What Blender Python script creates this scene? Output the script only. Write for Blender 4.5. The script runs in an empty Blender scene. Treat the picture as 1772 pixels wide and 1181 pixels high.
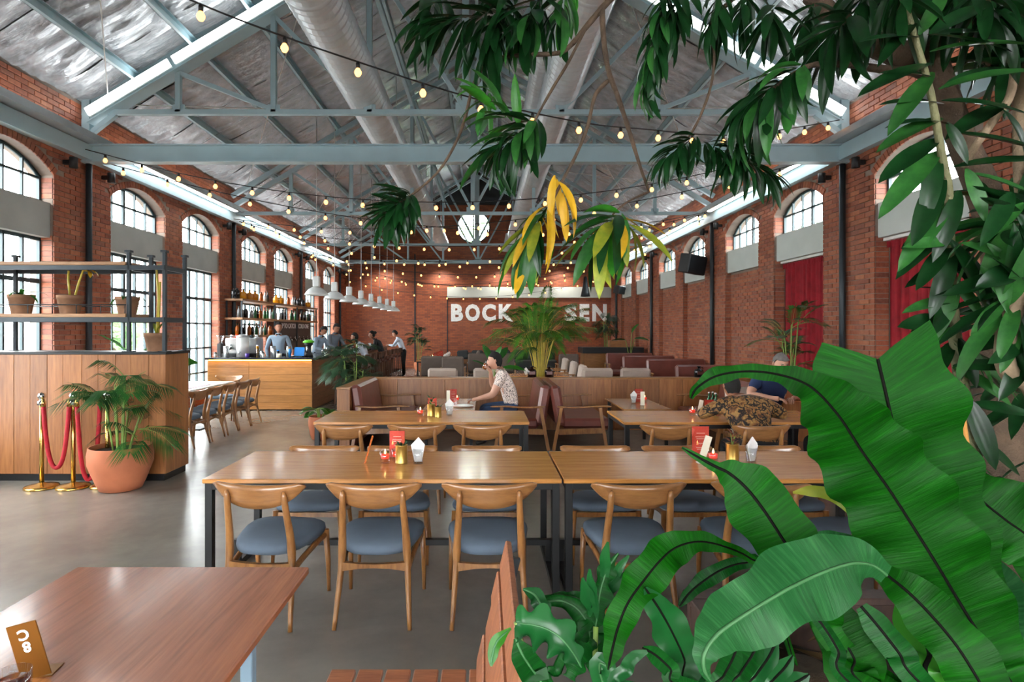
import bpy, bmesh, math, random
from mathutils import Vector, Matrix, Euler, Quaternion
random.seed(7)
R = random.Random(11)
SC = bpy.context.scene
COL = SC.collection
PI = math.pi
H = 1.68                      # eye height
# ---------------------------------------------------------------- camera
cam_d = bpy.data.cameras.new('camera'); cam = bpy.data.objects.new('camera', cam_d); COL.objects.link(cam)
cam.location = (0, 0, H); cam.rotation_euler = (PI/2, 0, 0)
cam_d.sensor_width = 36; cam_d.lens = 36*1000/1772
cam_d.shift_x = (886-840)/1772; cam_d.shift_y = -(590.5-572)/1772
cam_d.clip_start = 0.05; cam_d.clip_end = 300
SC.camera = cam
# ---------------------------------------------------------------- sky and exposure
w = bpy.data.worlds.new('overcast_sky'); SC.world = w; w.use_nodes = True
bg = w.node_tree.nodes['Background']; bg.inputs[0].default_value = (0.97, 0.985, 1.0, 1); bg.inputs[1].default_value = 21
SC.view_settings.view_transform = 'Standard'; SC.view_settings.look = 'None'
SC.view_settings.gamma = 1; SC.view_settings.use_curve_mapping = False
SC.view_settings.exposure = 0.45
SC.cycles.max_bounces = 10; SC.cycles.diffuse_bounces = 6; SC.cycles.glossy_bounces = 5
SC.cycles.transmission_bounces = 6; SC.cycles.transparent_max_bounces = 8
SC.cycles.sample_clamp_indirect = 8; SC.cycles.use_denoising = True
SC.cycles.caustics_reflective = False; SC.cycles.caustics_refractive = False

def area_light(name, loc, rot, sx, sy, power, col=(1, 1, 1), portal=False):
    l = bpy.data.lights.new(name, 'AREA'); l.shape = 'RECTANGLE'; l.size = sx; l.size_y = sy; l.energy = power; l.color = col
    if portal: l.cycles.is_portal = True
    o = bpy.data.objects.new(name, l); COL.objects.link(o); o.location = loc; o.rotation_euler = rot
    return o
# ---------------------------------------------------------------- helpers
def P(X, Y, d):
    "photograph direction (X,Y) at the real distance d in front of the camera"
    return Vector(((X-840)*d/1000, d, H+(572-Y)*d/1000))
def V(*a): return Vector(a)

MATS = {}
def nodes(name):
    if name in MATS: m = MATS[name]
    else: m = bpy.data.materials.new(name); m.use_nodes = True; MATS[name] = m
    nt = m.node_tree; b = nt.nodes['Principled BSDF']
    return m, nt, b
def lk(nt, a, b): nt.links.new(a, b)
def nd(nt, t, **kw):
    n = nt.nodes.new(t)
    for k, v in kw.items():
        if k in n.inputs.keys() if isinstance(k, str) else False: n.inputs[k].default_value = v
        else: setattr(n, k, v)
    return n
def c4(c): return (c[0], c[1], c[2], 1)
def hexc(h):
    h = h.lstrip('#'); o = []
    for i in (0, 2, 4):
        v = int(h[i:i+2], 16)/255
        o.append(v/12.92 if v <= 0.04045 else ((v+0.055)/1.055)**2.4)
    return tuple(o)
def mix(nt, fac, a, b, mode='MIX'):
    n = nt.nodes.new('ShaderNodeMix'); n.data_type = 'RGBA'; n.blend_type = mode
    for sock, v in ((n.inputs[0], fac), (n.inputs[6], a), (n.inputs[7], b)):
        if hasattr(v, 'links') or hasattr(v, 'is_linked'): lk(nt, v, sock)
        else: sock.default_value = v if not isinstance(v, tuple) else c4(v)
    return n.outputs[2]
def ramp(nt, fac, stops):
    n = nt.nodes.new('ShaderNodeValToRGB'); cr = n.color_ramp
    while len(cr.elements) < len(stops): cr.elements.new(0.5)
    for e, (p, c) in zip(cr.elements, stops): e.position = p; e.color = c4(c) if len(c) == 3 else c
    lk(nt, fac, n.inputs[0]); return n.outputs[0]
def coords(nt, scale=(1, 1, 1), rot=(0, 0, 0), kind='Object', loc=(0, 0, 0)):
    tc = nt.nodes.new('ShaderNodeTexCoord'); mp = nt.nodes.new('ShaderNodeMapping')
    mp.inputs['Scale'].default_value = scale; mp.inputs['Rotation'].default_value = rot; mp.inputs['Location'].default_value = loc
    lk(nt, tc.outputs[kind], mp.inputs[0]); return mp.outputs[0]
def noise(nt, vec, scale=5, detail=3, rough=.5, dist=0):
    n = nt.nodes.new('ShaderNodeTexNoise'); n.inputs['Scale'].default_value = scale; n.inputs['Detail'].default_value = detail
    n.inputs['Roughness'].default_value = rough; n.inputs['Distortion'].default_value = dist
    if vec is not None: lk(nt, vec, n.inputs['Vector'])
    return n.outputs[0]
def bump(nt, b, h, strength=.3, dist=.01):
    n = nt.nodes.new('ShaderNodeBump'); n.inputs['Strength'].default_value = strength; n.inputs['Distance'].default_value = dist
    lk(nt, h, n.inputs['Height']); lk(nt, n.outputs[0], b.inputs['Normal'])
def plain(name, col, rough=.5, metal=0, noise_amt=.12, nscale=6, bmp=0, coat=0, spec=None):
    m, nt, b = nodes(name)
    if isinstance(col, str): col = hexc(col)
    v = coords(nt); f = noise(nt, v, nscale, 4)
    dk = tuple(c*(1-noise_amt) for c in col); lt = tuple(min(1, c*(1+noise_amt)) for c in col)
    lk(nt, ramp(nt, f, [(.3, dk), (.7, lt)]), b.inputs['Base Color'])
    b.inputs['Roughness'].default_value = rough; b.inputs['Metallic'].default_value = metal
    if coat: b.inputs['Coat Weight'].default_value = coat; b.inputs['Coat Roughness'].default_value = .15
    if spec is not None: b.inputs['Specular IOR Level'].default_value = spec
    if bmp: bump(nt, b, noise(nt, v, nscale*12, 3), bmp, .004)
    return m
def wood(name, light, dark, scale=(2, 22, 22), rough=.38, coat=0, island=.0, bmp=.08):
    "grain runs along the axis with the smallest scale"
    m, nt, b = nodes(name)
    light = hexc(light) if isinstance(light, str) else light; dark = hexc(dark) if isinstance(dark, str) else dark
    geo = nt.nodes.new('ShaderNodeNewGeometry')
    v = coords(nt, scale)
    add = nt.nodes.new('ShaderNodeVectorMath'); add.operation = 'ADD'; lk(nt, v, add.inputs[0])
    sc = nt.nodes.new('ShaderNodeVectorMath'); sc.operation = 'SCALE'; sc.inputs['Scale'].default_value = 37
    cmb = nt.nodes.new('ShaderNodeCombineXYZ')
    oi = nt.nodes.new('ShaderNodeObjectInfo')
    sm = nt.nodes.new('ShaderNodeMath'); sm.operation = 'ADD'; lk(nt, geo.outputs['Random Per Island'], sm.inputs[0]); lk(nt, oi.outputs['Random'], sm.inputs[1])
    for i in range(3): lk(nt, sm.outputs[0], cmb.inputs[i])
    lk(nt, cmb.outputs[0], sc.inputs[0]); lk(nt, sc.outputs[0], add.inputs[1])
    f = noise(nt, add.outputs[0], 1.0, 5, .6, .6)
    col = ramp(nt, f, [(.28, dark), (.5, tuple((a+c)/2 for a, c in zip(light, dark))), (.72, light)])
    f2 = noise(nt, add.outputs[0], 4.0, 3, .6)
    col = mix(nt, .25, col, ramp(nt, f2, [(.35, tuple(c*.65 for c in dark)), (.6, light)]))
    if island:
        hv = nt.nodes.new('ShaderNodeHueSaturation')
        mr = nt.nodes.new('ShaderNodeMapRange'); mr.inputs['To Min'].default_value = 1-island; mr.inputs['To Max'].default_value = 1+island
        fr = nt.nodes.new('ShaderNodeMath'); fr.operation = 'FRACT'; lk(nt, sm.outputs[0], fr.inputs[0])
        lk(nt, fr.outputs[0], mr.inputs['Value']); lk(nt, mr.outputs[0], hv.inputs['Value']); lk(nt, col, hv.inputs['Color']); col = hv.outputs[0]
    lk(nt, col, b.inputs['Base Color']); b.inputs['Roughness'].default_value = rough
    if coat: b.inputs['Coat Weight'].default_value = coat; b.inputs['Coat Roughness'].default_value = .12
    if bmp: bump(nt, b, f2, bmp, .003)
    return m
def glow(name, col, strength):
    m, nt, b = nodes(name); b.inputs['Base Color'].default_value = c4(col)
    b.inputs['Emission Color'].default_value = c4(col); b.inputs['Emission Strength'].default_value = strength
    return m
def glassy(name, col=(1, 1, 1), rough=.02, alpha=.25):
    "thin clear glass: mostly see-through with a glossy face"
    m = bpy.data.materials.new(name); m.use_nodes = True; MATS[name] = m; nt = m.node_tree; nt.nodes.clear()
    out = nt.nodes.new('ShaderNodeOutputMaterial'); mx = nt.nodes.new('ShaderNodeMixShader')
    tr = nt.nodes.new('ShaderNodeBsdfTransparent'); tr.inputs[0].default_value = c4(col)
    gl = nt.nodes.new('ShaderNodeBsdfGlossy'); gl.inputs['Roughness'].default_value = rough
    fr = nt.nodes.new('ShaderNodeLayerWeight'); fr.inputs[0].default_value = .5
    pw = nt.nodes.new('ShaderNodeMath'); pw.operation = 'POWER'; pw.inputs[1].default_value = 4.0; lk(nt, fr.outputs['Facing'], pw.inputs[0])
    ml = nt.nodes.new('ShaderNodeMath'); ml.operation = 'MULTIPLY'; ml.inputs[1].default_value = .5; lk(nt, pw.outputs[0], ml.inputs[0])
    ad = nt.nodes.new('ShaderNodeMath'); ad.operation = 'ADD'; ad.inputs[1].default_value = .02+alpha*.15; lk(nt, ml.outputs[0], ad.inputs[0])
    lk(nt, ad.outputs[0], mx.inputs[0]); lk(nt, tr.outputs[0], mx.inputs[1]); lk(nt, gl.outputs[0], mx.inputs[2]); lk(nt, mx.outputs[0], out.inputs[0])
    return m

def worldloc(o):
    v = Vector((0, 0, 0))
    while o is not None: v += o.location; o = o.parent
    return v
class MB:
    def __init__(s): s.v = []; s.f = []; s.m = []; s.mi = 0; s.sm = []; s.smooth = False
    def add(s, vs, fs, smooth=None):
        b = len(s.v); s.v += [tuple(v) for v in vs]
        for f in fs: s.f.append(tuple(i+b for i in f)); s.m.append(s.mi); s.sm.append(s.smooth if smooth is None else smooth)
    def box(s, x0, y0, z0, x1, y1, z1, bev=0, M=None):
        if x0 > x1: x0, x1 = x1, x0
        if y0 > y1: y0, y1 = y1, y0
        if z0 > z1: z0, z1 = z1, z0
        if bev <= 0:
            vs = [(x0,y0,z0),(x1,y0,z0),(x1,y1,z0),(x0,y1,z0),(x0,y0,z1),(x1,y0,z1),(x1,y1,z1),(x0,y1,z1)]
            fs = [(0,3,2,1),(4,5,6,7),(0,1,5,4),(1,2,6,5),(2,3,7,6),(3,0,4,7)]
        else:
            e = min(bev, (x1-x0)*.49, (y1-y0)*.49, (z1-z0)*.49)
            X, Y, Z = (x0, x1), (y0, y1), (z0, z1); vs = []; idx = {}
            for a in (0, 1):
                for b_ in (0, 1):
                    for c in (0, 1):
                        sx, sy, sz = (1-2*a), (1-2*b_), (1-2*c)
                        for k, p in enumerate(((X[a], Y[b_]+sy*e, Z[c]+sz*e), (X[a]+sx*e, Y[b_], Z[c]+sz*e), (X[a]+sx*e, Y[b_]+sy*e, Z[c]))):
                            idx[a, b_, c, k] = len(vs); vs.append(p)
            fs = []
            def q(l, n):
                ps = [Vector(vs[i]) for i in l]; nn = (ps[1]-ps[0]).cross(ps[2]-ps[0])
                fs.append(tuple(l) if nn.dot(n) > 0 else tuple(reversed(l)))
            for a in (0, 1):
                q([idx[a,0,0,0], idx[a,1,0,0], idx[a,1,1,0], idx[a,0,1,0]], Vector((2*a-1, 0, 0)))
                q([idx[0,a,0,1], idx[1,a,0,1], idx[1,a,1,1], idx[0,a,1,1]], Vector((0, 2*a-1, 0)))
                q([idx[0,0,a,2], idx[1,0,a,2], idx[1,1,a,2], idx[0,1,a,2]], Vector((0, 0, 2*a-1)))
                for c in (0, 1):
                    q([idx[a,c,0,0], idx[a,c,1,0], idx[a,c,1,1], idx[a,c,0,1]], Vector((2*a-1, 2*c-1, 0)))
                    q([idx[a,0,c,0], idx[a,1,c,0], idx[a,1,c,2], idx[a,0,c,2]], Vector((2*a-1, 0, 2*c-1)))
                    q([idx[0,a,c,1], idx[1,a,c,1], idx[1,a,c,2], idx[0,a,c,2]], Vector((0, 2*a-1, 2*c-1)))
                    for d in (0, 1): q([idx[a,c,d,0], idx[a,c,d,1], idx[a,c,d,2]], Vector((2*a-1, 2*c-1, 2*d-1)))
        if M is not None: vs = [M @ Vector(v) for v in vs]
        s.add(vs, fs, False); return s
    def bar(s, p0, p1, w, h, up=(0, 0, 1), bev=0):
        "square bar from p0 to p1; w across, h along up"
        p0, p1 = Vector(p0), Vector(p1); d = p1-p0; L = d.length
        if L < 1e-6: return s
        d /= L; u = Vector(up)
        if abs(d.dot(u)) > .99: u = Vector((0, 1, 0))
        x = d.cross(u).normalized(); u = x.cross(d).normalized()
        M = Matrix((x, d, u)).transposed().to_4x4(); M.translation = p0
        return s.box(-w/2, 0, -h/2, w/2, L, h/2, bev, M)
    def tube(s, pts, rad, n=8, cap=True, flat=1.0, up=None, smooth=True):
        pts = [Vector(p) for p in pts]; k = len(pts)
        if not isinstance(rad, (list, tuple)): rad = [rad]*k
        vs, fs = [], []; u = None
        for i, p in enumerate(pts):
            d = (pts[min(i+1, k-1)]-pts[max(i-1, 0)]); d = d.normalized() if d.length > 1e-9 else Vector((0, 0, 1))
            if u is None:
                a = Vector(up) if up is not None else (Vector((0, 0, 1)) if abs(d.z) < .9 else Vector((0, 1, 0)))
                u = (a-d*a.dot(d)).normalized()
            else:
                u = (u-d*u.dot(d)); u = u.normalized() if u.length > 1e-6 else d.orthogonal().normalized()
            x = d.cross(u)
            for j in range(n):
                a = 2*PI*(j+.5)/n; vs.append(p+(x*math.cos(a)+u*math.sin(a)*flat)*rad[i])
        for i in range(k-1):
            for j in range(n):
                a = i*n+j; b = i*n+(j+1) % n; fs.append((a, b, b+n, a+n))
        if cap: fs.append(tuple(reversed(range(n)))); fs.append(tuple(range((k-1)*n, k*n)))
        s.add(vs, fs, smooth); return s
    def lathe(s, prof, n=20, c=(0, 0, 0), smooth=True, close=True, sq=None):
        vs, fs = [], []; k = len(prof)
        for (r, z) in prof:
            for j in range(n):
                a = 2*PI*(j+.5)/n; vs.append((c[0]+r*math.cos(a), c[1]+r*math.sin(a), c[2]+z))
        for i in range(k-1):
            for j in range(n):
                a = i*n+j; b = i*n+(j+1) % n; fs.append((a, b, b+n, a+n))
        if close: fs.append(tuple(reversed(range(n)))); fs.append(tuple(range((k-1)*n, k*n)))
        s.add(vs, fs, smooth); return s
    def prism(s, poly, a0, a1, axis='x', smooth=False):
        "2D outline extruded along an axis: for x poly=(y,z); y poly=(x,z); z poly=(x,y)"
        def f(p, a):
            return (a, p[0], p[1]) if axis == 'x' else (p[0], a, p[1]) if axis == 'y' else (p[0], p[1], a)
        n = len(poly); vs = [f(p, a0) for p in poly]+[f(p, a1) for p in poly]
        fs = [tuple(range(n)), tuple(range(2*n-1, n-1, -1))]+[(i, i+n, (i+1) % n+n, (i+1) % n) for i in range(n)]
        s.add(vs, fs, smooth); return s
    def grid(s, fn, nu, nv, smooth=True):
        vs = [fn(i/nu, j/nv) for i in range(nu+1) for j in range(nv+1)]
        fs = [(i*(nv+1)+j, (i+1)*(nv+1)+j, (i+1)*(nv+1)+j+1, i*(nv+1)+j+1) for i in range(nu) for j in range(nv)]
        s.add(vs, fs, smooth); return s
    def build(s, name, mats, parent=None, label=None, cat=None, group=None, kind=None, fixn=True, loc=None):
        me = bpy.data.meshes.new(name)
        off = worldloc(parent) if parent is not None else Vector((0, 0, 0)); pos = Vector((0, 0, 0))
        if parent is None and s.v:
            if loc is None:
                xs = [v[0] for v in s.v]; ys = [v[1] for v in s.v]; zs = [v[2] for v in s.v]
                pos = Vector(((min(xs)+max(xs))/2, (min(ys)+max(ys))/2, min(zs)))
            else: pos = Vector(loc)
            off = pos
        me.from_pydata([(v[0]-off.x, v[1]-off.y, v[2]-off.z) for v in s.v], [], s.f)
        if not isinstance(mats, (list, tuple)): mats = [mats]
        for m in mats: me.materials.append((MATS[m] if m in MATS else nodes(m)[0]) if isinstance(m, str) else m)
        me.polygons.foreach_set('material_index', s.m); me.polygons.foreach_set('use_smooth', s.sm)
        if fixn:
            bm = bmesh.new(); bm.from_mesh(me); bmesh.ops.recalc_face_normals(bm, faces=bm.faces); bm.to_mesh(me); bm.free()
        me.update()
        o = bpy.data.objects.new(name, me); COL.objects.link(o); o.location = pos
        if parent is not None: o.parent = parent
        return tag(o, label, cat, group, kind)
def tag(o, label=None, cat=None, group=None, kind=None):
    if label: o['label'] = label
    if cat: o['category'] = cat
    if group: o['group'] = group
    if kind: o['kind'] = kind
    return o
def empty(name, loc, label=None, cat=None, group=None, kind=None, rz=0):
    o = bpy.data.objects.new(name, None); COL.objects.link(o); o.location = loc; o.rotation_euler = (0, 0, rz)
    o.empty_display_size = .1
    return tag(o, label, cat, group, kind)
def copy_tree(o, parent=None):
    c = o.copy(); COL.objects.link(c)
    if parent is not None: c.parent = parent
    for ch in list(o.children): copy_tree(ch, c)
    return c
def put(proto, loc, rz=0, label=None, group=None, scale=None):
    "first use moves the prototype itself, later uses copy it"
    if proto.get('_used'):
        o = copy_tree(proto)
    else:
        o = proto; o['_used'] = 1
    o.location = loc; o.rotation_euler = (0, 0, rz)
    if scale: o.scale = (scale,)*3 if not isinstance(scale, tuple) else scale
    if label: o['label'] = label
    if group: o['group'] = group
    return o
def inst(me, name, parent, loc=(0, 0, 0), rot=None, scale=None, mat4=None):
    o = bpy.data.objects.new(name, me); COL.objects.link(o); o.parent = parent
    if mat4 is not None: o.matrix_local = mat4
    else:
        o.location = loc
        if rot is not None: o.rotation_euler = rot
        if scale is not None: o.scale = scale
    return o
def bez(p0, p1, p2, n=8):
    p0, p1, p2 = Vector(p0), Vector(p1), Vector(p2)
    return [p0*(1-t)**2+p1*2*t*(1-t)+p2*t*t for t in [i/n for i in range(n+1)]]
def spline(pts, n=6):
    "Catmull-Rom through the points"
    pts = [Vector(p) for p in pts]; out = []
    for i in range(len(pts)-1):
        a = pts[max(i-1, 0)]; b = pts[i]; c = pts[i+1]; d = pts[min(i+2, len(pts)-1)]
        for k in range(n):
            t = k/n; out.append(.5*((2*b)+(c-a)*t+(2*a-5*b+4*c-d)*t*t+(3*b-a-3*c+d)*t**3))
    out.append(pts[-1]); return out
# ---------------------------------------------------------------- materials
plain('steel_blue', '#b7d2d9', .38, 0, .06, 3)
plain('steel_dark', '#2b3338', .45, .3, .1, 5)
plain('black_steel', '#121416', .45, .2, .1, 5)
plain('window_frame', '#20383c', .45, 0, .05)
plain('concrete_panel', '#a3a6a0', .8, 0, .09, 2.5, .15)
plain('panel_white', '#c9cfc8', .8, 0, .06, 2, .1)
plain('white_paint', '#e6e6e0', .6, 0, .05, 8)
plain('mortar', '#8a7b70', .95, 0, .12, 9)
plain('gable_grey', '#3b3f42', .8)
plain('galvanised', '#b4babc', .38, .4, .12, 4)
plain('duct_metal', '#dfe6ea', .32, .3, .08, 5)
plain('bulb_socket', '#101010', .5)
plain('black_plastic', '#17191b', .5)
plain('grass_ground', '#86888a', .95, 0, .3, 1.2)
plain('red_curtain', '#8e0d1c', .85, 0, .22, 7)
plain('terracotta', '#b46a48', .75, 0, .12, 5, .15)
plain('soil', '#2b1f17', .95, 0, .3, 30, .6)
plain('bark', '#4d3d2e', .9, 0, .4, 14, .9)
plain('bark_pale', '#85725a', .85, 0, .25, 14, .6)
glow('bulb', (1.0, .40, .11), 3.6)
glow('tube_light', (.93, .98, 1), 7.0)
glow('fill_glow', (.93, .98, 1), 6.5)  # added upward glow that brightens the roof foil
glow('flame', (1.0, .55, .18), 14)
glassy('clear_glass', (.96, .98, .98))

def brick_geo(name, objrandom):
    m, nt, b = nodes(name)
    if objrandom: r = nt.nodes.new('ShaderNodeObjectInfo').outputs['Random']
    else: r = nt.nodes.new('ShaderNodeNewGeometry').outputs['Random Per Island']
    col = ramp(nt, r, [(0, hexc('#6d3424')), (.25, hexc('#924b2c')), (.5, hexc('#ad5a33')), (.75, hexc('#84412a')), (.93, hexc('#bb6f47')), (1, hexc('#5b2e24'))])
    g = nt.nodes.new('ShaderNodeNewGeometry')
    f = noise(nt, g.outputs['Position'], 22, 4, .65); f2 = noise(nt, g.outputs['Position'], .9, 3)
    col = mix(nt, .35, col, ramp(nt, f, [(.3, hexc('#5d3023')), (.7, hexc('#b57053'))]))
    col = mix(nt, ramp(nt, f2, [(.52, (0, 0, 0)), (.8, (.3, .3, .3))]), col, hexc('#b58d76'))
    lk(nt, col, b.inputs['Base Color']); b.inputs['Roughness'].default_value = .62
    bump(nt, b, f, .4, .004); return m
brick_geo('brick_parts', True); brick_geo('brick_mass', False)
def brick_tex(name):
    m, nt, b = nodes(name)
    g = nt.nodes.new('ShaderNodeNewGeometry'); sp = nt.nodes.new('ShaderNodeSeparateXYZ'); lk(nt, g.outputs['Position'], sp.inputs[0])
    cb = nt.nodes.new('ShaderNodeCombineXYZ'); lk(nt, sp.outputs[0], cb.inputs[0]); lk(nt, sp.outputs[2], cb.inputs[1])
    bt = nt.nodes.new('ShaderNodeTexBrick'); lk(nt, cb.outputs[0], bt.inputs['Vector'])
    bt.inputs['Scale'].default_value = 1; bt.inputs['Brick Width'].default_value = .22; bt.inputs['Row Height'].default_value = .072
    bt.inputs['Mortar Size'].default_value = .006; bt.inputs['Bias'].default_value = -.1
    bt.inputs['Color1'].default_value = c4(hexc('#a5562f')); bt.inputs['Color2'].default_value = c4(hexc('#7e3b25')); bt.inputs['Mortar'].default_value = c4(hexc('#5e4438'))
    f2 = noise(nt, g.outputs['Position'], .8, 3)
    col = mix(nt, ramp(nt, f2, [(.45, (0, 0, 0)), (.8, (.35, .35, .35))]), bt.outputs[0], hexc('#8a5a44'))
    lk(nt, col, b.inputs['Base Color']); b.inputs['Roughness'].default_value = .6
    bump(nt, b, bt.outputs['Fac'], -.3, .01); return m
brick_tex('brick_far')
def foil():
    m, nt, b = nodes('foil')
    v = coords(nt, (3.2, 22, 3.2), kind='Object')
    f = noise(nt, v, 2.2, 5, .62, 1.2); v2 = coords(nt, (5, 5, 5)); f2 = noise(nt, v2, 1.1, 3, .6)
    col = ramp(nt, f2, [(.3, hexc('#c9cccf')), (.7, hexc('#f0f1f2'))])
    lk(nt, col, b.inputs['Base Color']); b.inputs['Metallic'].default_value = .92; b.inputs['Roughness'].default_value = .27
    bump(nt, b, f, 1.0, .085); return m
foil()
def floor_mat():
    m, nt, b = nodes('polished_concrete')
    v = coords(nt); f = noise(nt, v, .7, 5, .6, .6); f2 = noise(nt, v, 7, 5, .65)
    col = mix(nt, .45, ramp(nt, f, [(.3, hexc('#6b6760')), (.5, hexc('#86827a')), (.72, hexc('#a09b90'))]), ramp(nt, f2, [(.2, hexc('#726e68')), (.8, hexc('#8d887f'))]))
    lk(nt, col, b.inputs['Base Color'])
    lk(nt, ramp(nt, f2, [(.2, (.23,)*3), (.8, (.27,)*3)]), b.inputs['Roughness'])
    b.inputs['Specular IOR Level'].default_value = .75
    return m
floor_mat()
# ---------------------------------------------------------------- room
XL, XR, XC = -6.07, 5.47, -.30
YN, YF = -3.2, 25.2            # open near end, brick far end
RIDGE, PITCH = 8.6, .60
TR = [3.69+5.05*k for k in range(5)]       # truss lines
def roofz(x): return RIDGE-PITCH*abs(x-XC)
MB().box(-9, YN-3, -.12, 9, YF+.3, 0).build('floor', 'polished_concrete', None, 'polished grey concrete floor of the hall', 'floor', kind='structure')
MB().box(-120, -60, -.5, 120, 140, -.13).build('ground', 'grass_ground', None, 'pale ground outside the windows', 'ground', kind='structure')

WT = .34                        # wall thickness
SPR, CRN = 3.86, 4.15           # spring and crown of the arches
PB, PT = 2.98, 3.47             # pale panel between the two lights
SILL = .45
bays = []
for k in range(-1, 4):
    b0 = 8.74+5.05*k
    bays += [(b0+.62, b0+2.22), (b0+2.84, b0+4.44)]
bays = [b for b in bays if b[1] < YF-.2]
bays = [(b0, b1) for b0, b1 in [(-.74+.0, .86)]+bays]
def arch(y0, y1, n=12, z0=SPR, z1=CRN):
    a = (y1-y0)/2; r = (a*a+(z1-z0)**2)/(2*(z1-z0)); c = z1-r; yc = (y0+y1)/2
    th = math.asin(a/r)
    return [(yc+r*math.sin(-th+2*th*i/n), c+r*math.cos(-th+2*th*i/n)) for i in range(n+1)], (yc, c, r, th)
ZT = roofz(XL)-.02
def side_wall(name, xin, sgn, openings, label):
    "sgn: +1 means the wall's inner face looks towards +x. openings: list (y0,y1,lowkind)"
    mb = MB(); xo = xin-sgn*WT
    y = YN
    for (y0, y1, low) in openings:
        mb.box(xin-sgn*.012, y, 0, xo, y0, ZT)
        if low == 'glass': mb.box(xin-sgn*.012, y0, 0, xo, y1, SILL)
        elif low == 'brick': mb.box(xin-sgn*.13, y0, 0, xo, y1, PB)
        else: mb.box(xin-sgn*.30, y0, 0, xo, y1, PB)
        ap, _ = arch(y0, y1)
        mb.prism([(y1, ZT), (y0, ZT)]+ap, xin-sgn*.012, xo, 'x')
        y = y1
    mb.box(xin-sgn*.012, y, 0, xo, YF+.3, ZT)
    w_ = mb.build(name, 'mortar', None, label, 'wall', kind='structure')
    # bricks: real pieces, nearest in view as parts, the others joined
    BW, BH, J = .222, .0735, .010
    pieces = []
    nrow = int(ZT/BH)
    for r in range(nrow):
        z0 = r*BH; z1 = min(z0+BH-J, ZT)
        yy = 2.9-(BW/2 if r % 2 else 0)
        while yy < YF:
            a0, a1 = yy, yy+BW-J; yy += BW
            segs = [(a0, a1, 0.0)]
            for (y0, y1, low) in openings:
                if y1 < a0 or y0 > a1: continue
                zm = (z0+z1)/2
                top = CRN+.12 if True else 0
                ap = None
                if low == 'glass' and zm < SILL: continue
                if low == 'brick' and zm < PB: segs = [(a, b, s) if (b <= y0 or a >= y1) else None for a, b, s in segs] if False else segs; 
                # height of the arch ring at this y
                yc = (y0+y1)/2; aa, (cy, cz, rr, th) = arch(y0, y1)
                def inside(yq):
                    if not (y0 < yq < y1): return False
                    if zm < SPR: return True
                    return (yq-cy)**2+(zm-cz)**2 < (rr+.11)**2
                new = []
                for a, b, s in segs:
                    ia, ib = inside(a+.001), inside(b-.001)
                    if zm < SPR:
                        if a < y0: new.append((a, min(b, y0), s))
                        if b > y1: new.append((max(a, y1), b, s))
                        if low == 'brick' and zm < PB-.02:
                            c0, c1 = max(a, y0), min(b, y1)
                            if c1-c0 > .02: new.append((c0, c1, .12))
                    else:
                        im = inside((a+b)/2)
                        if not (ia or ib or im): new.append((a, b, s))
                segs = new
            for a, b, s in segs:
                if b-a > .012: pieces.append((a, b, z0, z1, s))
        # soldier ring above each arch comes below
    pieces = [p for p in pieces if not (xin < 0 and p[1] < 6.6 and p[3] < 1.3)]
    pieces = [p for p in pieces if p[0] > (5.0 if xin > 0 else 5.2)]
    pieces.sort(key=lambda p: p[0]+(0 if p[3] > 1.2 else 3))
    full = [p for p in pieces if p[1]-p[0] > BW-J-.002 and p[4] == 0][:270]
    fs = set(full)
    tm = MB(); xa, xb = (-.012, .006)
    tm.box(-.02*1, 0, 0, .006, BW-J, BH-J, .004)
    me = None
    tob = tm.build('brick', 'brick_parts', w_); me = tob.data
    # template object becomes the first brick
    wl = worldloc(w_)
    for i, p in enumerate(full):
        o = tob if i == 0 else inst(me, 'brick', w_)
        o.location = (xin-sgn*.004-wl.x+R.uniform(-.003, .003), p[0]-wl.y, p[2]-wl.z)
    # template verts were offset by the wall's location; undo
    for v in me.vertices: v.co += wl
    ms = MB()
    for p in pieces:
        if p in fs: continue
        x1 = xin+sgn*(R.uniform(.0, .004)-p[4])
        ms.box(x1-sgn*.02, p[0], p[2], x1, p[1], p[3])
    # soldier rings
    for (y0, y1, low) in openings:
        if y0 < 3: continue
        _, (cy, cz, rr, th) = arch(y0, y1); n = 24
        for i in range(n):
            a0 = -th+2*th*i/n+.006; a1 = -th+2*th*(i+1)/n-.004
            q = [(cy+rr*math.sin(a0), cz+rr*math.cos(a0)), (cy+rr*math.sin(a1), cz+rr*math.cos(a1)),
                 (cy+(rr+.105)*math.sin(a1), cz+(rr+.105)*math.cos(a1)), (cy+(rr+.105)*math.sin(a0), cz+(rr+.105)*math.cos(a0))]
            ms.prism(q, xin-sgn*.02, xin+sgn*.008, 'x')
        # brick reveals at the jambs
        for yj, dy in ((y0, .008), (y1, -.008)):
            zz = (SILL if low == 'glass' else 0.0)
            while zz < SPR-.05:
                if not (PB-.0 < zz < PT): ms.box(xin-sgn*.02, yj, zz, xin-sgn*.2, yj+dy, zz+BH-J)
                zz += BH
    ms.build('brick', 'brick_mass', w_, kind='stuff')
    return w_
opL = [(a, b, 'glass') for a, b in bays]
opR = []
for a, b in bays:
    opR.append((a, b, 'curtain' if a < 9.6 else 'brick'))
wl_ = side_wall('wall_left', XL, 1, opL, 'left brick wall with tall arched windows')
wr_ = side_wall('wall_right', XR, -1, opR, 'right brick wall with small arched windows and curtained bays')
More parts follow.
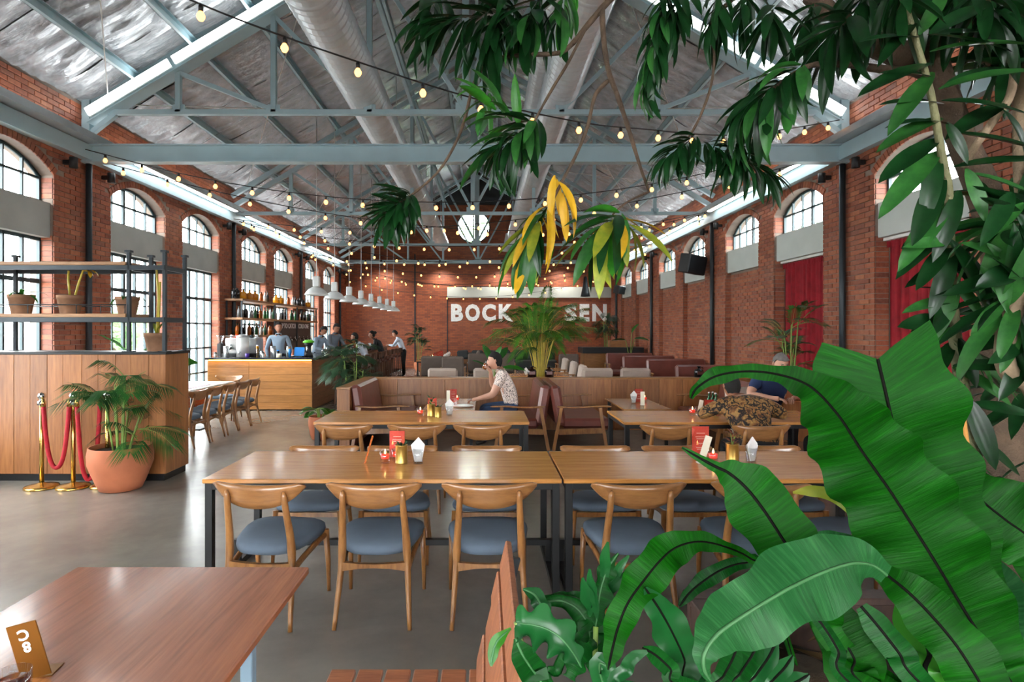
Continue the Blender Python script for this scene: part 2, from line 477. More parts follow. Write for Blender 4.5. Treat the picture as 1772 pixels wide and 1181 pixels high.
# far wall with the round window
mb = MB(); cx, cz, cr = -.52, 6.21, .74
def ring_wall(mb, x0, x1, z0, z1, y0, y1):
    n = 24; pts = [(cx+cr*math.cos(2*PI*i/n), cz+cr*math.sin(2*PI*i/n)) for i in range(n)]
    mb.box(x0, y0, z0, cx-cr, y1, z1); mb.box(cx+cr, y0, z0, x1, y1, z1)
    for i in range(n//2):
        a, b = pts[i], pts[i+1]; mb.prism([(a[0], z1), (b[0], z1), b, a], y0, y1, 'y')
        a, b = pts[n-1-i] if i < n-1 else pts[0], pts[(n-i) % n]
        mb.prism([(a[0], z0), (b[0], z0), b, a], y0, y1, 'y')
mb.box(XL-WT, YF, 0, XR+WT, YF+.3, 5.2)
ring_wall(mb, -3.0, 2.4, 5.2, 7.15, YF, YF+.3)
mb.prism([(XL-WT, 5.2), (-3.0, 5.2), (-3.0, roofz(-3.0)), ], YF, YF+.3, 'y')
mb.prism([(2.4, 5.2), (XR+WT, 5.2), (2.4, roofz(2.4))], YF, YF+.3, 'y')
wf = mb.build('wall_back', 'brick_far', None, 'far brick wall with the painted sign', 'wall', kind='structure')
mb = MB(); mb.prism([(-3.0, 7.15), (2.4, 7.15), (XC, roofz(XC)-.03)], YF+.02, YF+.3, 'y'); mb.build('gable', 'gable_grey', wf)
mb = MB(); mb.box(-1.66, YF-.10, 3.10, XR-.0, YF, 3.56); mb.build('concrete_band', 'panel_white', wf)
mb = MB(); mb.box(-3.10, YF-.03, 0, -3.04, YF, 5.0); mb.box(-1.68, YF-.04, 0, -1.64, YF, 3.1); mb.build('joint_strip', 'steel_dark', wf)
mb = MB(); mb.box(XL, YF-.12, 4.62, XR, YF, 4.74); mb.build('beam', 'steel_blue', wf)
# round window
rw = empty('window_1', (cx, YF+.1, cz), 'round window high in the far gable', 'window', kind='structure')
mb = MB(); n = 32
for rr in (cr-.07,):
    pts = [Vector((cx+(cr-.03)*math.cos(2*PI*i/n), YF+.1, cz+(cr-.03)*math.sin(2*PI*i/n))) for i in range(n+1)]
    mb.tube(pts, .04, 6, False)
mb.bar((cx, YF+.1, cz-cr), (cx, YF+.1, cz+cr), .05, .05); mb.bar((cx-cr, YF+.1, cz), (cx+cr, YF+.1, cz), .03, .03)
mb.build('window_frame', 'window_frame', rw)
mb = MB(); mb.prism([(cx+(cr-.02)*math.cos(2*PI*i/n), cz+(cr-.02)*math.sin(2*PI*i/n)) for i in range(n)], YF+.095, YF+.105, 'y'); mb.build('pane', 'clear_glass', rw)

# unseen near end wall with three openings, added to cut sky light from behind
mb = MB(); xs_ = [XL-WT, -4.6, -2.6, -1.3, .7, 2.0, 4.0, XR+WT]
mb.box(XL-WT, YN-.3, 0, XR+WT, YN, .5); mb.box(XL-WT, YN-.3, 3.3, XR+WT, YN, 5.1)
for i in (0, 2, 4, 6): mb.box(xs_[i], YN-.3, .5, xs_[i+1], YN, 3.3)
mb.prism([(XL-WT, 5.1), (XR+WT, 5.1), (XC, roofz(XC))], YN-.3, YN, 'y')
wn = mb.build('wall_front', 'brick_far', None, 'unseen near end brick wall with three wide windows, added to cut sky light', 'wall', kind='structure')
for i in (1, 3, 5):
    f = MB()
    for k in range(5): x_ = xs_[i]+(xs_[i+1]-xs_[i])*k/4; f.bar((x_, YN-.15, .5), (x_, YN-.15, 3.3), .05, .05)
    for z_ in (.52, 1.5, 2.4, 3.28): f.bar((xs_[i], YN-.15, z_), (xs_[i+1], YN-.15, z_), .05, .05)
    f.build('window_frame', 'window_frame', wn)

# ---- windows of the side walls
def bay_window(y0, y1, xin, sgn, low, idx, side):
    xf = xin-sgn*.2
    root = empty('window_%d' % idx, (xf, (y0+y1)/2, 3.0), '%s wall arched steel window, number %d from the near end' % (side, idx-(1 if side == 'left' else 20)), 'window', kind='structure')
    ap, (cy, cz_, rr, th) = arch(y0+.02, y1-.02, 14)
    def ztop(y): return cz_+math.sqrt(max(0, rr*rr-(y-cy)**2))-.0
    fr = MB(); W = y1-y0; t = .045
    fr.bar((xf, y0+.02, PT), (xf, y0+.02, SPR), .04, t, (1, 0, 0)); fr.bar((xf, y1-.02, PT), (xf, y1-.02, SPR), .04, t, (1, 0, 0))
    fr.bar((xf, y0, PT+.02), (xf, y1, PT+.02), .04, t); fr.tube([(xf, a-.0, b-.02) for a, b in ap], .026, 5, False)
    fr.bar((xf, y0, SPR-.04), (xf, y1, SPR-.04), .035, .03)
    for i in range(1, 5):
        yy = y0+W*i/5; fr.bar((xf, yy, PT), (xf, yy, ztop(yy)-.01), .04, .05 if i in (2,) else .026, (0, 1, 0))
    fr.build('window_frame', 'window_frame', root)
    g = MB(); g.prism([(y0+.02, PT), (y1-.02, PT)]+[(a, b-.01) for a, b in reversed(ap)], xf-.003, xf+.003, 'x'); g.build('pane', 'clear_glass', root)
    pn = MB(); pn.box(xin-sgn*.05, y0+.004, PB, xin-sgn*.16, y1-.004, PT-.002); pn.box(xin-sgn*.16, y0+.004, PB+.01, xin-sgn*.27, y1-.004, PT-.002)
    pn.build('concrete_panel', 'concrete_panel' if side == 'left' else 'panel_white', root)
    if low == 'glass':
        f = MB(); t = .045
        for zz in (SILL+.02, PB-.02): f.bar((xf, y0, zz), (xf, y1, zz), .045, t)
        for zz in (.75, 1.29, 1.83, 2.37): f.bar((xf, y0, zz), (xf, y1, zz), .03, .035 if zz < 2 else .06)
        for i in range(0, 6):
            yy = min(max(y0+W*i/5, y0+.02), y1-.02); f.bar((xf, yy, SILL), (xf, yy, PB), .045, .06 if i in (2,) else .03, (0, 1, 0))
        f.build('lower_window_frame', 'window_frame', root)
        g = MB(); g.box(xf-.003, y0+.02, SILL, xf+.003, y1-.02, PB); g.build('lower_pane', 'clear_glass', root)
    return root
idx = 2
for (a, b) in bays: bay_window(a, b, XL, 1, 'glass', idx, 'left'); idx += 1
idx = 21
for (a, b, low) in opR: bay_window(a, b, XR, -1, low, idx, 'right'); idx += 1
# curtains in the two nearest curtained bays and the one between
def curtain(y0, y1, label):
    root = empty('curtain', (XR+.2, (y0+y1)/2, .02), label, 'curtain', 'red curtains of the right wall')
    mb = MB(); n = 90
    def fn(u, v):
        y = y0+.02+(y1-y0-.04)*u; ph = u*(y1-y0)*2*PI/.17
        return (XR+.2+.035*math.sin(ph)*(1-.25*v)+.012*math.sin(ph*2.3+1), y+.01*math.cos(ph), .03+(PB-.09)*v)
    mb.grid(fn, n, 10); mb.grid(lambda u, v: (fn(u, v)[0]+.006, fn(u, v)[1], fn(u, v)[2]), n, 10); mb.build('cloth', 'red_curtain', root, fixn=False)
    mb = MB(); mb.grid(lambda u, v: (XR+.19+.03*math.sin(u*(y1-y0)*2*PI/.085), y0+.02+(y1-y0-.04)*u, PB-.14+.09*v), n, 1); mb.build('pleat_heading', 'red_curtain', root, fixn=False)
    mb = MB(); mb.box(XR+.12, y0+.01, PB-.045, XR+.24, y1-.01, PB-.005); mb.build('rail', 'white_paint', root)
lab = {0: 'red pleated curtain in the bay nearest the camera on the right wall'}
cb = [o for o in opR if o[2] == 'curtain']
for i, (a, b, _) in enumerate(cb):
    curtain(a, b, ['red pleated curtain in the right wall behind the camera', 'red pleated curtain of the right wall level with the foreground tree', 'wide red pleated curtain behind the dracaena trunks', 'red pleated curtain behind the tall potted palm', 'red curtain'][i])
# far right ledge return: skirtings
MB().box(XR-.02, YN, 0, XR, 25, .09).build('baseboard_right', 'steel_dark', None, 'dark skirting along the right wall', 'skirting', kind='structure')

# ---- roof
root = MB()
for sg in (-1, 1):
    xe = XL-.5 if sg < 0 else XR+.5
    root.prism([(XC, RIDGE+.03), (xe, roofz(xe)+.03), (xe, roofz(xe)+.15), (XC, RIDGE+.15)], YN, YF+.5, 'y')
ceil = root.build('ceiling', 'galvanised', None, 'pitched roof lined with crumpled silver foil', 'ceiling', kind='structure')
OFF = [.65, 1.51, 2.37, 3.23, 4.09, 4.95]
wloc = worldloc(ceil)
fl = MB(); SW = 1.262; NL = int((YF-YN)/SW)+1
def sheet_mesh(seed):
    rr = random.Random(seed); ph = [rr.uniform(0, 6) for _ in range(8)]; mb = MB()
    L = XC-(XL)+.3
    def fn(u, v):
        x = L*u; y = SW*v
        k = (x-.65) / .86; sag = -.045*abs(math.sin(PI*k))
        w = .010*math.sin(x*9+ph[0]+3*math.sin(y*4+ph[1]))+.010*math.sin(y*23+ph[2]+2*math.sin(x*2+ph[3]))+.008*math.sin(y*41+ph[4]+x*3)
        return (x, y, -PITCH*x+sag+w)
    mb.grid(fn, 56, 26); m_ = mb.build('foil_sheet', 'foil', None, loc=(0, 0, 0), fixn=False); me = m_.data; bpy.data.objects.remove(m_); return me
SM = [sheet_mesh(s) for s in (1, 2, 3, 4)]
for sg in (-1, 1):
    for i in range(NL):
        y = YN+i*SW
        if y > YF-.05: break
        o = inst(SM[(i*2+(sg > 0)) % 4], 'foil_sheet', ceil, Vector((XC, y, RIDGE-.01+(.004 if i % 2 else 0)))-wloc)
        if sg < 0: o.scale = (-1, 1, 1)
for sg in (-1, 1):
    for of in OFF+[.12]:
        x = XC+sg*of; z = roofz(x)-.13
        mb = MB(); mb.box(x-.03, YN, z-.07, x-.022, YF, z+.07); mb.box(x-.03, YN, z-.07, x+.03, YF, z-.062); mb.box(x-.03, YN, z+.062, x+.03, YF, z+.07)
        mb.build('purlin', 'steel_blue', ceil)
for sg in (-1, 1):
    for k in range(4):
        y0, y1 = TR[k], TR[k+1]
        for (a, b) in ((5.4, 2.4), (2.4, 5.4)):
            p0 = V(XC+sg*a, y0, roofz(XC+sg*a)-.26); p1 = V(XC+sg*b, y1, roofz(XC+sg*b)-.26)
            MB().tube([p0, p1], .009, 5).build('brace_rod', 'white_paint', ceil)
    # sag rods across the purlins
    for k in range(5):
        y = 1.2+5.05*k
        if y > YF: break
        MB().tube([V(XC+sg*.2, y, roofz(XC+sg*.2)-.12), V(XC+sg*5.3, y, roofz(XC+sg*5.3)-.12)], .007, 4).build('sag_rod', 'galvanised', ceil)
# longitudinal ridge bracing
for sg in (-1, 1):
    MB().bar((XC+sg*1.45, YN, 7.05), (XC+sg*1.45, YF, 7.05), .07, .07).build('longitudinal_tie', 'steel_blue', ceil)
    for k in range(4):
        MB().bar((XC+sg*.05, TR[k], 7.95), (XC+sg*.05+sg*.6, TR[k]+2.5, roofz(XC+sg*.6)-.1), .05, .05).build('ridge_brace', 'steel_blue', ceil)
        MB().bar((XC+sg*.05, TR[k+1], 7.95), (XC+sg*.05+sg*.6, TR[k+1]-2.5, roofz(XC+sg*.6)-.1), .05, .05).build('ridge_brace', 'steel_blue', ceil)

# ---- eaves: beam, tray and strip light, both sides
for nm, xin, sg in (('left', XL, 1), ('right', XR, -1)):
    mb = MB(); mb.box(xin, YN, 4.25, xin+sg*.13, YF, 4.47); e = mb.build('trim_1' if sg > 0 else 'trim_2', 'steel_blue', None, 'blue-grey steel eaves beam along the %s wall' % nm, 'beam', kind='structure')
    mb = MB(); mb.box(xin+sg*.01, YN, 4.48, xin+sg*.32, YF, 4.49); mb.box(xin+sg*.31, YN, 4.49, xin+sg*.32, YF, 4.58)
    mb.build('cable_tray', 'galvanised', None, 'galvanised tray running above the %s eaves beam' % nm, 'cable tray')
names = ['nearest', 'second', 'third', 'fourth', 'farthest']
for nm, xin, sg in (('left', XL, 1), ('right', XR, -1)):
    for k in range(0, 4):
        if k == 0:
            r_ = empty('eaves_fill_glow', (xin+sg*.2, TR[k]+2.5, 4.5), 'uplight added above the %s eaves beam to brighten the foil in the nearest bay' % nm, 'fill_glow', 'added eaves glow')  # made-up fixture, put in only to brighten the roof lining
            MB().box(xin+sg*.17, TR[k]+.3, 4.495, xin+sg*.29, TR[k+1]-.3, 4.51).build('housing', 'white_paint', r_); MB().box(xin+sg*.18, TR[k]+.32, 4.51, xin+sg*.28, TR[k+1]-.32, 4.53).build('fill_glow', 'fill_glow', r_); continue
        r_ = empty('strip_light', (xin+sg*.25, TR[k]+2.5, 4.46), 'long white strip light above the %s eaves beam in the %s bay' % (nm, names[k]), 'strip light', 'strip lights along the eaves')
        mb = MB(); mb.box(xin+sg*.20, TR[k]+.3, 4.46, xin+sg*.31, TR[k+1]-.3, 4.479); mb.build('housing', 'white_paint', r_)
        mb = MB(); mb.box(xin+sg*.21, TR[k]+.32, 4.445, xin+sg*.30, TR[k+1]-.32, 4.46); mb.build('diffuser', 'tube_light', r_)
        mb = MB(); mb.box(xin+sg*.18, TR[k]+.32, 4.495, xin+sg*.28, TR[k+1]-.32, 4.52); mb.build('fill_glow', 'fill_glow', r_)  # extra glow added on top, throws light up onto the foil

# ---- trusses
def ibeam(mb, p0, p1, w, h, up):
    p0, p1 = Vector(p0), Vector(p1); u = Vector(up).normalized()
    mb.bar(p0, p1, w*.12, h, up); mb.bar(p0+u*(h/2), p1+u*(h/2), w, .02, up); mb.bar(p0-u*(h/2), p1-u*(h/2), w, .02, up)
def truss(k, y):
    heavy = (k == 1)
    nm = ['first', 'heavy nearest visible', 'second visible', 'third visible', 'farthest'][k]
    t = empty('roof_truss', (XC, y, 4.3), '%s blue-grey steel roof truss spanning the hall%s' % (nm, ' with a deep tie beam' if heavy else ''), 'roof truss', 'steel roof trusses')
    tz = 4.975 if k <= 1 else 4.47
    drop = .0 if k <= 1 else .50
    for sg in (-1, 1):
        xe = XL+.02 if sg < 0 else XR-.02
        nrm = Vector((sg*PITCH, 0, 1)).normalized()
        mb = MB()
        if k <= 1:
            c = .24; p0 = V(xe, y, roofz(xe)-c+.04); p1 = V(XC, y, RIDGE-c+.04); ibeam(mb, p0, p1, .24, .36, nrm)
        else:
            p0 = V(xe, y, roofz(xe)-drop-.04); p1 = V(XC, y, RIDGE-drop-.04); mb.bar(p0, p1, .09, .10, nrm)
            mb2 = MB(); q0 = V(xe, y, roofz(xe)-.27); q1 = V(XC, y, RIDGE-.27); mb2.bar(q0, q1, .09, .10, nrm); mb2.build('top_rafter', 'steel_blue', t)
        mb.build('rafter', 'steel_blue', t)
        def rz(x): return roofz(x)-(.42 if k <= 1 else drop)
        for i, of in enumerate((1.45, 2.9, 4.34)):
            x = XC+sg*of
            MB().bar((x, y, tz), (x, y, rz(x)), .075, .075).build('web_post', 'steel_blue', t)
            MB().box(x-.09, y-.012, tz-.02, x+.09, y+.012, tz+.12).build('gusset_plate', 'steel_blue', t)
            xi = XC+sg*(of-1.45)
            MB().bar((x, y, rz(x)), (xi, y, tz+.03), .06, .06, (0, 1, 0)).build('web_diagonal', 'steel_blue', t)
    MB().bar((XC, y, tz), (XC, y, RIDGE-.5), .10, .10).build('king_post', 'steel_blue', t)
    MB().box(XC-.15, y-.015, tz-.02, XC+.15, y+.015, tz+.15).build('gusset_plate', 'steel_blue', t)
    MB().bar((XL, y, tz), (XR, y, tz), .075, .075).build('bottom_chord', 'steel_blue', t)
    if k <= 1:
        mb = MB(); ibeam(mb, (XL, y, 4.345), (XR, y, 4.345), .16, .25, (0, 0, 1)); mb.build('tie_beam', 'steel_blue', t)
        for xe, sg in ((XL+.06, 1), (XR-.06, -1)):
            MB().bar((xe, y, 4.2), (xe, y, 5.15), .12, .12).build('end_post', 'steel_blue', t)
            MB().bar((xe, y, 4.62), (xe+sg*.42, y, 4.95), .07, .07, (0, 1, 0)).build('knee_brace', 'steel_blue', t)
    return t
TT = [truss(k, y) for k, y in enumerate(TR)]
# tubes on the heavy truss rafters
for sg, nm in ((-1, 'left'), (1, 'right')):
    r_ = empty('linear_light', (XC+sg*3.6, TR[1]-.1, roofz(XC+sg*3.6)-.3), 'bright white linear light along the %s rafter of the nearest truss' % nm, 'linear light', 'linear lights on the nearest truss')
    for a, b in ((5.65, 4.42), (4.36, 2.05)):
        for (mt, w_, off, nm2) in (('white_paint', .15, .0, 'housing'), ('tube_light', .12, -.022, 'diffuser')):
            x0, x1 = XC+sg*a, XC+sg*b; nrm = Vector((sg*PITCH, 0, 1)).normalized()
            MB().bar((x0, TR[1]-.10+off, roofz(x0)-.27), (x1, TR[1]-.10+off, roofz(x1)-.27), .03 if nm2 == 'housing' else .02, w_, nrm).build(nm2, mt, r_)
# downpipes at the truss lines + black wall spots
for k in range(1, 5):
    for xin, sg, nm in ((XL, 1, 'left'), (XR, -1, 'right')):
        y = TR[k]; r_ = MB(); r_.tube([(xin+sg*.06, y+.02, 0), (xin+sg*.06, y+.02, 4.25)], .045, 10)
        d_ = r_.build('downpipe', 'steel_dark', None, 'dark vertical downpipe on the %s wall below the %s truss' % (nm, names[k-1]), 'pipe', 'downpipes on the brick walls')
        for q, dy in enumerate((-.42, .42)):
            t = empty('wall_spotlight', (xin+sg*.12, y+dy, 4.1), 'black cylinder spotlight on the %s wall %s the %s downpipe' % (nm, ('before', 'beyond')[q], names[k-1]), 'spotlight', 'black cylinder spotlights')
            MB().tube([(xin+sg*.14, y+dy, 4.02), (xin+sg*.14, y+dy, 4.17)], .055, 12).build('body', 'black_plastic', t)
            MB().box(xin, y+dy-.03, 4.07, xin+sg*.1, y+dy+.03, 4.13).build('bracket', 'black_plastic', t)

# wall-wash spotlights above the painted sign
for i, x in enumerate((-4.4, -1.9, .7, 3.3)):
    t = empty('track_spotlight', (x, 24.35, 4.5), 'black spotlight aimed at the far wall, %s from the left' % ('first', 'second', 'third', 'fourth')[i], 'spotlight', 'spotlights aimed at the far wall')
    MB().tube([(x, 24.30, 4.62), (x, 24.40, 4.44)], .06, 12).build('body', 'black_plastic', t); MB().bar((x, 24.35, 4.6), (x, YF-.12, 4.68), .03, .03).build('bracket', 'black_plastic', t)
    l = bpy.data.lights.new('track_spotlight', 'SPOT'); l.energy = 105; l.spot_size = 2.1; l.spot_blend = .9; l.color = (1, .93, .84); l.shadow_soft_size = .06
    o = bpy.data.objects.new('lamp', l); COL.objects.link(o); o.parent = t; o.location = (0, .08, -.10); o.rotation_euler = (.42, 0, 0)

# ---- spiral ducts
def duct(xc, zc, r, y0, y1, label, rods=True):
    t = empty('ventilation_duct', (xc, (y0+y1)/2, zc), label, 'duct')
    mb = MB(); n = 28; k = int((y1-y0)/.07); pts = []; rad = []
    for i in range(k+1):
        pts.append((xc, y0+(y1-y0)*i/k, zc)); rad.append(r+(.016 if i % 2 == 0 else 0))
    mb.tube(pts, rad, n, smooth=False); mb.build('spiral_tube', 'duct_metal', t)
    for i, yy in enumerate([y0+2+3.03*j for j in range(int((y1-y0-2)/3.03)+1)]):
        MB().tube([(xc, yy, zc), (xc, yy+.07, zc)], r+.018, n).build('joint_band', 'duct_metal', t)
        if rods: MB().tube([(xc, yy+.03, zc+r), (xc, yy+.03, roofz(xc)-.15)], .008, 5).build('hanger_rod', 'galvanised', t)
duct(-1.87, 5.36, .30, 1.0, 24.6, 'shiny spiral duct left of the ridge')
duct(1.14, 5.36, .27, 1.0, 24.6, 'shiny spiral duct right of the ridge', False)
duct(.98, 6.15, .20, 1.0, 16, 'thinner spiral duct above the right hand duct')
# ================================================================ furniture materials
wood('oak_chair', '#ae7a44', '#7a4c28', (14, 14, 3), .32, .3, .12)
wood('oak_back', '#a67444', '#80552f', (3, 20, 20), .30, .4, .12)
wood('table_wood', '#dc9c54', '#b47436', (1.6, 26, 26), .27, .3, .0)
wood('table_red', '#b36e47', '#864a30', (24, 1.3, 24), .26, .5, .0)
wood('partition_wood', '#a86f40', '#7d4c28', (16, 16, 1.2), .42, .15, .16)
wood('bar_wood', '#c58a4c', '#9c6631', (1.4, 14, 16), .38, .2, .12)
wood('bar_side_wood', '#8a5730', '#5f3a1e', (14, 1.4, 16), .4, .2, .12)
wood('shelf_wood', '#b58a60', '#8a5f3a', (2, 16, 16), .5, 0, .1)
wood('slat_wood', '#c27c52', '#94553a', (3, 30, 3), .42, .1, .12)
plain('leather', '#713a30', .36, 0, .16, 6, .12, .15)
plain('leather_dark', '#5a2b23', .4, 0, .15, 6, .1)
plain('seat_fabric', '#5d6b7a', .9, 0, .12, 4, .15)
plain('beige_fabric', '#b7a699', .9, 0, .06, 5, .1)
plain('taupe_fabric', '#6d6058', .9, 0, .08, 5, .1)
plain('dark_stone', '#22262a', .18, 0, .3, 14)
plain('brass', '#c9a55a', .25, .95, .08, 4)
plain('brass_red', '#a0562a', .25, .9, .1, 4)
plain('chrome', '#d5d8d8', .12, 1, .03)
plain('red_rope', '#a60f22', .75, 0, .2, 30, .4)
plain('red_card', '#f4513c', .55, 0, .04)
plain('cream', '#ece6d2', .6, 0, .04)
plain('napkin', '#f1f1ef', .8, 0, .03)
plain('china', '#eef0ee', .2, 0, .02)
glow('glowing_wax', (.75, .03, .015), .9)  # wax emits red itself, standing in for flame light shining through it
plain('gold_can', '#b89850', .3, .85, .1, 8)
plain('amber_glass', '#c8820f', .08, 0, .15, 10)
plain('brown_glass', '#2a1410', .08, 0, .2, 10)
plain('green_glass', '#1d5a32', .08, 0, .2)
plain('dark_bottle', '#1b1d20', .12)
plain('silver_bottle', '#b9bec0', .2, .5)
plain('whisky', '#a6541c', .1)
plain('blue_screen', '#1f86d8', .3)
plain('lime', '#5fbf2a', .4)
plain('purple', '#5b3aa0', .4)
plain('steel_brushed', '#b9bcbc', .3, .85, .06)
plain('lamp_metal', '#d9dcda', .3, .1, .03)
plain('tile_floor', '#30302f', .4, 0, .2)
glow('led_amber', (1, .62, .12), 5)
glow('lamp_inner', (1, .93, .8), .8)
def leafmat(name, c1, c2, rough=.35, tr=.25, vein=None):
    m, nt, b = nodes(name)
    v = coords(nt); f = noise(nt, v, 5, 4, .6)
    oi = nt.nodes.new('ShaderNodeObjectInfo')
    col = ramp(nt, f, [(.25, hexc(c1)), (.75, hexc(c2))])
    hv = nt.nodes.new('ShaderNodeHueSaturation'); mr = nt.nodes.new('ShaderNodeMapRange'); mr.inputs['To Min'].default_value = .75; mr.inputs['To Max'].default_value = 1.25; b.inputs['Specular IOR Level'].default_value = .35
    lk(nt, oi.outputs['Random'], mr.inputs['Value']); lk(nt, mr.outputs[0], hv.inputs['Value']); lk(nt, col, hv.inputs['Color'])
    lk(nt, hv.outputs[0], b.inputs['Base Color']); b.inputs['Roughness'].default_value = rough
    if vein:
        uv = coords(nt, (26, 1.2, 1), kind='UV'); sx = nt.nodes.new('ShaderNodeSeparateXYZ'); lk(nt, uv, sx.inputs[0])
        ab = nt.nodes.new('ShaderNodeMath'); ab.operation = 'ABSOLUTE'; lk(nt, sx.outputs[1], ab.inputs[0])
        m2 = nt.nodes.new('ShaderNodeMath'); m2.operation = 'MULTIPLY_ADD'; m2.inputs[1].default_value = 1.6; lk(nt, ab.outputs[0], m2.inputs[0]); lk(nt, sx.outputs[0], m2.inputs[2])
        cb = nt.nodes.new('ShaderNodeCombineXYZ'); lk(nt, m2.outputs[0], cb.inputs[0]); lk(nt, sx.outputs[1], cb.inputs[1])
        vf = noise(nt, cb.outputs[0], 1.0, 4, .65)
        vc = mix(nt, .55, hv.outputs[0], ramp(nt, vf, [(.3, tuple(c*.45 for c in hexc(c1))), (.5, hexc(c1)), (.75, tuple(min(1, c*1.25) for c in hexc(c2)))])); lk(nt, vc, b.inputs['Base Color']); hv_out = vc
        bump(nt, b, vf, .35, .006); b.inputs['Specular IOR Level'].default_value = .14
    else: hv_out = hv.outputs[0]
    tl = nt.nodes.new('ShaderNodeBsdfTranslucent'); lk(nt, hv_out, tl.inputs[0])
    mx = nt.nodes.new('ShaderNodeMixShader'); mx.inputs[0].default_value = tr
    out = nt.nodes['Material Output']; lk(nt, b.outputs[0], mx.inputs[1]); lk(nt, tl.outputs[0], mx.inputs[2]); lk(nt, mx.outputs[0], out.inputs[0])
    return m
leafmat('leaf_dracaena', '#0b2911', '#18411d', .3)
leafmat('leaf_light', '#1c5f1c', '#3f8526', .35)
leafmat('leaf_palm', '#1b4a20', '#37732f', .4)
leafmat('leaf_palm_dark', '#1a3522', '#365538', .45)
leafmat('leaf_areca', '#246020', '#5a962c', .4)
leafmat('leaf_yellow', '#a98a1c', '#d8a626', .45)
leafmat('leaf_olive', '#5f7a22', '#a3a030', .45)
leafmat('leaf_fern', '#083f05', '#126307', .5, .25, 1)
leafmat('leaf_fern_dark', '#08380f', '#0f5517', .4, .2, 1)
leafmat('leaf_fern_pale', '#1a5026', '#346c3a', .38, .2, 1)
leafmat('leaf_glossy', '#0c3d1a', '#1a5c28', .3, .15)
plain('midrib_dark', '#0c0d08', .8, spec=.1); plain('midrib_pale', '#356538', .6)
plain('stem_green', '#6f8a3a', .5, 0, .2); plain('stem_yellow', '#b8a53e', .5, 0, .2)
for n_ in ('amber_glass', 'whisky', 'green_glass'):
    MATS[n_].node_tree.nodes['Principled BSDF'].inputs['Transmission Weight'].default_value = .0

def text_mesh(s, size, ext=.004, bold=.0, align='CENTER'):
    c = bpy.data.curves.new('lettering', 'FONT'); c.body = s; c.size = size; c.extrude = ext; c.offset = bold; c.align_x = align; c.align_y = 'CENTER'; c.resolution_u = 3
    o = bpy.data.objects.new('lettering', c); COL.objects.link(o)
    dg = bpy.context.evaluated_depsgraph_get(); me = bpy.data.meshes.new_from_object(o.evaluated_get(dg)); bpy.data.objects.remove(o)
    return me
def text_obj(name, s, size, mat, parent, M, ext=.004, bold=0, align='CENTER'):
    me = text_mesh(s, size, ext, bold, align); me.materials.clear(); me.materials.append(MATS[mat])
    off = worldloc(parent) if parent else Vector((0, 0, 0))
    me.transform(Matrix.Translation(-off) @ M)
    o = bpy.data.objects.new(name, me); COL.objects.link(o); o.parent = parent; return o
def frame(o, x, y):
    "matrix with text x axis along x, text y axis along y"
    x = Vector(x).normalized(); y = Vector(y).normalized(); z = x.cross(y)
    M = Matrix((x, y, z)).transposed().to_4x4(); M.translation = o; return M

# painted sign on the far wall
for k, (ch, xa) in enumerate((('B', -1.22), ('O', -.58), ('C', .14), ('K', .92), ('S', 5.9-1.9), ('E', 6.7-1.9), ('N', 7.6-1.9))):
    pass
def wall_letter(ch, X0, X1):
    me = text_mesh(ch, 1.0, .004, .05); xs = [v.co.x for v in me.vertices]; ys = [v.co.y for v in me.vertices]
    x0, x1, y0, y1 = min(xs), max(xs), min(ys), max(ys)
    s = 39.7; zb, zt = H+(572-556.5)/s, H+(572-526.5)/s
    wx0, wx1 = (X0-840)/s, (X1-840)/s
    off = worldloc(wf)
    for v in me.vertices:
        u = (v.co.x-x0)/(x1-x0); t = (v.co.y-y0)/(y1-y0); d = v.co.z
        v.co = Vector((wx0+(wx1-wx0)*u, YF-.012-d, zb+(zt-zb)*t))-off
    me.materials.clear(); me.materials.append(MATS['sign_white'])
    o = bpy.data.objects.new('letter', me); COL.objects.link(o); o.parent = wf
plain('sign_white', '#eef0ee', .7, 0, .15, 25)
for ch, a, b in (('B', 780.5, 801.5), ('O', 805, 830.5), ('C', 834, 858), ('K', 863, 888), ('S', 977, 998), ('E', 1003, 1020), ('N', 1025, 1050)):
    wall_letter(ch, a, b)

# ================================================================ left partition with the shelf frame
px1, py0, py1, pz = -3.555, 6.42, 6.92, 1.44
t = empty('wooden_partition', (-5, 6.67, 0), 'tall wood-clad partition block on the left, topped by a black rim', 'partition')
mb = MB(); mb.box(XL+.02, py0+.02, .08, px1-.02, py1, pz-.01); mb.build('core', 'partition_wood', t)
mb = MB(); mb.box(XL+.02, py0+.03, 0, px1-.03, py1-.01, .082); mb.build('plinth', 'black_steel', t)
x = px1
plk = .0
ws = [.185, .20, .17, .195, .18, .21, .175, .19, .18, .2, .185, .17, .2]
i = 0
while x > XL+.3:
    wd = ws[i % len(ws)]; MB().box(x-wd+.003, py0-R.uniform(0, .003), .085, x, py0+.02, pz-.03, .002).build('plank', 'partition_wood', t); x -= wd; i += 1
for i in range(3): MB().box(px1-.02, py0+.0+i*.166+.003, .085, px1+R.uniform(0, .003), py0+(i+1)*.166, pz-.03, .002).build('plank', 'partition_wood', t)
mb = MB(); mb.box(XL+.02, py0-.008, pz-.03, px1+.01, py1+.01, pz, .004); mb.build('rim', 'black_steel', t)

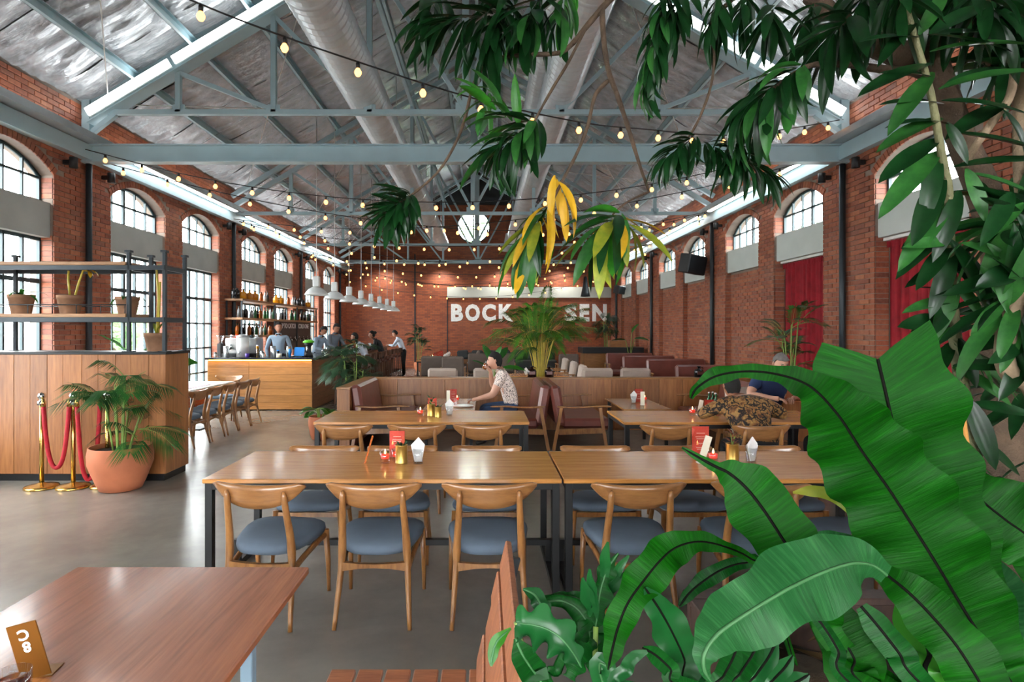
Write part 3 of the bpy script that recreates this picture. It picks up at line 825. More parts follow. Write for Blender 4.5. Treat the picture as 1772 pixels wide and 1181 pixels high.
t = empty('shelf_rack', (-4.6, 6.66, pz), 'black steel rack with two wooden shelves standing on the partition block', 'shelf')
for xx in (-3.585, -3.985, -5.6):
    for yy in (py0+.04, py1-.03):
        tb = MB(); tb.box(xx-.019, yy-.019, pz, xx+.019, yy+.019, 2.57, .002); tb.box(xx-.05, yy-.05, pz, xx+.05, yy+.05, pz+.008); tb.box(xx-.032, yy-.032, 2.55, xx+.032, yy+.032, 2.575); tb.build('post', 'steel_dark', t)
for zz in (1.80, 2.38):
    tb = MB()
    for yy in (py0+.02, py1-.01): tb.box(XL+.1, yy-.012, zz-.025, px1-.02, yy+.012, zz+.025)
    for xx in (-3.585, -3.985): tb.box(xx-.012, py0, zz-.025, xx+.012, py1, zz+.025)
    tb.build('shelf_frame', 'steel_dark', t)
    MB().box(XL+.1, py0, zz+.026, -4.0, py1, zz+.066, .004).build('shelf_board', 'shelf_wood', t)
tb = MB()
for yy in (py0+.01, py1-.01): tb.tube([(XL+.1, yy, 1.965), (-4.0, yy, 1.965)], .006, 6)
for k in range(8): tb.tube([(-5.9+.27*k, py0+.01, 1.86), (-5.9+.27*k, py0+.01, 1.965)], .005, 5)
tb.build('guard_rail', 'steel_dark', t)

# ---- generic plants
def frond(mb, base, d, L, droop, nl=22, ll=.28, lw=.02, rr=.006, start=.25, hang=.25, mi_leaf=0, mi_stem=1):
    base = Vector(base); d = Vector(d).normalized()
    def pt(t): return base+d*L*t+Vector((0, 0, -droop*L*t*t))
    mb.mi = mi_stem; mb.tube([pt(i/8) for i in range(9)], [rr*(1-.8*i/8) for i in range(9)], 5, False)
    mb.mi = mi_leaf
    for i in range(nl):
        tt = start+(1-start)*(i+.5)/nl; p = pt(tt); tan = (pt(min(1, tt+.02))-pt(tt-.02)).normalized()
        side = tan.cross(Vector((0, 0, 1))); side = side.normalized() if side.length > .05 else Vector((1, 0, 0))
        l = ll*(.45+.75*math.sin(PI*min(1, (tt-start)/(1-start)*.85+.12)))*R.uniform(.85, 1.1)
        for sg in (-1, 1):
            dv = (side*sg*.8+tan*(.5+.6*tt)+Vector((0, 0, .18))).normalized()
            q = p+dv*l*.5+Vector((0, 0, -hang*l*.15)); e = p+dv*l+Vector((0, 0, -hang*l*.8))
            wv = tan.cross(dv).cross(dv).normalized()*lw
            mb.add([p, q+wv, e, q-wv], [(0, 1, 2, 3)], True)
    if True:
        p = pt(1); mb.add([pt(.96), p+Vector((.01, 0, 0)), pt(1.0)+(pt(1)-pt(.9)).normalized()*ll*.5, p-Vector((.01, 0, 0))], [(0, 1, 2, 3)], True)
def palm(name, loc, label, fronds, leaf='leaf_palm', stem='stem_green', group=None, pot=None, cat='potted palm'):
    t = empty(name, loc, label, cat, group)
    if pot: pot(t, loc)
    for f in fronds:
        mb = MB(); kw = dict(f); base, d, L, dr = kw.pop('base'), kw.pop('dir'), kw.pop('L'), kw.pop('droop')
        cane = kw.pop('cane', None)
        if cane:
            mb.mi = 1; mb.tube(cane, [.010]*len(cane), 6, False)
        frond(mb, base, d, L, dr, **kw); mb.build('frond', [leaf, stem], t, fixn=False)
    return t
def round_pot(r0, r1, h, mat='terracotta', rim=.02, belly=True):
    def f(t, loc):
        x, y, z = loc; mb = MB(); c = (x, y, z)
        if belly: prof = [(r0*.8, 0), (r0, .01), (r0*1.18, h*.2), (r1*1.0, h*.6), (r1*1.01, h*.82), (r1*.97, h-.01), (r1*.97, h), (r1*.91, h), (r1*.9, h*.88), (.0, h*.88)]
        else: prof = [(r0, 0), (r1*.97, h*.8), (r1*1.0, h*.8), (r1*1.02, h), (r1*.93, h), (r1*.9, h*.9), (0, h*.9)]
        mb.lathe(prof, 28, c, close=False); mb.build('pot', mat, t)
        mb = MB(); mb.lathe([(0, h*.885), (r1*.9, h*.885)], 20, (x, y, z+.004), close=False); mb.build('soil', 'soil', t)
    return f
def fan(n, loc, z0, zt, spread, L, droop, seed, cane_from=None, ll=.25, lw=.016, elev=(.3, 1.2), nl=22, hang=.3, start=.25, K=6):
    rr = random.Random(seed); out = []; tops = []
    for k in range(K):
        a = 2*PI*k/K+rr.uniform(-.4, .4); r = rr.uniform(.3, 1)*spread
        tops.append((a, Vector((loc[0]+r*math.cos(a), loc[1]+r*math.sin(a), z0+(zt-z0)*(k+.5)/K)), Vector((loc[0]+.45*r*math.cos(a), loc[1]+.45*r*math.sin(a), (loc[2]+cane_from[0]) if cane_from else 0))))
    for i in range(n):
        ka, top, foot = tops[i % K]; a = ka+rr.uniform(-1.3, 1.3)+(PI if rr.random() < .25 else 0); el = rr.uniform(*elev)
        b = top-Vector((0, 0, .05*(i//K)*rr.uniform(.5, 1.5)))
        d = Vector((math.cos(a)*math.cos(el), math.sin(a)*math.cos(el), math.sin(el)))
        cane = bez(foot, (foot+top)/2+V(0, 0, .05), top, 5) if (cane_from is not None and i < K) else None
        out.append(dict(base=b, dir=d, L=L*rr.uniform(.75, 1.15), droop=droop*rr.uniform(.7, 1.3), cane=cane, ll=ll, lw=lw, nl=nl, hang=hang, start=start))
    return out
# foreground-left potted palm
pl = (-3.86, 6.12, 0)
palm('potted_palm', pl, 'feathery green palm in a wide terracotta pot in front of the wooden partition',
     fan(34, pl, .62, 1.22, .20, .55, .38, 5, (.38, .3), .24, .0055, (.15, 1.35), 22, .8, .2, 8), 'leaf_palm', 'stem_green', pot=round_pot(.20, .305, .46))

def leafgrid(mb, L, W, curl=.3, fold=.25, n=8, wave=0, tipdrop=0.0):
    "leaf along +x from origin, upper side +z; curl bends the tip down"
    def w(t): return W*.5*(math.sin(PI*min(1, t*.93+.05))**.75)*(1-.15*t)
    def fn(u, v):
        s = (v-.5)*2; ang = curl*u
        x = L*(math.sin(ang)/curl if abs(curl) > 1e-3 else u); z = -L*((1-math.cos(ang))/curl if abs(curl) > 1e-3 else 0)
        ww = w(u) if 0 < u < 1 else (.0 if u >= 1 else W*.08)
        return (x, s*ww, z+abs(s)*ww*fold+wave*math.sin(u*22)*abs(s)*ww)
    mb.grid(fn, n, 4); return mb
LEAFMESH = {}
def leafmesh(key, L, W, mat, **kw):
    if key in LEAFMESH: return LEAFMESH[key]
    mb = MB(); leafgrid(mb, L, W, **kw); o = mb.build('leaf', mat, None, loc=(0, 0, 0), fixn=False); me = o.data; bpy.data.objects.remove(o)
    LEAFMESH[key] = me; return me
def aim(pos, d, roll=0, s=1.0):
    "leaf matrix: +x along d, +z as upward as possible"
    d = Vector(d).normalized(); up = Vector((0, 0, 1))
    if abs(d.dot(up)) > .98: up = Vector((0, 1, 0))
    y = up.cross(d).normalized(); z = d.cross(y)
    M = Matrix((d, y, z)).transposed().to_4x4() @ Matrix.Rotation(roll, 4, 'X') @ Matrix.Scale(s, 4); M.translation = Vector(pos); return M
# pots on the rack
def small_pot(loc, r, h): return round_pot(r*.72, r, h, 'terracotta_old', .01, False)
plain('terracotta_old', '#8f6a50', .9, 0, .2, 9, .2)
def pot_plant(loc, label, r, h, leaves, group='small pots on the steel rack', stalks=()):
    t = empty('potted_plant', loc, label, 'potted plant', group); small_pot(loc, r, h)(t, loc)
    for i, (d, L, W, c, mat) in enumerate(leaves):
        me = leafmesh(('pp', round(L, 2), round(W, 2), mat, c), L, W, mat, curl=c, n=8); inst(me, 'leaf', t, mat4=aim((0, 0, h*.9), d))
    for i, pts in enumerate(stalks):
        MB().tube([Vector(loc)+Vector(p) for p in pts], .012, 6).build('stalk', 'stem_yellow', t)
    return t
sh = 1.866
pot_plant((-5.30, 6.6, sh), 'small clay pot with arching strap leaves at the left end of the rack', .13, .22, [((.8, .3, .9), .3, .05, 1.6, 'leaf_palm'), ((1, -.3, .5), .3, .05, 1.5, 'leaf_light'), ((-.8, 0, .9), .3, .05, 1.5, 'leaf_palm'), ((.2, -.9, .8), .26, .05, 1.5, 'leaf_palm'), ((.6, -.6, 1.2), .24, .05, 1.3, 'leaf_light'), ((-.4, .6, 1.2), .24, .05, 1.3, 'leaf_light')])
t_ = pot_plant((-4.78, 6.65, sh), 'clay pot with two bare yellow flower stalks in the middle of the rack', .13, .215, [((.9, .2, .5), .12, .04, 1.2, 'leaf_olive')], stalks=[[(0, 0, .18), (-.02, 0, .4), (-.015, 0, .5)], [(.05, 0, .18), (.10, 0, .36), (.15, 0, .5), (.20, 0, .5)]])
for i in range(5): inst(leafmesh(('wilt', i % 2), .10, .05, 'leaf_yellow', curl=1.2, n=5), 'wilted_leaf', t_, mat4=aim((.17+.02*i, .01*(i % 3-1), .50), (1, math.sin(i*2), -.5*(i % 3)+.2)))
pot_plant((-4.12, 6.65, sh), 'clay pot with drooping strap leaves at the right end of the wooden shelf', .125, .20, [((-1, 0, .5), .24, .07, 1.7, 'leaf_light'), ((-.9, -.4, .9), .24, .06, 1.6, 'leaf_palm'), ((1, 0, .7), .26, .05, 1.7, 'leaf_palm'), ((.3, -.9, .6), .22, .05, 1.4, 'leaf_palm'), ((.9, .4, .4), .22, .05, 1.5, 'leaf_light')])
pot_plant((-3.80, 6.68, pz), 'clay pot with a bare tall stalk standing on the partition inside the rack frame', .13, .21, [((.4, 0, 1.5), .22, .06, .8, 'leaf_olive'), ((-.3, .3, 1.5), .18, .05, .8, 'leaf_olive')], stalks=[[(0, 0, .18), (.02, 0, .6), (.0, 0, .95), (.03, 0, 1.0)], [(.02, 0, .18), (.04, 0, .8)]])
# banana-leaved plant behind the partition
t = empty('banana_plant', (-4.62, 7.7, 0), 'young banana plant with bright broad leaves behind the partition corner', 'plant')
round_pot(.2, .28, .42)(t, (-4.62, 7.7, 0))
MB().tube([(-4.62, 7.7, .35), (-4.62, 7.7, 1.2)], [.05, .03], 8).build('stem', 'stem_green', t)
for i, (dx, dz, L, mat, rl) in enumerate(((.9, .35, .75, 'leaf_light', .9), (.7, .9, .6, 'leaf_light', -.7), (-.5, 1.1, .7, 'leaf_palm', .5), (1.0, .05, .6, 'leaf_fern_pale', 1.2), (-.9, .5, .6, 'leaf_light', -1))):
    inst(leafmesh(('ban', mat, round(L, 2)), L, L*.36, mat, curl=.8, n=10, wave=.12), 'leaf', t, mat4=aim((0, 0, 1.15), (dx, -.2*(i % 2), dz), rl))

# ================================================================ stanchions and ropes
sp = [(-4.73, 6.16), (-4.40, 6.17), (-4.07, 6.22)]
for i, (x, y) in enumerate(sp):
    t = empty('rope_stanchion', (x, y, 0), ['leftmost brass stanchion with a ball top beside the partition', 'middle brass stanchion with a ball top beside the partition', 'brass stanchion half hidden behind the terracotta palm pot'][i], 'stanchion', 'brass rope stanchions')
    mb = MB(); mb.lathe([(0, 0), (.16, 0), (.162, .012), (.155, .026), (.11, .036), (.05, .042), (.024, .06)], 28, (x, y, 0), close=False); mb.build('base', 'brass', t)
    mb = MB(); mb.tube([(x, y, .04), (x, y, .93)], .022, 14); mb.build('post', 'brass', t)
    mb = MB(); mb.lathe([(.022, 0), (.042, .005), (.042, .045), (.02, .055), (.018, .065), (.034, .078), (.042, .1), (.034, .125), (0, .14)], 16, (x, y, .88), close=False); mb.build('ball_cap', 'chrome', t)
for i, (a, b, sag, lab) in enumerate((((-4.69, 6.16), (-4.42, 6.17), .68, 'red velvet rope looped between the two left stanchions'), ((-4.34, 6.17), (-4.16, 6.27), .82, 'red velvet rope looped between the middle and the hidden stanchion'))):
    pts = []
    for k in range(19):
        u = k/18; c = 1-(2*u-1)**4*.55-(2*u-1)**2*.45
        pts.append(V(a[0]+(b[0]-a[0])*u, a[1]+(b[1]-a[1])*u-.03, .90-sag*c))
    r_ = MB(); r_.tube(pts, .022, 10)
    o = r_.build('velvet_rope', 'red_rope', None, lab, 'rope', 'velvet ropes')
    for q in (0, -1):
        p = pts[q]; MB().tube([p+V(0, 0, .05), p-V(0, 0, .03)], [.015, .026], 10).build('brass_end', 'brass', o)

# ================================================================ chairs
def make_chair(seat='seat_fabric'):
    t = empty('dining_chair', (0, 0, 0), 'oak dining chair', 'chair')
    mb = MB(); n = 28
    def outline(k, s):
        a = 2*PI*k/n; ca, sa = math.cos(a), math.sin(a)
        e = .62; cx_ = math.copysign(abs(ca)**e, ca); sy_ = math.copysign(abs(sa)**e, sa)
        wd = .235+.045*sy_; return (cx_*wd*s, .235*sy_*s+.0)
    rings = [(.86, .392), (.97, .402), (1.0, .425), (.985, .445), (.90, .460), (.6, .468), (.2, .464)]
    vs = []; fs = []
    for s, z in rings:
        for k in range(n):
            x, y = outline(k, s); vs.append((x, y+.02, z+.012*(y/.235)*(1 if z > .41 else 1)))
    for i in range(len(rings)-1):
        for k in range(n):
            a, b = i*n+k, i*n+(k+1) % n; fs.append((a, b, b+n, a+n))
    fs.append(tuple(reversed(range(n)))); fs.append(tuple(range((len(rings)-1)*n, len(rings)*n)))
    mb.add(vs, fs, True); mb.build('seat', seat, t)
    mb = MB()
    def bk(u, v, off):
        s = 2*u-1; a = abs(s); hh = .118*(1-a**2.4)**.75+.018
        zt = .805+.012*a*a-.02*max(0, a-.9)*6; z = zt-hh*v; y = -.25+.038*s*s+.02*(1-v)*-1
        return (.272*s, y+off, z)
    nu, nv = 20, 4; vs = [bk(i/nu, j/nv, 0.011) for i in range(nu+1) for j in range(nv+1)]+[bk(i/nu, j/nv, -.008) for i in range(nu+1) for j in range(nv+1)]
    N = (nu+1)*(nv+1); fs = []
    for i in range(nu):
        for j in range(nv):
            a = i*(nv+1)+j; q = (a, a+nv+1, a+nv+2, a+1); fs.append(q); fs.append(tuple(N+k for k in reversed(q)))
    for i in range(nu):
        for j in (0, nv):
            a = i*(nv+1)+j; fs.append((a, a+nv+1, N+a+nv+1, N+a))
    for i in (0, nu):
        for j in range(nv): a = i*(nv+1)+j; fs.append((a, a+1, N+a+1, N+a))
    mb.add(vs, fs, True); mb.build('backrest', 'oak_back', t)
    for sg in (-1, 1):
        mb = MB(); mb.tube(spline([(sg*.212, -.285, 0), (sg*.198, -.235, .2), (sg*.188, -.205, .36), (sg*.182, -.213, .5), (sg*.172, -.25, .66), (sg*.168, -.272, .775)], 3), [.0125, .014, .0155, .017, .018, .019, .0215, .024, .0235, .022, .021, .020, .019, .018, .017, .009], 10); mb.build('leg', 'oak_chair', t)
        mb = MB(); mb.tube([(sg*.238, .235, 0), (sg*.236, .225, .2), (sg*.228, .205, .405)], [.0115, .016, .021], 10); mb.build('leg', 'oak_chair', t)
        mb = MB(); mb.tube(spline([(sg*.226, .21, .375), (sg*.215, .08, .362), (sg*.2, -.08, .335), (sg*.189, -.21, .30)], 3), .016, 8, flat=1.3); mb.build('side_rail', 'oak_chair', t)
    mb = MB(); mb.prism([(-.18, .335), (-.18, .305), (-.09, .318), (0, .322), (.09, .318), (.18, .305), (.18, .335), (.18, .355), (.09, .347), (0, .343), (-.09, .347), (-.18, .355)], -.225, -.200, 'y'); mb.build('rear_rail', 'oak_chair', t)
    mb = MB(); mb.bar((-.225, .2, .375), (.225, .2, .375), .022, .035); mb.build('front_rail', 'oak_chair', t)
    return t
chair = make_chair()
chair_dark = None
def C(x, y, rz, label, group): return put(chair, (x, y, 0), rz, label, group)
gA = 'oak chairs on the near side of the front tables'
for x, rz, lab in ((-1.27, -.10, 'blue-seated oak chair at the left end of the front table, near side'),
                   (-.636, 0, 'blue-seated oak chair in the middle of the front table, near side'),
                   (.018, .02, 'blue-seated oak chair right of the middle of the front table, just behind the slatted backrest'),
                   (.868, .03, 'blue-seated oak chair at the left of the right-hand front table, near side'),
                   (1.60, -.12, 'blue-seated oak chair half hidden by the large pale fern leaf'),
                   (2.30, .0, 'blue-seated oak chair at the right, mostly behind the fern leaves')):
    C(x, 3.52, rz, lab, gA)
gB = 'oak chairs on the far side of the front tables'
for x, lab in ((-1.28, 'blue-seated chair facing the camera across the front table, leftmost'), (-.66, 'blue-seated chair facing the camera across the front table, second from left'),
               (.01, 'blue-seated chair facing the camera across the front table, third from left'), (.87, 'blue-seated chair facing the camera under the right-hand front table, leftmost'),
               (1.52, 'blue-seated chair facing the camera under the right-hand front table, second'), (2.22, 'blue-seated chair facing the camera under the right-hand front table, behind the fern')):
    C(x, 4.37, PI, lab, gB).scale = (1.02, 1, .935)
gC = 'oak chairs on the near side of the second tables'
for x, rz, lab in ((-1.30, -.05, 'oak chair at the left end of the second table row'), (-.64, .03, 'oak chair behind the red menu card, second table row'), (-.03, 0, 'oak chair at the right of the left second table'),
                   (1.70, 0, 'oak chair at the left of the right-hand second table'), (2.52, .04, 'oak chair right behind the seated person in brown patterned shirt')):
    C(x, 5.52 if x > 2 else 5.56, rz, lab, gC)

def make_table(W, D, Hh, name, label, loc, top='table_wood', steel='black_steel', stretcher='front', th=.028):
    x0, y0 = loc; t = empty(name, (x0+W/2, y0+D/2, 0), label, 'table')
    MB().box(x0, y0, Hh-th, x0+W, y0+D, Hh, .004).build('tabletop', top, t)
    s = .047; i = .012
    for a in (x0+i, x0+W-i-s):
        for b in (y0+i, y0+D-i-s): MB().box(a, b, 0, a+s, b+s, Hh-th-.001, .002).build('leg', steel, t)
    zt = Hh-th-.002
    for b in (y0+i, y0+D-i-s): MB().box(x0+i+s, b, zt-.04, x0+W-i-s, b+s, zt).build('apron_rail', steel, t)
    for a in (x0+i, x0+W-i-s):
        MB().box(a, y0+i+s, zt-.04, a+s, y0+D-i-s, zt).build('apron_rail', steel, t)
        MB().box(a, y0+i+s, .0, a+s, y0+D-i-s, .045).build('floor_rail', steel, t)
    if stretcher: MB().box(x0+i+s, y0+D*.5, .155, x0+W-i-s, y0+D*.5+.04, .195).build('stretcher', steel, t); \
        MB().box(x0+i, y0+D*.5, .04, x0+i+s, y0+D*.5+.04, .195).build('stretcher_post', steel, t); MB().box(x0+W-i-s, y0+D*.5, .04, x0+W-i, y0+D*.5+.04, .195).build('stretcher_post', steel, t)
    return t
TZ = .734
make_table(2.285, .85, TZ, 'dining_table', 'long wooden dining table on black steel legs in the front row, left of the gap', (-1.80, 3.668))
make_table(2.29, .85, TZ, 'dining_table', 'long wooden dining table in the front row, right of the gap', (.497, 3.668))
make_table(2.23, .85, TZ, 'dining_table', 'long wooden dining table in the second row, on the left', (-1.775, 5.95))
make_table(2.23, .85, TZ, 'dining_table', 'long wooden dining table in the second row, where the patterned-shirt guest sits', (1.43, 5.95))
# near-left table with the angled steel trestle
t = empty('cafe_table', (-1.16, 1.7, 0), 'reddish wooden table in the near left corner of the picture', 'table')
MB().box(-1.63, .85, TZ-.028, -.705, 2.31, TZ, .004).build('tabletop', 'table_red', t)
plain('steel_lightblue', '#7f98a8', .4, 0, .05)
for y in (1.95, 1.15):
    for x in (-.80, -1.53):
        MB().box(x-.02, y-.02, 0, x+.02, y+.02, TZ-.03, .003).build('leg', 'steel_lightblue', t)
    MB().box(-1.51, y-.015, TZ-.10, -.82, y+.015, TZ-.03).build('cross_rail', 'steel_lightblue', t)
    MB().box(-1.51, y-.01, .42, -.82, y+.01, .45).build('cross_rail', 'steel_lightblue', t)

# ---- slatted folding bench-chair in the foreground
def slat_chair():
    t = empty('slatted_chair', (-.22, 1.65, 0), 'slatted wooden garden chair seen end-on at the bottom of the picture', 'chair')
    for i in range(6):
        x = -.555+i*.0995
        MB().box(x, 1.25, .435, x+.088, 2.085, .458, .004).build('seat_slat', 'slat_wood', t)
    z = .50
    for i in range(4):
        mb = MB(); x = -.038+(z-.46)*.24
        M = Matrix.Translation((x, 0, z)) @ Matrix.Rotation(.235, 4, 'Y')
        mb.box(-.004+(.006 if i % 2 else 0), 1.2, 0, .018+(.006 if i % 2 else 0), 2.10-.012*(3-i), .098, .004, M); mb.build('back_slat', 'slat_wood', t); z += .1075
    for y in (1.35, 1.98):
        MB().bar((-.02, y, .40), (.105, y, .90), .03, .02, (0, 1, 0)).build('back_post', 'steel_dark', t)
        MB().bar((-.02, y, .0), (-.02, y, .45), .03, .03).build('leg', 'steel_dark', t); MB().bar((-.52, y, .0), (-.52, y, .45), .03, .03).build('leg', 'steel_dark', t)
        MB().box(-.54, y-.015, .405, .0, y+.015, .435).build('seat_rail', 'steel_dark', t)
    return t
slat_chair()

# ================================================================ booth of wood panels with leather armchairs
t = empty('booth_partition', (.9, 9.8, 0), 'low wood-panelled booth screen behind the leather seats', 'partition')
bx0, bx1, by0, by1, bz = -2.07, 4.75, 9.72, 9.92, .885
MB().box(bx0, by0+.02, 0, bx1, by1, bz-.03).build('core', 'partition_wood', t)
MB().box(bx0, by0-.0, bz-.03, bx1, by1+.01, bz, .004).build('cap', 'oak_back', t)
x = bx0+.19
i = 0
while x < bx1-.05:
    wd = min(.40, bx1-x); MB().box(x+.002, by0-R.uniform(0, .003), .03, x+wd-.002, by0+.02, bz-.032, .002).build('panel', 'partition_wood', t); x += wd
MB().box(bx0, 8.05, 0, bx0+.18, by0-.0, bz-.03, .003).build('wing', 'partition_wood', t); MB().box(bx0-.005, 8.04, bz-.03, bx0+.185, by0, bz, .004).build('wing_cap', 'oak_back', t)

def make_armchair(L, name='leather_armchair', leather='leather', rot=0):
    "faces +x, back at x=0; near end at y=0, far end at y=L"
    t = empty(name, (0, 0, 0), 'x', 'armchair')
    for yy in (0, L-.03):
        y = yy+.015
        mb = MB(); mb.tube(spline([(.04, y, .615), (.3, y, .60), (.6, y, .617), (.80, y, .612)], 4), [.014]+[.02]*11+[.010], 8, flat=.7); mb.build('armrest', 'oak_chair', t)
        MB().bar((.10, y, .60), (-.01, y, 0), .035, .045, (1, 0, 0)).build('leg', 'oak_chair', t)
        MB().bar((.64, y, .60), (.735, y, 0), .035, .045, (1, 0, 0)).build('leg', 'oak_chair', t)
        MB().bar((.06, y, .26), (.69, y, .28), .03, .075).build('side_rail', 'oak_chair', t)
    MB().bar((.69, .03, .28), (.69, L-.03, .28), .03, .07).build('front_rail', 'oak_chair', t)
    MB().box(.12, .05, .30, .80, L-.05, .44, .035).build('seat_cushion', leather, t)
    M = Matrix.Translation((.04, 0, .33)) @ Matrix.Rotation(-.16, 4, 'Y')
    mb = MB(); mb.box(-.01, .05, 0, .14, L-.05, .57, .04, M); mb.build('back_cushion', leather, t)
    return t
ac = make_armchair(1.5)
# mirrored version faces -x
put(ac, (-1.86, 8.08, 0), 0, 'brown leather bench seat against the left wing of the booth screen, facing right', 'leather bench seats in the booth')
put(ac, (.87, 8.05+1.5, 0), PI, 'brown leather bench seat behind the man in the spotted shirt, facing left', 'leather bench seats in the booth')
put(ac, (.96, 8.05, 0), 0, 'brown leather bench seat in the middle, its back against the spotted-shirt man\'s seat, facing right', 'leather bench seats in the booth')
put(ac, (3.95, 8.05+1.5, 0), PI, 'brown leather bench seat facing left near the right end of the booth screen', 'leather bench seats in the booth')
def low_table(x0, x1, y0, y1, label):
    t = empty('low_table', ((x0+x1)/2, (y0+y1)/2, 0), label, 'table')
    MB().box(x0, y0, .595, x1, y1, .62, .004).build('tabletop', 'table_booth', t)
    for a in (x0+.03, x1-.07):
        for b in (y0+.06, y1-.10): MB().box(a, b, 0, a+.04, b+.04, .595).build('leg', 'black_steel', t)
wood('table_booth', '#bb8550', '#94602f', (26, 1.6, 26), .27, .45, .0)
low_table(-.84, -.14, 7.65, 9.0, 'low wooden table in the left booth in front of the spotted-shirt man')
low_table(1.86, 2.50, 7.75, 9.0, 'low wooden table in the right booth with a menu card and candle')
# ================================================================ things on the tables
def candle(x, y, z, label, s=1):
    t = empty('candle_glass', (x, y, z), label, 'candle', 'red candle glasses on the tables'); c = (x, y, z)
    MB().lathe([(0, 0), (.032*s, .001), (.038*s, .085*s), (.035*s, .085*s), (.030*s, .03*s), (0, .03*s)], 18, c, close=False).build('glass', 'candle_clear', t)
    MB().lathe([(0, .032*s), (.029*s, .032*s), (.0325*s, .062*s), (0, .062*s)], 16, c, close=False).build('glowing_wax', 'glowing_wax', t)
    MB().lathe([(0, .062*s), (.007*s, .070*s), (.005*s, .084*s), (0, .10*s)], 8, c, close=False).build('flame', 'flame', t)
glassy('candle_clear', (.93, .95, .96), .03, .6)
def napkin_glass(x, y, z, label, rz=0):
    t = empty('napkin_glass', (x, y, z), label, 'napkin glass', 'glasses of white napkins on the tables'); c = (x, y, z)
    MB().lathe([(0, 0), (.034, .001), (.042, .11), (.039, .11), (.031, .012), (0, .012)], 18, c, close=False).build('glass', 'candle_clear', t)
    for k, (a, h, wd) in enumerate(((rz, .19, .08), (rz+.5, .165, .074), (rz-.4, .175, .070))):
        mb = MB(); M = Matrix.Translation((x, y, z)) @ Matrix.Rotation(a, 4, 'Z') @ Matrix.Translation((.003*k, .006*k-.006, 0))
        out = [(-wd*.30, .016), (wd*.30, .016), (wd*.62, h*.72), (wd*.05, h), (-wd*.62, h*.70)]
        n = len(out); mb.add([M @ Vector((p[0], -.004, p[1])) for p in out]+[M @ Vector((p[0]*.96, .004, p[1]*.985)) for p in out], [tuple(range(n)), tuple(range(2*n-1, n-1, -1))]+[(i, (i+1) % n, (i+1) % n+n, i+n) for i in range(n)], False)
        mb.build('napkin', 'napkin', t)
def red_card(x, y, z, label, w_=.105, h=.19, rz=0):
    t = empty('menu_card', (x, y, z), label, 'menu card', 'red menu cards in clear stands'); t.rotation_euler = (0, 0, rz)
    def lb(nm, m, *a, **k): mb = MB(); mb.box(*a, **k); mb.v = [(v[0]+x, v[1]+y, v[2]+z) for v in mb.v]; return mb.build(nm, m, t)
    lb('stand', 'candle_clear', -w_/2-.004, -.03, 0, w_/2+.004, .03, .006); lb('stand', 'candle_clear', -w_/2-.004, -.006, 0, w_/2+.004, -.003, h+.004)
    lb('card', 'red_card', -w_/2, -.003, .006, w_/2, .002, h)
    for i, (zz, ww) in enumerate(((.78, .5), (.66, .62), (.60, .5), (.45, .3), (.32, .55), (.26, .45))): lb('printed_line', 'cream_red', -w_*ww/2, -.0065, h*zz, w_*ww/2, -.006, h*zz+.004)
plain('cream_red', '#f4b9a8', .6)
def white_tag(x, y, z, label, lean=.0, mat='cream', h=.17, w_=.045, rz=0):
    mb = MB(); M = Matrix.Translation((x, y, z)) @ Matrix.Rotation(rz, 4, 'Z') @ Matrix.Rotation(lean, 4, 'Y')
    mb.box(-w_/2, -.002, .004, w_/2, .002, h, 0, M); mb.box(-w_/2, -.02, 0, w_/2, .03, .004, 0, Matrix.Translation((x, y, z)) @ Matrix.Rotation(rz, 4, 'Z'))
    return mb.build('table_tag', mat, None, label, 'table tag', 'upright tags on the tables', loc=(x, y, z))
def can(x, y, z, label, kind='plain', s=1.0):
    t = empty('plant_tin', (x, y, z), label, 'plant tin', 'gold tins with little plants'); c = (x, y, z)
    MB().lathe([(0, 0), (.043*s, 0), (.045*s, .004), (.043*s, .008), (.043*s, .126*s), (.045*s, .13*s), (.040*s, .13*s), (.040*s, .115*s), (0, .115*s)], 20, c, close=False).build('tin', 'gold_can', t)
    rr = random.Random(int(x*97+y*31))
    m = {'plain': 'leaf_palm_dark', 'succ': 'leaf_fern_pale', 'dry': 'dry_flower'}[kind]
    k = {'plain': 9, 'succ': 14, 'dry': 26}[kind]; up = {'plain': .02, 'succ': .09, 'dry': .10}[kind]
    for i in range(k):
        a = i*2.4; r = .012+.02*rr.random(); z0 = .115*s+up*rr.random()
        inst(leafmesh(('tin', kind), .045, .018 if kind != 'dry' else .014, m, curl=.5, n=4, fold=.4), 'leaf', t, mat4=aim((r*math.cos(a), r*math.sin(a), z0), (math.cos(a), math.sin(a), .7+.6*rr.random())))
        if kind != 'plain' and i % 3 == 0: MB().tube([(x, y, z+.11), (x+r*math.cos(a), y+r*math.sin(a), z+z0)], .003, 4).build('stem', 'stem_green', t)
plain('dry_flower', '#7a4a3a', .9)
T = TZ
candle(-.715, 4.12, T, 'red candle glass on the left front table, in front of the red card'); candle(-.645, 4.19, T, 'red candle glass just right of the front one on the left front table')
red_card(-.655, 4.29, T, 'red menu card standing on the left front table behind the gold tin', .112, .20)
can(-.598, 4.12, T, 'gold tin with a low plant on the left front table', 'plain'); napkin_glass(-.478, 4.10, T, 'glass of folded white napkins on the left front table')
white_tag(-.86, 4.13, T, 'thin brass table marker leaning on the left front table', .28, 'brass_red', .20, .012)
candle(1.632, 4.14, T, 'red candle glass on the right front table behind the curling fern tip'); red_card(1.60, 4.30, T, 'red menu card standing on the right front table', .125, .23)
white_tag(1.535, 4.12, T, 'cream tag leaning beside the candle on the right front table', .30, 'cream', .20, .05)
can(1.765, 4.13, T, 'gold tin with dry reddish flowers on the right front table', 'dry', 1.05); napkin_glass(1.895, 4.12, T, 'glass of folded white napkins on the right front table', .4)
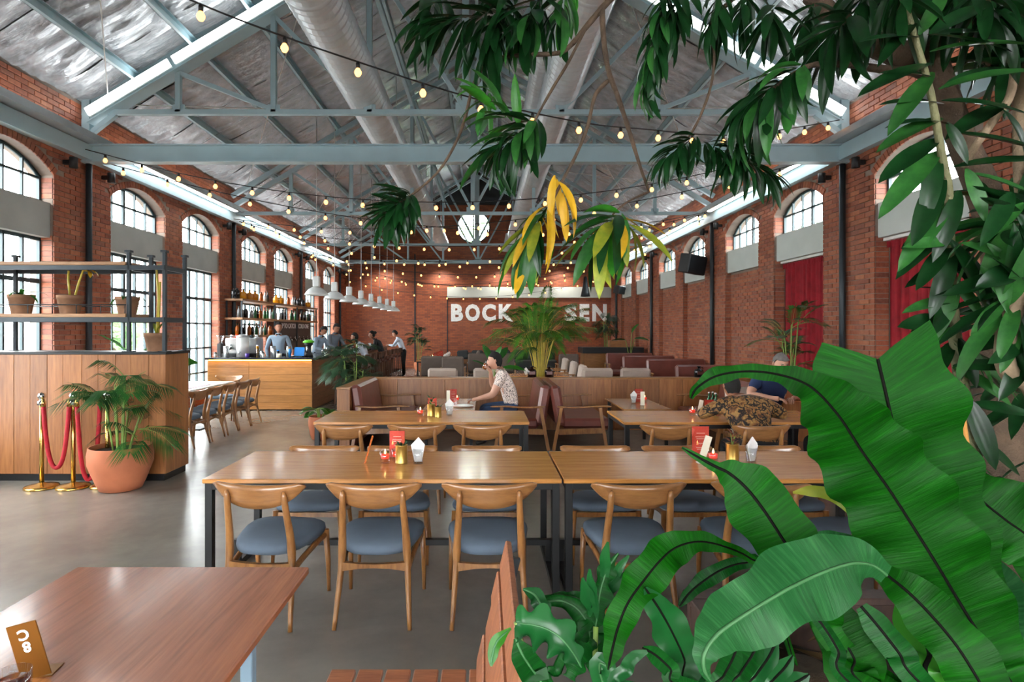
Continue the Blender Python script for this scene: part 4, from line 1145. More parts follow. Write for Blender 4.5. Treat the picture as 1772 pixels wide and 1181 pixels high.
candle(-.718, 6.38, T, 'red candle glass on the left second-row table'); can(-.60, 6.38, T, 'gold tin with a grey-green succulent on the second-row table, left one', 'succ'); can(-.515, 6.30, T, 'smaller gold tin beside the succulent on the second-row table', 'plain', .85)
red_card(-.60, 6.52, T, 'red menu card on the left second-row table behind the tins', .10, .18); napkin_glass(-.40, 6.40, T, 'glass of tall white napkins on the left second-row table', .2)
candle(2.30, 6.42, T, 'red candle glass on the right second-row table'); white_tag(2.38, 6.45, T, 'cream tag on the right second-row table next to the patterned sleeve', .2); red_card(2.50, 6.46, T, 'red menu card beside the patterned sleeve on the second-row table', .10, .17)
z6 = .62
candle(-.42, 8.55, z6, 'red candle glass on the low table before the spotted-shirt man'); white_tag(-.53, 8.25, z6, 'cream tag on the low table in the left booth', 0, 'cream', .2, .05); red_card(-.47, 8.45, z6, 'white-framed card on the low table in the left booth', .1, .2)
napkin_glass(2.14, 8.35, z6, 'glass of white napkins on the low table in the right booth'); red_card(2.25, 8.48, z6, 'red menu card on the low table in the right booth', .11, .2); white_tag(2.23, 8.2, z6, 'cream tag on the low table in the right booth', 0, 'cream', .19, .06); candle(2.37, 8.6, z6, 'red candle glass on the low table in the right booth')
def plate(x, y, z, r, label, food=None):
    t = empty('plate', (x, y, z), label, 'plate', 'white plates')
    MB().lathe([(0, 0), (r*.55, 0), (r*.62, .004), (r, .018), (r*.99, .021), (r*.6, .009), (0, .008)], 28, (x, y, z), close=False).build('dish', 'china', t)
    if food:
        for i in range(9): a = i*2.4; MB().lathe([(0, 0), (.022, .004), (.02, .018), (0, .026)], 8, (x+r*.35*math.cos(a)*(i % 3)/2, y+r*.35*math.sin(a), z+.008), close=False).build('food', food if i % 2 else 'amber_glass', t)
plate(-.31, 8.02, z6, .15, 'white plate on the low table in front of the spotted-shirt man')
plate(2.95, 6.32, T, .14, 'white plate with food on the second-row table beside the patterned-shirt guest', 'lime')
def bottle(t_or_loc, r, h, mat, name='bottle', label=None, cat='bottle', group=None, cap='black_plastic', shape=0):
    x, y, z = t_or_loc; t = empty(name, t_or_loc, label, cat, group)
    prof = {0: [(0, 0), (r, .002), (r, h*.58), (r*.35, h*.74), (r*.33, h*.95), (r*.38, h*.96), (0, h*.96)],
            1: [(0, 0), (r, .004), (r*1.02, h*.55), (r*.9, h*.66), (r*.3, h*.76), (r*.28, h*.94), (0, h*.94)],
            2: [(0, 0), (r, .002), (r, h*.78), (r*.5, h*.86), (r*.4, h*.94), (0, h*.94)]}[shape]
    b = MB().lathe(prof, 10, (x, y, z), close=False).build('body', mat, t)
    MB().lathe([(0, h*.93), (r*.42, h*.93), (r*.42, h), (0, h)], 8, (x, y, z), close=False).build('cap', cap, t)
    return t
def jug(x, y, z, label, mat='brown_glass'):
    t = bottle((x, y, z), .077, .19, mat, 'glass_jug', label, 'jug', 'dark jugs on the booth screen', 'black_plastic', 1)
    mb = MB(); mb.tube(bez((x+.03, y, z+.165), (x+.07, y, z+.18), (x+.068, y, z+.135), 5), .006, 5); mb.build('handle', mat, t)
    MB().box(x-.05, y-.079, z+.05, x+.05, y-.072, z+.10).build('label_patch', 'leather_dark', t)
jug(.79, 9.80, bz, 'dark brown glass jug on the booth screen just left of the yellow palm stems'); jug(1.02+.06, 9.80, bz, 'dark brown glass jug on the booth screen just right of the yellow palm stems'); jug(3.62, 9.80, bz, 'shiny black glass jug alone near the right end of the booth screen', 'dark_bottle')
for i, (x, y) in enumerate(((2.56, 6.62), (2.62, 6.66), (2.60, 6.52))): bottle((x, y, T), .03, .24, 'green_glass', 'green_bottle', ['green glass bottle left of the patterned-shirt guest, left one', 'green glass bottle left of the patterned-shirt guest, right one', 'green glass bottle left of the patterned-shirt guest, nearest one'][i], 'bottle', None, 'silver_bottle')
plain('brass_sign', '#8a5a20', .28, .75, .1, 5)
# brass table number on the near table, seen from behind
t = empty('table_number', (-1.225, 1.575, TZ), 'brass table number plate with a white 8 and C on the near left table', 'table sign')
M = Matrix.Translation((-1.222, 1.575, TZ)) @ Matrix.Rotation(-.22, 4, 'Y') @ Matrix.Rotation(.16, 4, 'Z') @ Matrix.Rotation(.10, 4, 'X')
mb = MB(); mb.box(-.037, -.002, .0, .037, .002, .158, .001, M); mb.build('plate', 'brass_sign', t)
mb = MB(); mb.box(-.037, -.002, 0, .037, .06, .003, .001, Matrix.Translation((-1.222, 1.575, TZ)) @ Matrix.Rotation(.16, 4, 'Z')); mb.build('foot', 'brass_sign', t)
for ch, zz in (('C', .128), ('8', .093)): text_obj('numeral', ch, .040, 'china', t, M @ frame((0, -.0032, zz), (-1, 0, 0), (0, 0, -1)) , .0006, .0012)
# drink glass at the picture's left edge
t = empty('drink_glass', (-1.172, 1.43, TZ), 'glass of iced red drink at the left edge of the near table', 'glass'); c = (-1.172, 1.43, TZ)
MB().lathe([(0, 0), (.036, .001), (.042, .10), (.039, .10), (.033, .01), (0, .01)], 24, c, close=False).build('glass', 'candle_clear', t); MB().lathe([(0, .012), (.032, .012), (.0375, .078), (0, .078)], 20, c, close=False).build('drink', 'tea', t)
plain('tea', '#8e2a14', .1)
for i in range(3): MB().box(-1.19+.02*i, 1.415-.004*i, TZ+.062, -1.172+.02*i, 1.433, TZ+.084, .003).build('ice_cube', 'candle_clear', t)

# ================================================================ left long table with its row of chairs
t = empty('long_table', (-5.0, 9.5, 0), 'long table with a white and pink patterned cloth on the left, lined with oak chairs', 'table')
MB().box(-5.45, 8.1, .715, -4.62, 10.65, .74, .004).build('tabletop', 'china', t)
for y in (8.7, 9.9):
    MB().tube([(-5.02, y, .02), (-5.02, y, .715)], .035, 10).build('leg', 'black_steel', t); MB().box(-5.25, y-.2, 0, -4.79, y+.2, .02, .005).build('foot_plate', 'black_steel', t)
m, nt, b = nodes('pink_cloth'); vv = coords(nt, (7, 7, 7)); vo = nt.nodes.new('ShaderNodeTexVoronoi'); lk(nt, vv, vo.inputs['Vector']); lk(nt, ramp(nt, vo.outputs['Distance'], [(.2, hexc('#b24a78')), (.35, hexc('#d9a3bd')), (.55, hexc('#eadfe6')), (.8, hexc('#9a5a8a'))]), b.inputs['Base Color']); b.inputs['Roughness'].default_value = .8
MB().box(-5.3, 8.2, .7405, -4.75, 10.0, .746, .002).build('runner', 'pink_cloth', None, 'pink patterned runner lying on the long left table', 'table runner')
gl = 'oak chairs along the left long table'
for i, y in enumerate((8.42, 8.92, 9.42, 9.92, 10.40)):
    C(-4.40, y, PI/2+.05*((i % 3)-1), ['oak chair nearest the partition in the row along the left long table', 'oak chair second from the partition along the left long table', 'oak chair in the middle of the row along the left long table', 'oak chair second from the bar end along the left long table', 'oak chair nearest the bar in the row along the left long table'][i], gl)
C(-4.95, 10.95, PI, 'oak chair at the bar end of the left long table, facing the camera', gl)

# ================================================================ bar
by = 12.1; bxr = -3.63; bh = 1.08
t = empty('bar_counter', (-4.8, 13, 0), 'long wooden bar counter with a dark stone top and amber light strip', 'bar')
MB().box(XL+.25, by+.02, .02, bxr-.02, by+.62, bh-.04).build('core', 'bar_wood', t); MB().box(bxr-.62, by+.62, .02, bxr-.02, 21.4, bh-.04).build('core', 'bar_side_wood', t)
zz = .02; i = 0
hs = [.145, .15, .14, .15, .145, .15, .12]
for h_ in hs:
    xs = [XL+.25, -4.95 if i % 2 else -4.95, bxr]
    for a, b2 in zip(xs, xs[1:]): MB().box(a+.002, by-R.uniform(0, .003), zz+.002, b2-.002, by+.02, min(zz+h_, bh-.05)-.001, .002).build('plank', 'bar_wood', t)
    for k in range(4): MB().box(bxr-.02, by+.02+2.32*k, zz+.002, bxr+R.uniform(0, .003), by+.02+2.32*(k+1)-.003, min(zz+h_, bh-.05)-.001, .002).build('side_plank', 'bar_side_wood', t)
    zz += h_; i += 1
mb = MB(); mb.box(XL+.25, by-.12, bh-.01, bxr+.14, by+.66, bh+.03, .004); mb.box(bxr-.64, by+.66, bh-.01, bxr+.14, 21.5, bh+.03, .004); mb.build('countertop', 'dark_stone', t)
MB().box(XL+.3, by-.06, bh-.035, bxr, by-.03, bh-.012).build('light_strip', 'led_amber', t)
# back bar along the left wall
xw = XL+.02
t = empty('back_bar_shelf', (-5.9, 16, 1.2), 'tall back-bar shelving with wooden boards and dark posts along the left wall', 'shelf')
def board(y0, y1, z, th=.05): MB().box(xw, y0, z-th, xw+.42, y1, z, .004).build('shelf_board', 'shelf_wood', t)
board(13.4, 19.4, 2.42); board(13.4, 19.4, 1.98, .05); board(13.4, 15.6, 1.56); 
for y in (13.45, 15.55, 17.4, 19.35):
    for xx in (xw+.03, xw+.38): MB().box(xx-.018, y-.018, 0, xx+.018, y+.018, 2.37).build('post', 'steel_dark', t)
MB().box(xw, 13.4, .86, xw+.5, 19.4, .9, .004).build('work_top', 'steel_brushed', t); MB().box(xw, 13.45, .0, xw+.46, 19.35, .86).build('back_cabinet', 'steel_dark', t)
t2 = empty('tap_board', (-5.8, 17.1, 1.2), 'dark brown board with a row of taps and white lettering above them', 'tap board')
MB().box(xw+.30, 15.7, 1.12, xw+.36, 18.8, 1.93, .004).build('board', 'tap_brown', t2); plain('tap_brown', '#3b2a22', .6)
text_obj('lettering', 'TAP TO CATCH A COLD ONE', .20, 'china', t2, frame((xw+.365, 17.25, 1.80), (0, 1, 0), (0, 0, 1)) @ Matrix.Scale(.98, 4), .003, .002)
for k in range(8):
    y = 15.95+.38*k; mb = MB(); mb.tube([(xw+.36, y, 1.42), (xw+.45, y, 1.42), (xw+.47, y, 1.36)], .012, 6); mb.tube([(xw+.42, y, 1.42), (xw+.42, y, 1.50)], [.01, .018], 6); mb.build('tap', 'chrome', t2)
# bottles
def bottle_proto(key, r, h, mat, shape, cap='black_plastic'):
    return bottle((0, 0, 0), r, h, mat, {'a': 'amber_jug', 'b': 'liquor_bottle', 'c': 'clear_bottle', 'd': 'growler', 'g': 'green_bottle', 'w': 'whisky_bottle'}[key], 'x', 'bottle', None, cap, shape)
BP = {'a': bottle_proto('a', .085, .25, 'amber_glass', 1), 'b': bottle_proto('b', .038, .29, 'dark_bottle', 0), 'c': bottle_proto('c', .04, .28, 'silver_bottle', 0), 'd': bottle_proto('d', .065, .24, 'dark_bottle', 2), 'g': bottle_proto('g', .038, .3, 'green_glass', 0), 'w': bottle_proto('w', .045, .25, 'whisky', 2)}
nm = {'a': 'amber glass jug', 'b': 'dark liquor bottle', 'c': 'clear pale liquor bottle', 'd': 'dark round-shouldered growler', 'g': 'green liquor bottle', 'w': 'squat whisky bottle'}
ORD = 'nearest second third fourth fifth sixth seventh eighth ninth tenth eleventh twelfth thirteenth fourteenth fifteenth sixteenth seventeenth eighteenth nineteenth twentieth'.split()
CNT = {}
def stand(key, x, y, z, where):
    k = CNT[key, where] = CNT.get((key, where), -1)+1
    put(BP[key], (x, y, z), 0, '%s on the %s of the back bar, %s of its kind' % (nm[key], where, ORD[k]), '%ss on the %s of the back bar' % (nm[key], where))
for key, X in (('d', 405), ('d', 410), ('a', 421), ('a', 432), ('a', 441), ('w', 452), ('c', 459), ('b', 463), ('a', 478), ('a', 486), ('w', 499), ('c', 507), ('b', 511), ('d', 516), ('b', 519), ('d', 524), ('a', 533)):
    xx = xw+.25; yy = (xx)/((X-840)/1000); stand(key, xx, yy, 2.42, 'top shelf')
rr = random.Random(3)
y = 13.55
while y < 19.3: stand(rr.choice('bbccwcgb'), xw+rr.uniform(.15, .34), y, 1.98, 'middle shelf'); y += rr.uniform(.11, .19)
y = 13.5
while y < 15.5: stand(rr.choice('bgbwwgcb'), xw+rr.uniform(.15, .34), y, 1.56, 'lower shelf'); y += rr.uniform(.09, .13)
# bar-top and work-top equipment
def simple(name, label, cat, group, parts, loc=None):
    t = empty(name, loc or (0, 0, 0), label, cat, group)
    for nm_, mat, fn in parts: mb = MB(); fn(mb); mb.build(nm_, mat, t)
    return t
zt = bh+.03
def cyl(x, y, z0, z1, r, n=14): return lambda mb: mb.tube([(x, y, z0), (x, y, z1)], r, n)
def bx(*a, bev=.004): return lambda mb: mb.box(*a, bev)
simple('coffee_machine', 'chrome espresso machine with cups on top at the left end of the bar', 'coffee machine', None, [
    ('body', 'steel_brushed', bx(-5.75, 12.75, zt+.05, -5.05, 13.15, zt+.40, bev=.02)), ('drip_tray', 'black_plastic', bx(-5.75, 12.6, zt, -5.05, 13.15, zt+.06)),
    ('group_head', 'chrome', cyl(-5.6, 12.7, zt+.16, zt+.26, .035)), ('group_head', 'chrome', cyl(-5.3, 12.7, zt+.16, zt+.26, .035)), ('portafilter_handle', 'black_plastic', lambda mb: mb.tube([(-5.6, 12.7, zt+.16), (-5.6, 12.52, zt+.14)], .015, 8)),
    ('cup_rail', 'steel_dark', lambda mb: [mb.tube([(-5.74, yy, zt+.44), (-5.06, yy, zt+.44)], .008, 6) for yy in (12.77, 13.13)])], (-5.4, 12.95, zt))
MB().box(bxr-1.9-.0, 12.78, .9, XL+.45, 13.3, zt, .004).build('back_counter', 'steel_brushed', None, 'steel counter behind the bar carrying the coffee machine', 'counter')
on_ = ['first', 'second', 'third', 'fourth', 'fifth', 'sixth']
for i in range(6): simple('cup', 'upturned cup on the coffee machine, %s from the left' % on_[i], 'cup', 'cups on the coffee machine', [('bowl', ['china', 'glowing_wax', 'purple', 'china', 'steel_dark', 'china'][i], lambda mb, i=i: mb.lathe([(0, .07), (.03, .07), (.042, 0), (.038, 0), (.026, .064), (0, .064)], 12, (-5.68+.11*i, 12.95, zt+.40), close=False))], (-5.68+.11*i, 12.95, zt+.40))
simple('coffee_grinder', 'black coffee grinder with a clear hopper left of the coffee machine', 'grinder', None, [('body', 'black_plastic', bx(-6.0+.1, 12.7, zt, -5.82, 12.85, zt+.28)), ('hopper', 'candle_clear', lambda mb: mb.lathe([(.03, 0), (.08, .16), (.08, .18), (0, .18)], 14, (-5.86, 12.78, zt+.28)))], (-5.86, 12.78, zt))
simple('water_urn', 'tall white cylindrical urn standing behind the bar', 'urn', None, [('body', 'lamp_metal', cyl(-5.35+.1, 12.5, zt, zt+.42, .13, 24)), ('lid', 'steel_brushed', lambda mb: mb.lathe([(0, .05), (.06, .04), (.135, .0), (.135, -.02), (0, -.02)], 20, (-5.25, 12.5, zt+.44))), ('tap', 'chrome', lambda mb: mb.tube([(-5.25, 12.37, zt+.1), (-5.25, 12.31, zt+.1), (-5.25, 12.31, zt+.06)], .012, 6))], (-5.25, 12.5, zt))
simple('tablet_terminal', 'bright blue tablet terminal on the bar', 'tablet', None, [('screen_back', 'blue_screen', lambda mb: mb.box(-.11, -.006, 0, .11, .006, .19, .004, Matrix.Translation((-4.0, 12.4, zt+.02)) @ Matrix.Rotation(-.25, 4, 'X'))), ('stand', 'black_plastic', bx(-4.08, 12.36, zt, -3.92, 12.52, zt+.02))], (-4.0, 12.4, zt))
simple('beer_tower', 'black and chrome juicer with a lime green lid on the bar', 'juicer', None, [('body', 'black_plastic', lambda mb: mb.lathe([(0, 0), (.10, 0), (.09, .05), (.05, .12), (.05, .22), (.10, .27), (.09, .30), (0, .30)], 16, (-3.84, 12.55, zt))), ('lid', 'lime', lambda mb: mb.lathe([(0, .0), (.12, .0), (.12, .03), (.07, .06), (0, .065)], 16, (-3.84, 12.55, zt+.30))), ('spout', 'chrome', lambda mb: mb.tube([(-3.84, 12.5, zt+.25), (-3.84, 12.42, zt+.2), (-3.84, 12.42, zt+.08)], .016, 8))], (-3.84, 12.55, zt))
cols_ = ['china', 'steel_brushed', 'silver_bottle', 'dark_bottle', 'cream', 'silver_bottle', 'blue_screen', 'china', 'purple', 'amber_glass', 'candle_clear', 'chrome']
cn = ['white', 'steel', 'silver', 'black', 'cream', 'silver', 'blue', 'white', 'purple', 'amber', 'clear', 'chrome']
for i in range(24):
    x = -5.70+.084*i+(.03 if i % 2 else 0); y = 12.2+.17*((i*7) % 4)/2
    if abs(x+5.25) < .17 or abs(x+4.0) < .15 or abs(x+3.84) < .13: continue
    r_ = .028+.012*((i*5) % 3); h_ = .08+.05*((i*3) % 4)
    t = empty('bar_tumbler', (x, y, zt), 'small %s cup or canister standing on the bar top' % cn[i % 12], 'container', '%s containers on the bar top' % cn[i % 12])
    MB().lathe([(0, 0), (r_, 0), (r_*1.1, h_), (r_, h_), (r_*.85, .01), (0, .01)], 12, (x, y, zt), close=False).build('cup', cols_[i % 12], t)
    if i % 3 == 0: MB().lathe([(0, 0), (r_*1.15, 0), (r_*.9, .02), (0, .025)], 12, (x, y, zt+h_), close=False).build('lid', cols_[(i+3) % 12], t)
for i in range(16):
    y = 13.3+.48*i; x = bxr-.1-.14*(i % 3)
    t = empty('bar_glass', (x, y, zt), 'drinking glass on the long side of the bar, %s from its near corner' % ORD[i], 'glass', 'glasses on the long side of the bar')
    MB().lathe([(0, 0), (.03, 0), (.036, .13), (.033, .13), (.027, .01), (0, .01)], 12, (x, y, zt), close=False).build('bowl', 'silver_bottle' if i % 2 else 'candle_clear', t)
# bar stools
def make_stool():
    t = empty('bar_stool', (0, 0, 0), 'x', 'stool')
    MB().box(-.20, -.20, .74, .20, .20, .80, .025).build('seat', 'leather_dark', t)
    for a in (-1, 1):
        for b in (-1, 1): MB().bar((a*.17, b*.17, .74), (a*.21, b*.21, 0), .035, .035).build('leg', 'stool_wood', t)
        MB().bar((a*.195, -.19, .28), (a*.195, .19, .28), .025, .03).build('foot_rail', 'stool_wood', t); MB().bar((-.19, a*.195, .28), (.19, a*.195, .28), .025, .03).build('foot_rail', 'stool_wood', t)
        MB().tube([(a*.18, -.18, .74), (a*.19, -.22, 1.02)], .016, 8).build('back_post', 'stool_wood', t)
    mb = MB(); mb.grid(lambda u, v: (.21*(2*u-1), -.235+.08*(2*u-1)**2, .90+.16*v), 8, 2); mb.grid(lambda u, v: (.21*(2*u-1), -.215+.08*(2*u-1)**2, .90+.16*v), 8, 2)
    mb.grid(lambda u, v: (.21*(2*u-1), -.235+.08*(2*u-1)**2+.02*v, 1.06), 8, 1); mb.build('backrest', 'stool_wood', t)
    return t
wood('stool_wood', '#6b4128', '#40261a', (12, 12, 3), .4, .2, .1)
stool = make_stool(); on = ['first', 'second', 'third', 'fourth', 'fifth', 'sixth', 'seventh', 'eighth', 'ninth', 'tenth']
for i in range(10): put(stool, (bxr+.42, 13.35+.82*i, 0), PI/2+.0, 'dark wooden bar stool, %s from the near corner of the bar' % on[i], 'bar stools along the side of the bar')
# pendant lamps
def make_pendant():
    t = empty('pendant_lamp', (0, 0, 0), 'x', 'lamp')
    mb = MB(); mb.lathe([(.245, 0), (.25, .012), (.225, .05), (.17, .12), (.10, .165), (.06, .18), (.055, .17), (.095, .155), (.163, .11), (.218, .045), (.24, .0)], 28, (0, 0, 0), close=False); mb.build('shade', 'lamp_metal', t)
    mb = MB(); mb.box(-.065, -.065, .18, .065, .065, .40, .01); mb.build('gear_box', 'lamp_metal', t)
    MB().tube([(0, 0, .40), (0, 0, 4.17)], .009, 6).build('rod', 'lamp_metal', t)
    MB().lathe([(0, .0), (.045, .02), (.05, .07), (.03, .13), (0, .15)], 12, (0, 0, .02), close=False).build('bulb', 'lamp_inner', t)
    return t
pend = make_pendant()
for i in range(8): put(pend, (-3.565, 12.2+1.46*i, 2.42), 0, 'white metal dome pendant over the bar side, %s in the row from the camera' % on[i], 'dome pendants over the bar')

# ================================================================ far dining area
def make_fabric_chair(mat):
    t = empty('upholstered_chair', (0, 0, 0), 'x', 'chair')
    MB().box(-.30, -.26, .28, .30, .30, .42, .04).build('seat_cushion', mat, t)
    M = Matrix.Translation((0, -.30, .34)) @ Matrix.Rotation(.14, 4, 'X')
    mb = MB(); mb.box(-.31, -.05, 0, .31, .07, .56, .04, M); mb.build('back_cushion', mat, t)
    for a in (-1, 1):
        MB().bar((a*.33, -.34, .58), (a*.33, .30, .58), .045, .03).build('armrest', 'oak_chair', t)
        MB().bar((a*.33, -.28, .58), (a*.33, -.36, 0), .03, .04).build('leg', 'oak_chair', t); MB().bar((a*.33, .24, .58), (a*.33, .28, 0), .03, .04).build('leg', 'oak_chair', t)
        MB().bar((a*.33, -.3, .27), (a*.33, .27, .27), .03, .06).build('side_rail', 'oak_chair', t)
    return t
fb = make_fabric_chair('beige_fabric'); ft = make_fabric_chair('taupe_fabric')
gb = 'beige upholstered chairs beyond the booth screen'
for x, y, rz, lab in ((-.88, 12.3, 0, 'beige upholstered chair with its back to the camera, left of the seated man'), (.06, 12.3, 0, 'beige upholstered chair with its back to the camera, right behind the seated man'), (2.32, 12.3, 0, 'beige upholstered chair with its back to the camera, left one right of the big palm'), (3.10, 12.3, 0, 'beige upholstered chair with its back to the camera, right one right of the big palm'),
                      (1.85, 13.1, PI/2, 'beige upholstered chair turned left, nearest in the sideways row'), (1.88, 14.6, PI/2, 'beige upholstered chair turned left, middle of the sideways row'), (1.90, 16.3, PI/2, 'beige upholstered chair turned left, farthest of the sideways row')): put(fb, (x, y, 0), rz, lab, gb)
gt = 'dark taupe chairs in the far dining area'
for x, y, rz, lab in ((-1.53, 16.9, 0, 'dark taupe chair left of the far candle table end'), (-.92, 16.6, 0, 'dark taupe chair right of the far candle table end'), (-.25, 18.8, 0, 'dark taupe chair far behind the banana plant, left one'), (.62, 18.8, 0, 'dark taupe chair far behind the banana plant, right one'), (2.6, 18.4, 0, 'dark taupe high chair left of the black-topped counter')): put(ft, (x, y, 0), rz, lab, gt, (1, 1, 1.05))
make_table(1.1, 3.4, .74, 'far_table', 'long wooden table with candles and menu cards in the far left dining area', (-2.15, 18.0))
make_table(1.6, .8, .62, 'far_table', 'low wooden table between the seated man and the big palm beyond the screen', (.35, 13.4), 'table_wood')
for i in range(4):
    y = 18.4+.75*i
    candle(-1.75, y, .742, 'red candle glass on the far long table, %s from the camera' % on[i], 1.3); red_card(-1.60, y+.1, .742, 'red menu card on the far long table, %s from the camera' % on[i], .14, .2); napkin_glass(-1.30, y+.1, .742, 'glass of napkins on the far long table, %s from the camera' % on[i])
gs = 'oak chairs along the right side of the far long table'
for i in range(4): put(ft, (-.62, 18.3+.85*i+(.0), 0), PI/2, 'taupe chair on the right side of the far long table, %s from the camera' % on[i], gs) if i > 0 else None
napkin_glass(.95, 13.6, .622, 'glass of napkins on the low table left of the big palm'); napkin_glass(1.35, 13.7, .622, 'glass of napkins on the low table behind the big palm')
# dark sofa with cushions along the far wall
t = empty('wall_sofa', (0, 24.7, 0), 'long dark sofa along the far wall', 'sofa')
MB().box(-1.2, 24.3, .05, 3.0, 24.95, .42, .04).build('seat', 'dark_sofa', t); MB().box(-1.2, 24.9, .3, 3.0, 25.1, .72, .04).build('back', 'dark_sofa', t); plain('dark_sofa', '#23292b', .6)
for i in range(7):
    M = Matrix.Translation((-.95+.6*i, 24.75, .44)) @ Matrix.Rotation(-.25, 4, 'X') @ Matrix.Rotation(.1*(i % 3-1), 4, 'Y')
    mb = MB(); mb.box(-.24, -.06, 0, .24, .06, .40, .055, M); mb.build('cushion', 'dark_sofa', None, 'dark cushion leaning on the far wall sofa, %s from the left' % on[i], 'cushion', 'dark cushions on the far sofa')
# leather sofas by the right wall
sf = make_armchair(1.55, 'leather_sofa'); sf2 = None
gl_ = 'brown leather sofas by the right wall'
for (x, y, lab, sx) in ((3.85, 11.9, 'brown leather sofa by the right wall, nearest one behind the booth screen', 1), (3.92, 14.3, 'brown leather sofa by the right wall, second from the booth screen', 1), (3.78, 16.2, 'brown leather sofa by the right wall, third from the booth screen', 1), (3.72, 18.1, 'brown leather sofa by the right wall, farthest, before the black-topped counter', 1)):
    put(sf, (x, y, 0), -PI/2, lab, gl_, (1, 1, 1.07)).location.x = x
# counter with black top
t = empty('service_counter', (4.3, 20, 0), 'wooden service counter with a thick black top near the far right corner', 'counter')
MB().box(3.35, 19.6, 0, 5.3, 20.4, .90).build('body', 'oak_back', t); MB().box(3.28, 19.5, .90, 5.35, 20.5, 1.10, .005).build('top', 'black_steel', t)
MB().box(4.28, 19.8, 1.10, 4.85, 20.2, 1.33, .005).build('wooden_crate', 'oak_back', None, 'plain wooden crate on the black counter top', 'crate')
# loudspeakers and hanging bits
def speaker(x, y, z, w_, h, lab):
    t = empty('loudspeaker', (x, y, z), lab, 'loudspeaker', 'black loudspeakers on the right wall')
    M = Matrix.Translation((x, y, z)) @ Matrix.Rotation(.55, 4, 'Z') @ Matrix.Rotation(.16, 4, 'X') @ Matrix.Rotation(.08, 4, 'Y')
    mb = MB(); mb.box(-w_/2, -.14, -h/2, w_/2, .16, h/2, .02, M); mb.build('cabinet', 'black_plastic', t)
    mb = MB(); mb.box(-w_/2+.02, -.15, -h/2+.02, w_/2-.02, -.138, h/2-.02, .003, M); mb.build('grille', 'steel_dark', t)
    mb = MB(); mb.bar((x+.1, y+.1, z), (XR, y+.15, z+.05), .05, .05); mb.build('bracket', 'black_plastic', t)
speaker(5.10, 14.2, 3.30, .66, .46, 'large black loudspeaker tilted from the right wall between the windows'); speaker(5.2, 22.4, 3.25, .36, .32, 'small black loudspeaker high on the far right wall')
t = empty('woven_lantern', (4.15, 24.0, 3.1), 'dark woven lantern hanging before the pale band on the far wall', 'lantern')
MB().lathe([(0, .85), (.07, .8), (.10, .5), (.16, .2), (.20, .0), (.15, .0), (.08, .4), (0, .7)], 14, (4.15, 24.0, 3.08), close=False).build('shade', 'steel_dark', t); MB().tube([(4.15, 24, 3.9), (4.15, 24, 5.85)], .008, 4).build('cord', 'black_plastic', t)
t = empty('cone_lamp', (.72, 19.5, 4.2), 'white cone lamp hanging high near the ridge', 'lamp')
MB().lathe([(.16, 0), (.04, .55), (.03, .6), (0, .6), (0, .55), (.15, .01)], 16, (.72, 19.5, 4.35), close=False).build('shade', 'lamp_metal', t); MB().tube([(.72, 19.5, 4.9), (.72, 19.5, 7.6)], .006, 4).build('cord', 'black_plastic', t)
t = empty('steel_post_bin', (-3.5, 24.4, 0), 'shiny steel pedestal stand against the far wall left of the potted plant', 'stand')
MB().lathe([(0, 0), (.2, 0), (.2, .02), (.03, .04), (.03, .7), (.12, .72), (.12, .9), (.1, .9), (.1, .75), (0, .75)], 18, (-3.5, 24.4, 0), close=False).build('body', 'chrome', t)

# ================================================================ plants of the middle and far distance
def palmgrp(loc, label, n, z0, zt, sp_, L, dr, seed, ll, lw, leaf, stem, pot, elev, nl=18, cane=True, hang=.4, group=None):
    return palm('potted_palm', loc, label, fan(n, loc, z0, zt, sp_, L, dr, seed, (pot[2]*.85, pot[0]) if cane else None, ll, lw, elev, nl, hang), leaf, stem, group, round_pot(*pot))
pc = (.98, 10.45, 0)
fr = []
rr = random.Random(21)
for i in range(46):
    a = i*2.399; el = rr.uniform(.85, 1.5) if i < 24 else rr.uniform(.3, .9)
    b = Vector((pc[0]+.32*math.cos(a)*rr.uniform(.2, 1), pc[1]+.28*math.sin(a)*rr.uniform(.2, 1), rr.uniform(1.25, 1.75)))
    c0 = Vector((pc[0]+.06*math.cos(a), pc[1]+.06*math.sin(a), .42))
    fr.append(dict(base=b, dir=Vector((math.cos(a)*math.cos(el), math.sin(a)*math.cos(el), math.sin(el))), L=rr.uniform(.8, 1.1), droop=rr.uniform(.25, .6), cane=bez(c0, c0+V(0, 0, .5), b, 5) if i < 26 else None, ll=.28, lw=.008, nl=30, hang=.7, start=.12))
palm('areca_palm', pc, 'large bushy areca palm with yellow stems behind the booth screen', fr, 'leaf_areca', 'stem_yellow', None, round_pot(.22, .30, .5))
palmgrp((-2.38, 10.5, 0), 'dark bushy palm in a pot by the bar corner, left of the booth screen', 40, .75, 1.5, .28, .45, .4, 31, .26, .013, 'leaf_palm_dark', 'stem_green', (.2, .27, .4), (.0, 1.2), 13)
palmgrp((4.72, 8.95, .62), 'tall slender palm in a large clay pot before the red curtain', 22, 1.2, 1.95, .16, .55, .4, 41, .22, .008, 'leaf_palm', 'stem_green', (.22, .31, .38), (.3, 1.3), 16)
mb = MB(); mb.box(4.47, 8.7, 0, 4.97, 9.2, .62, .01); mb.build('plinth', 'partition_wood', None, 'square wooden plinth under the tall palm by the red curtain', 'plinth')
palmgrp((-2.75, 23.9, 0), 'slim dark palm in a pale clay pot against the far wall', 22, .9, 1.8, .2, .45, .4, 51, .28, .016, 'leaf_palm_dark', 'stem_green', (.15, .2, .36), (.3, 1.3), 10)
palmgrp((4.5, 21.5, 0), 'dark palm hanging over near the far right corner', 18, 1.6, 2.3, .2, .55, .8, 61, .3, .016, 'leaf_palm_dark', 'stem_green', (.2, .26, .5), (.1, 1.1), 10)
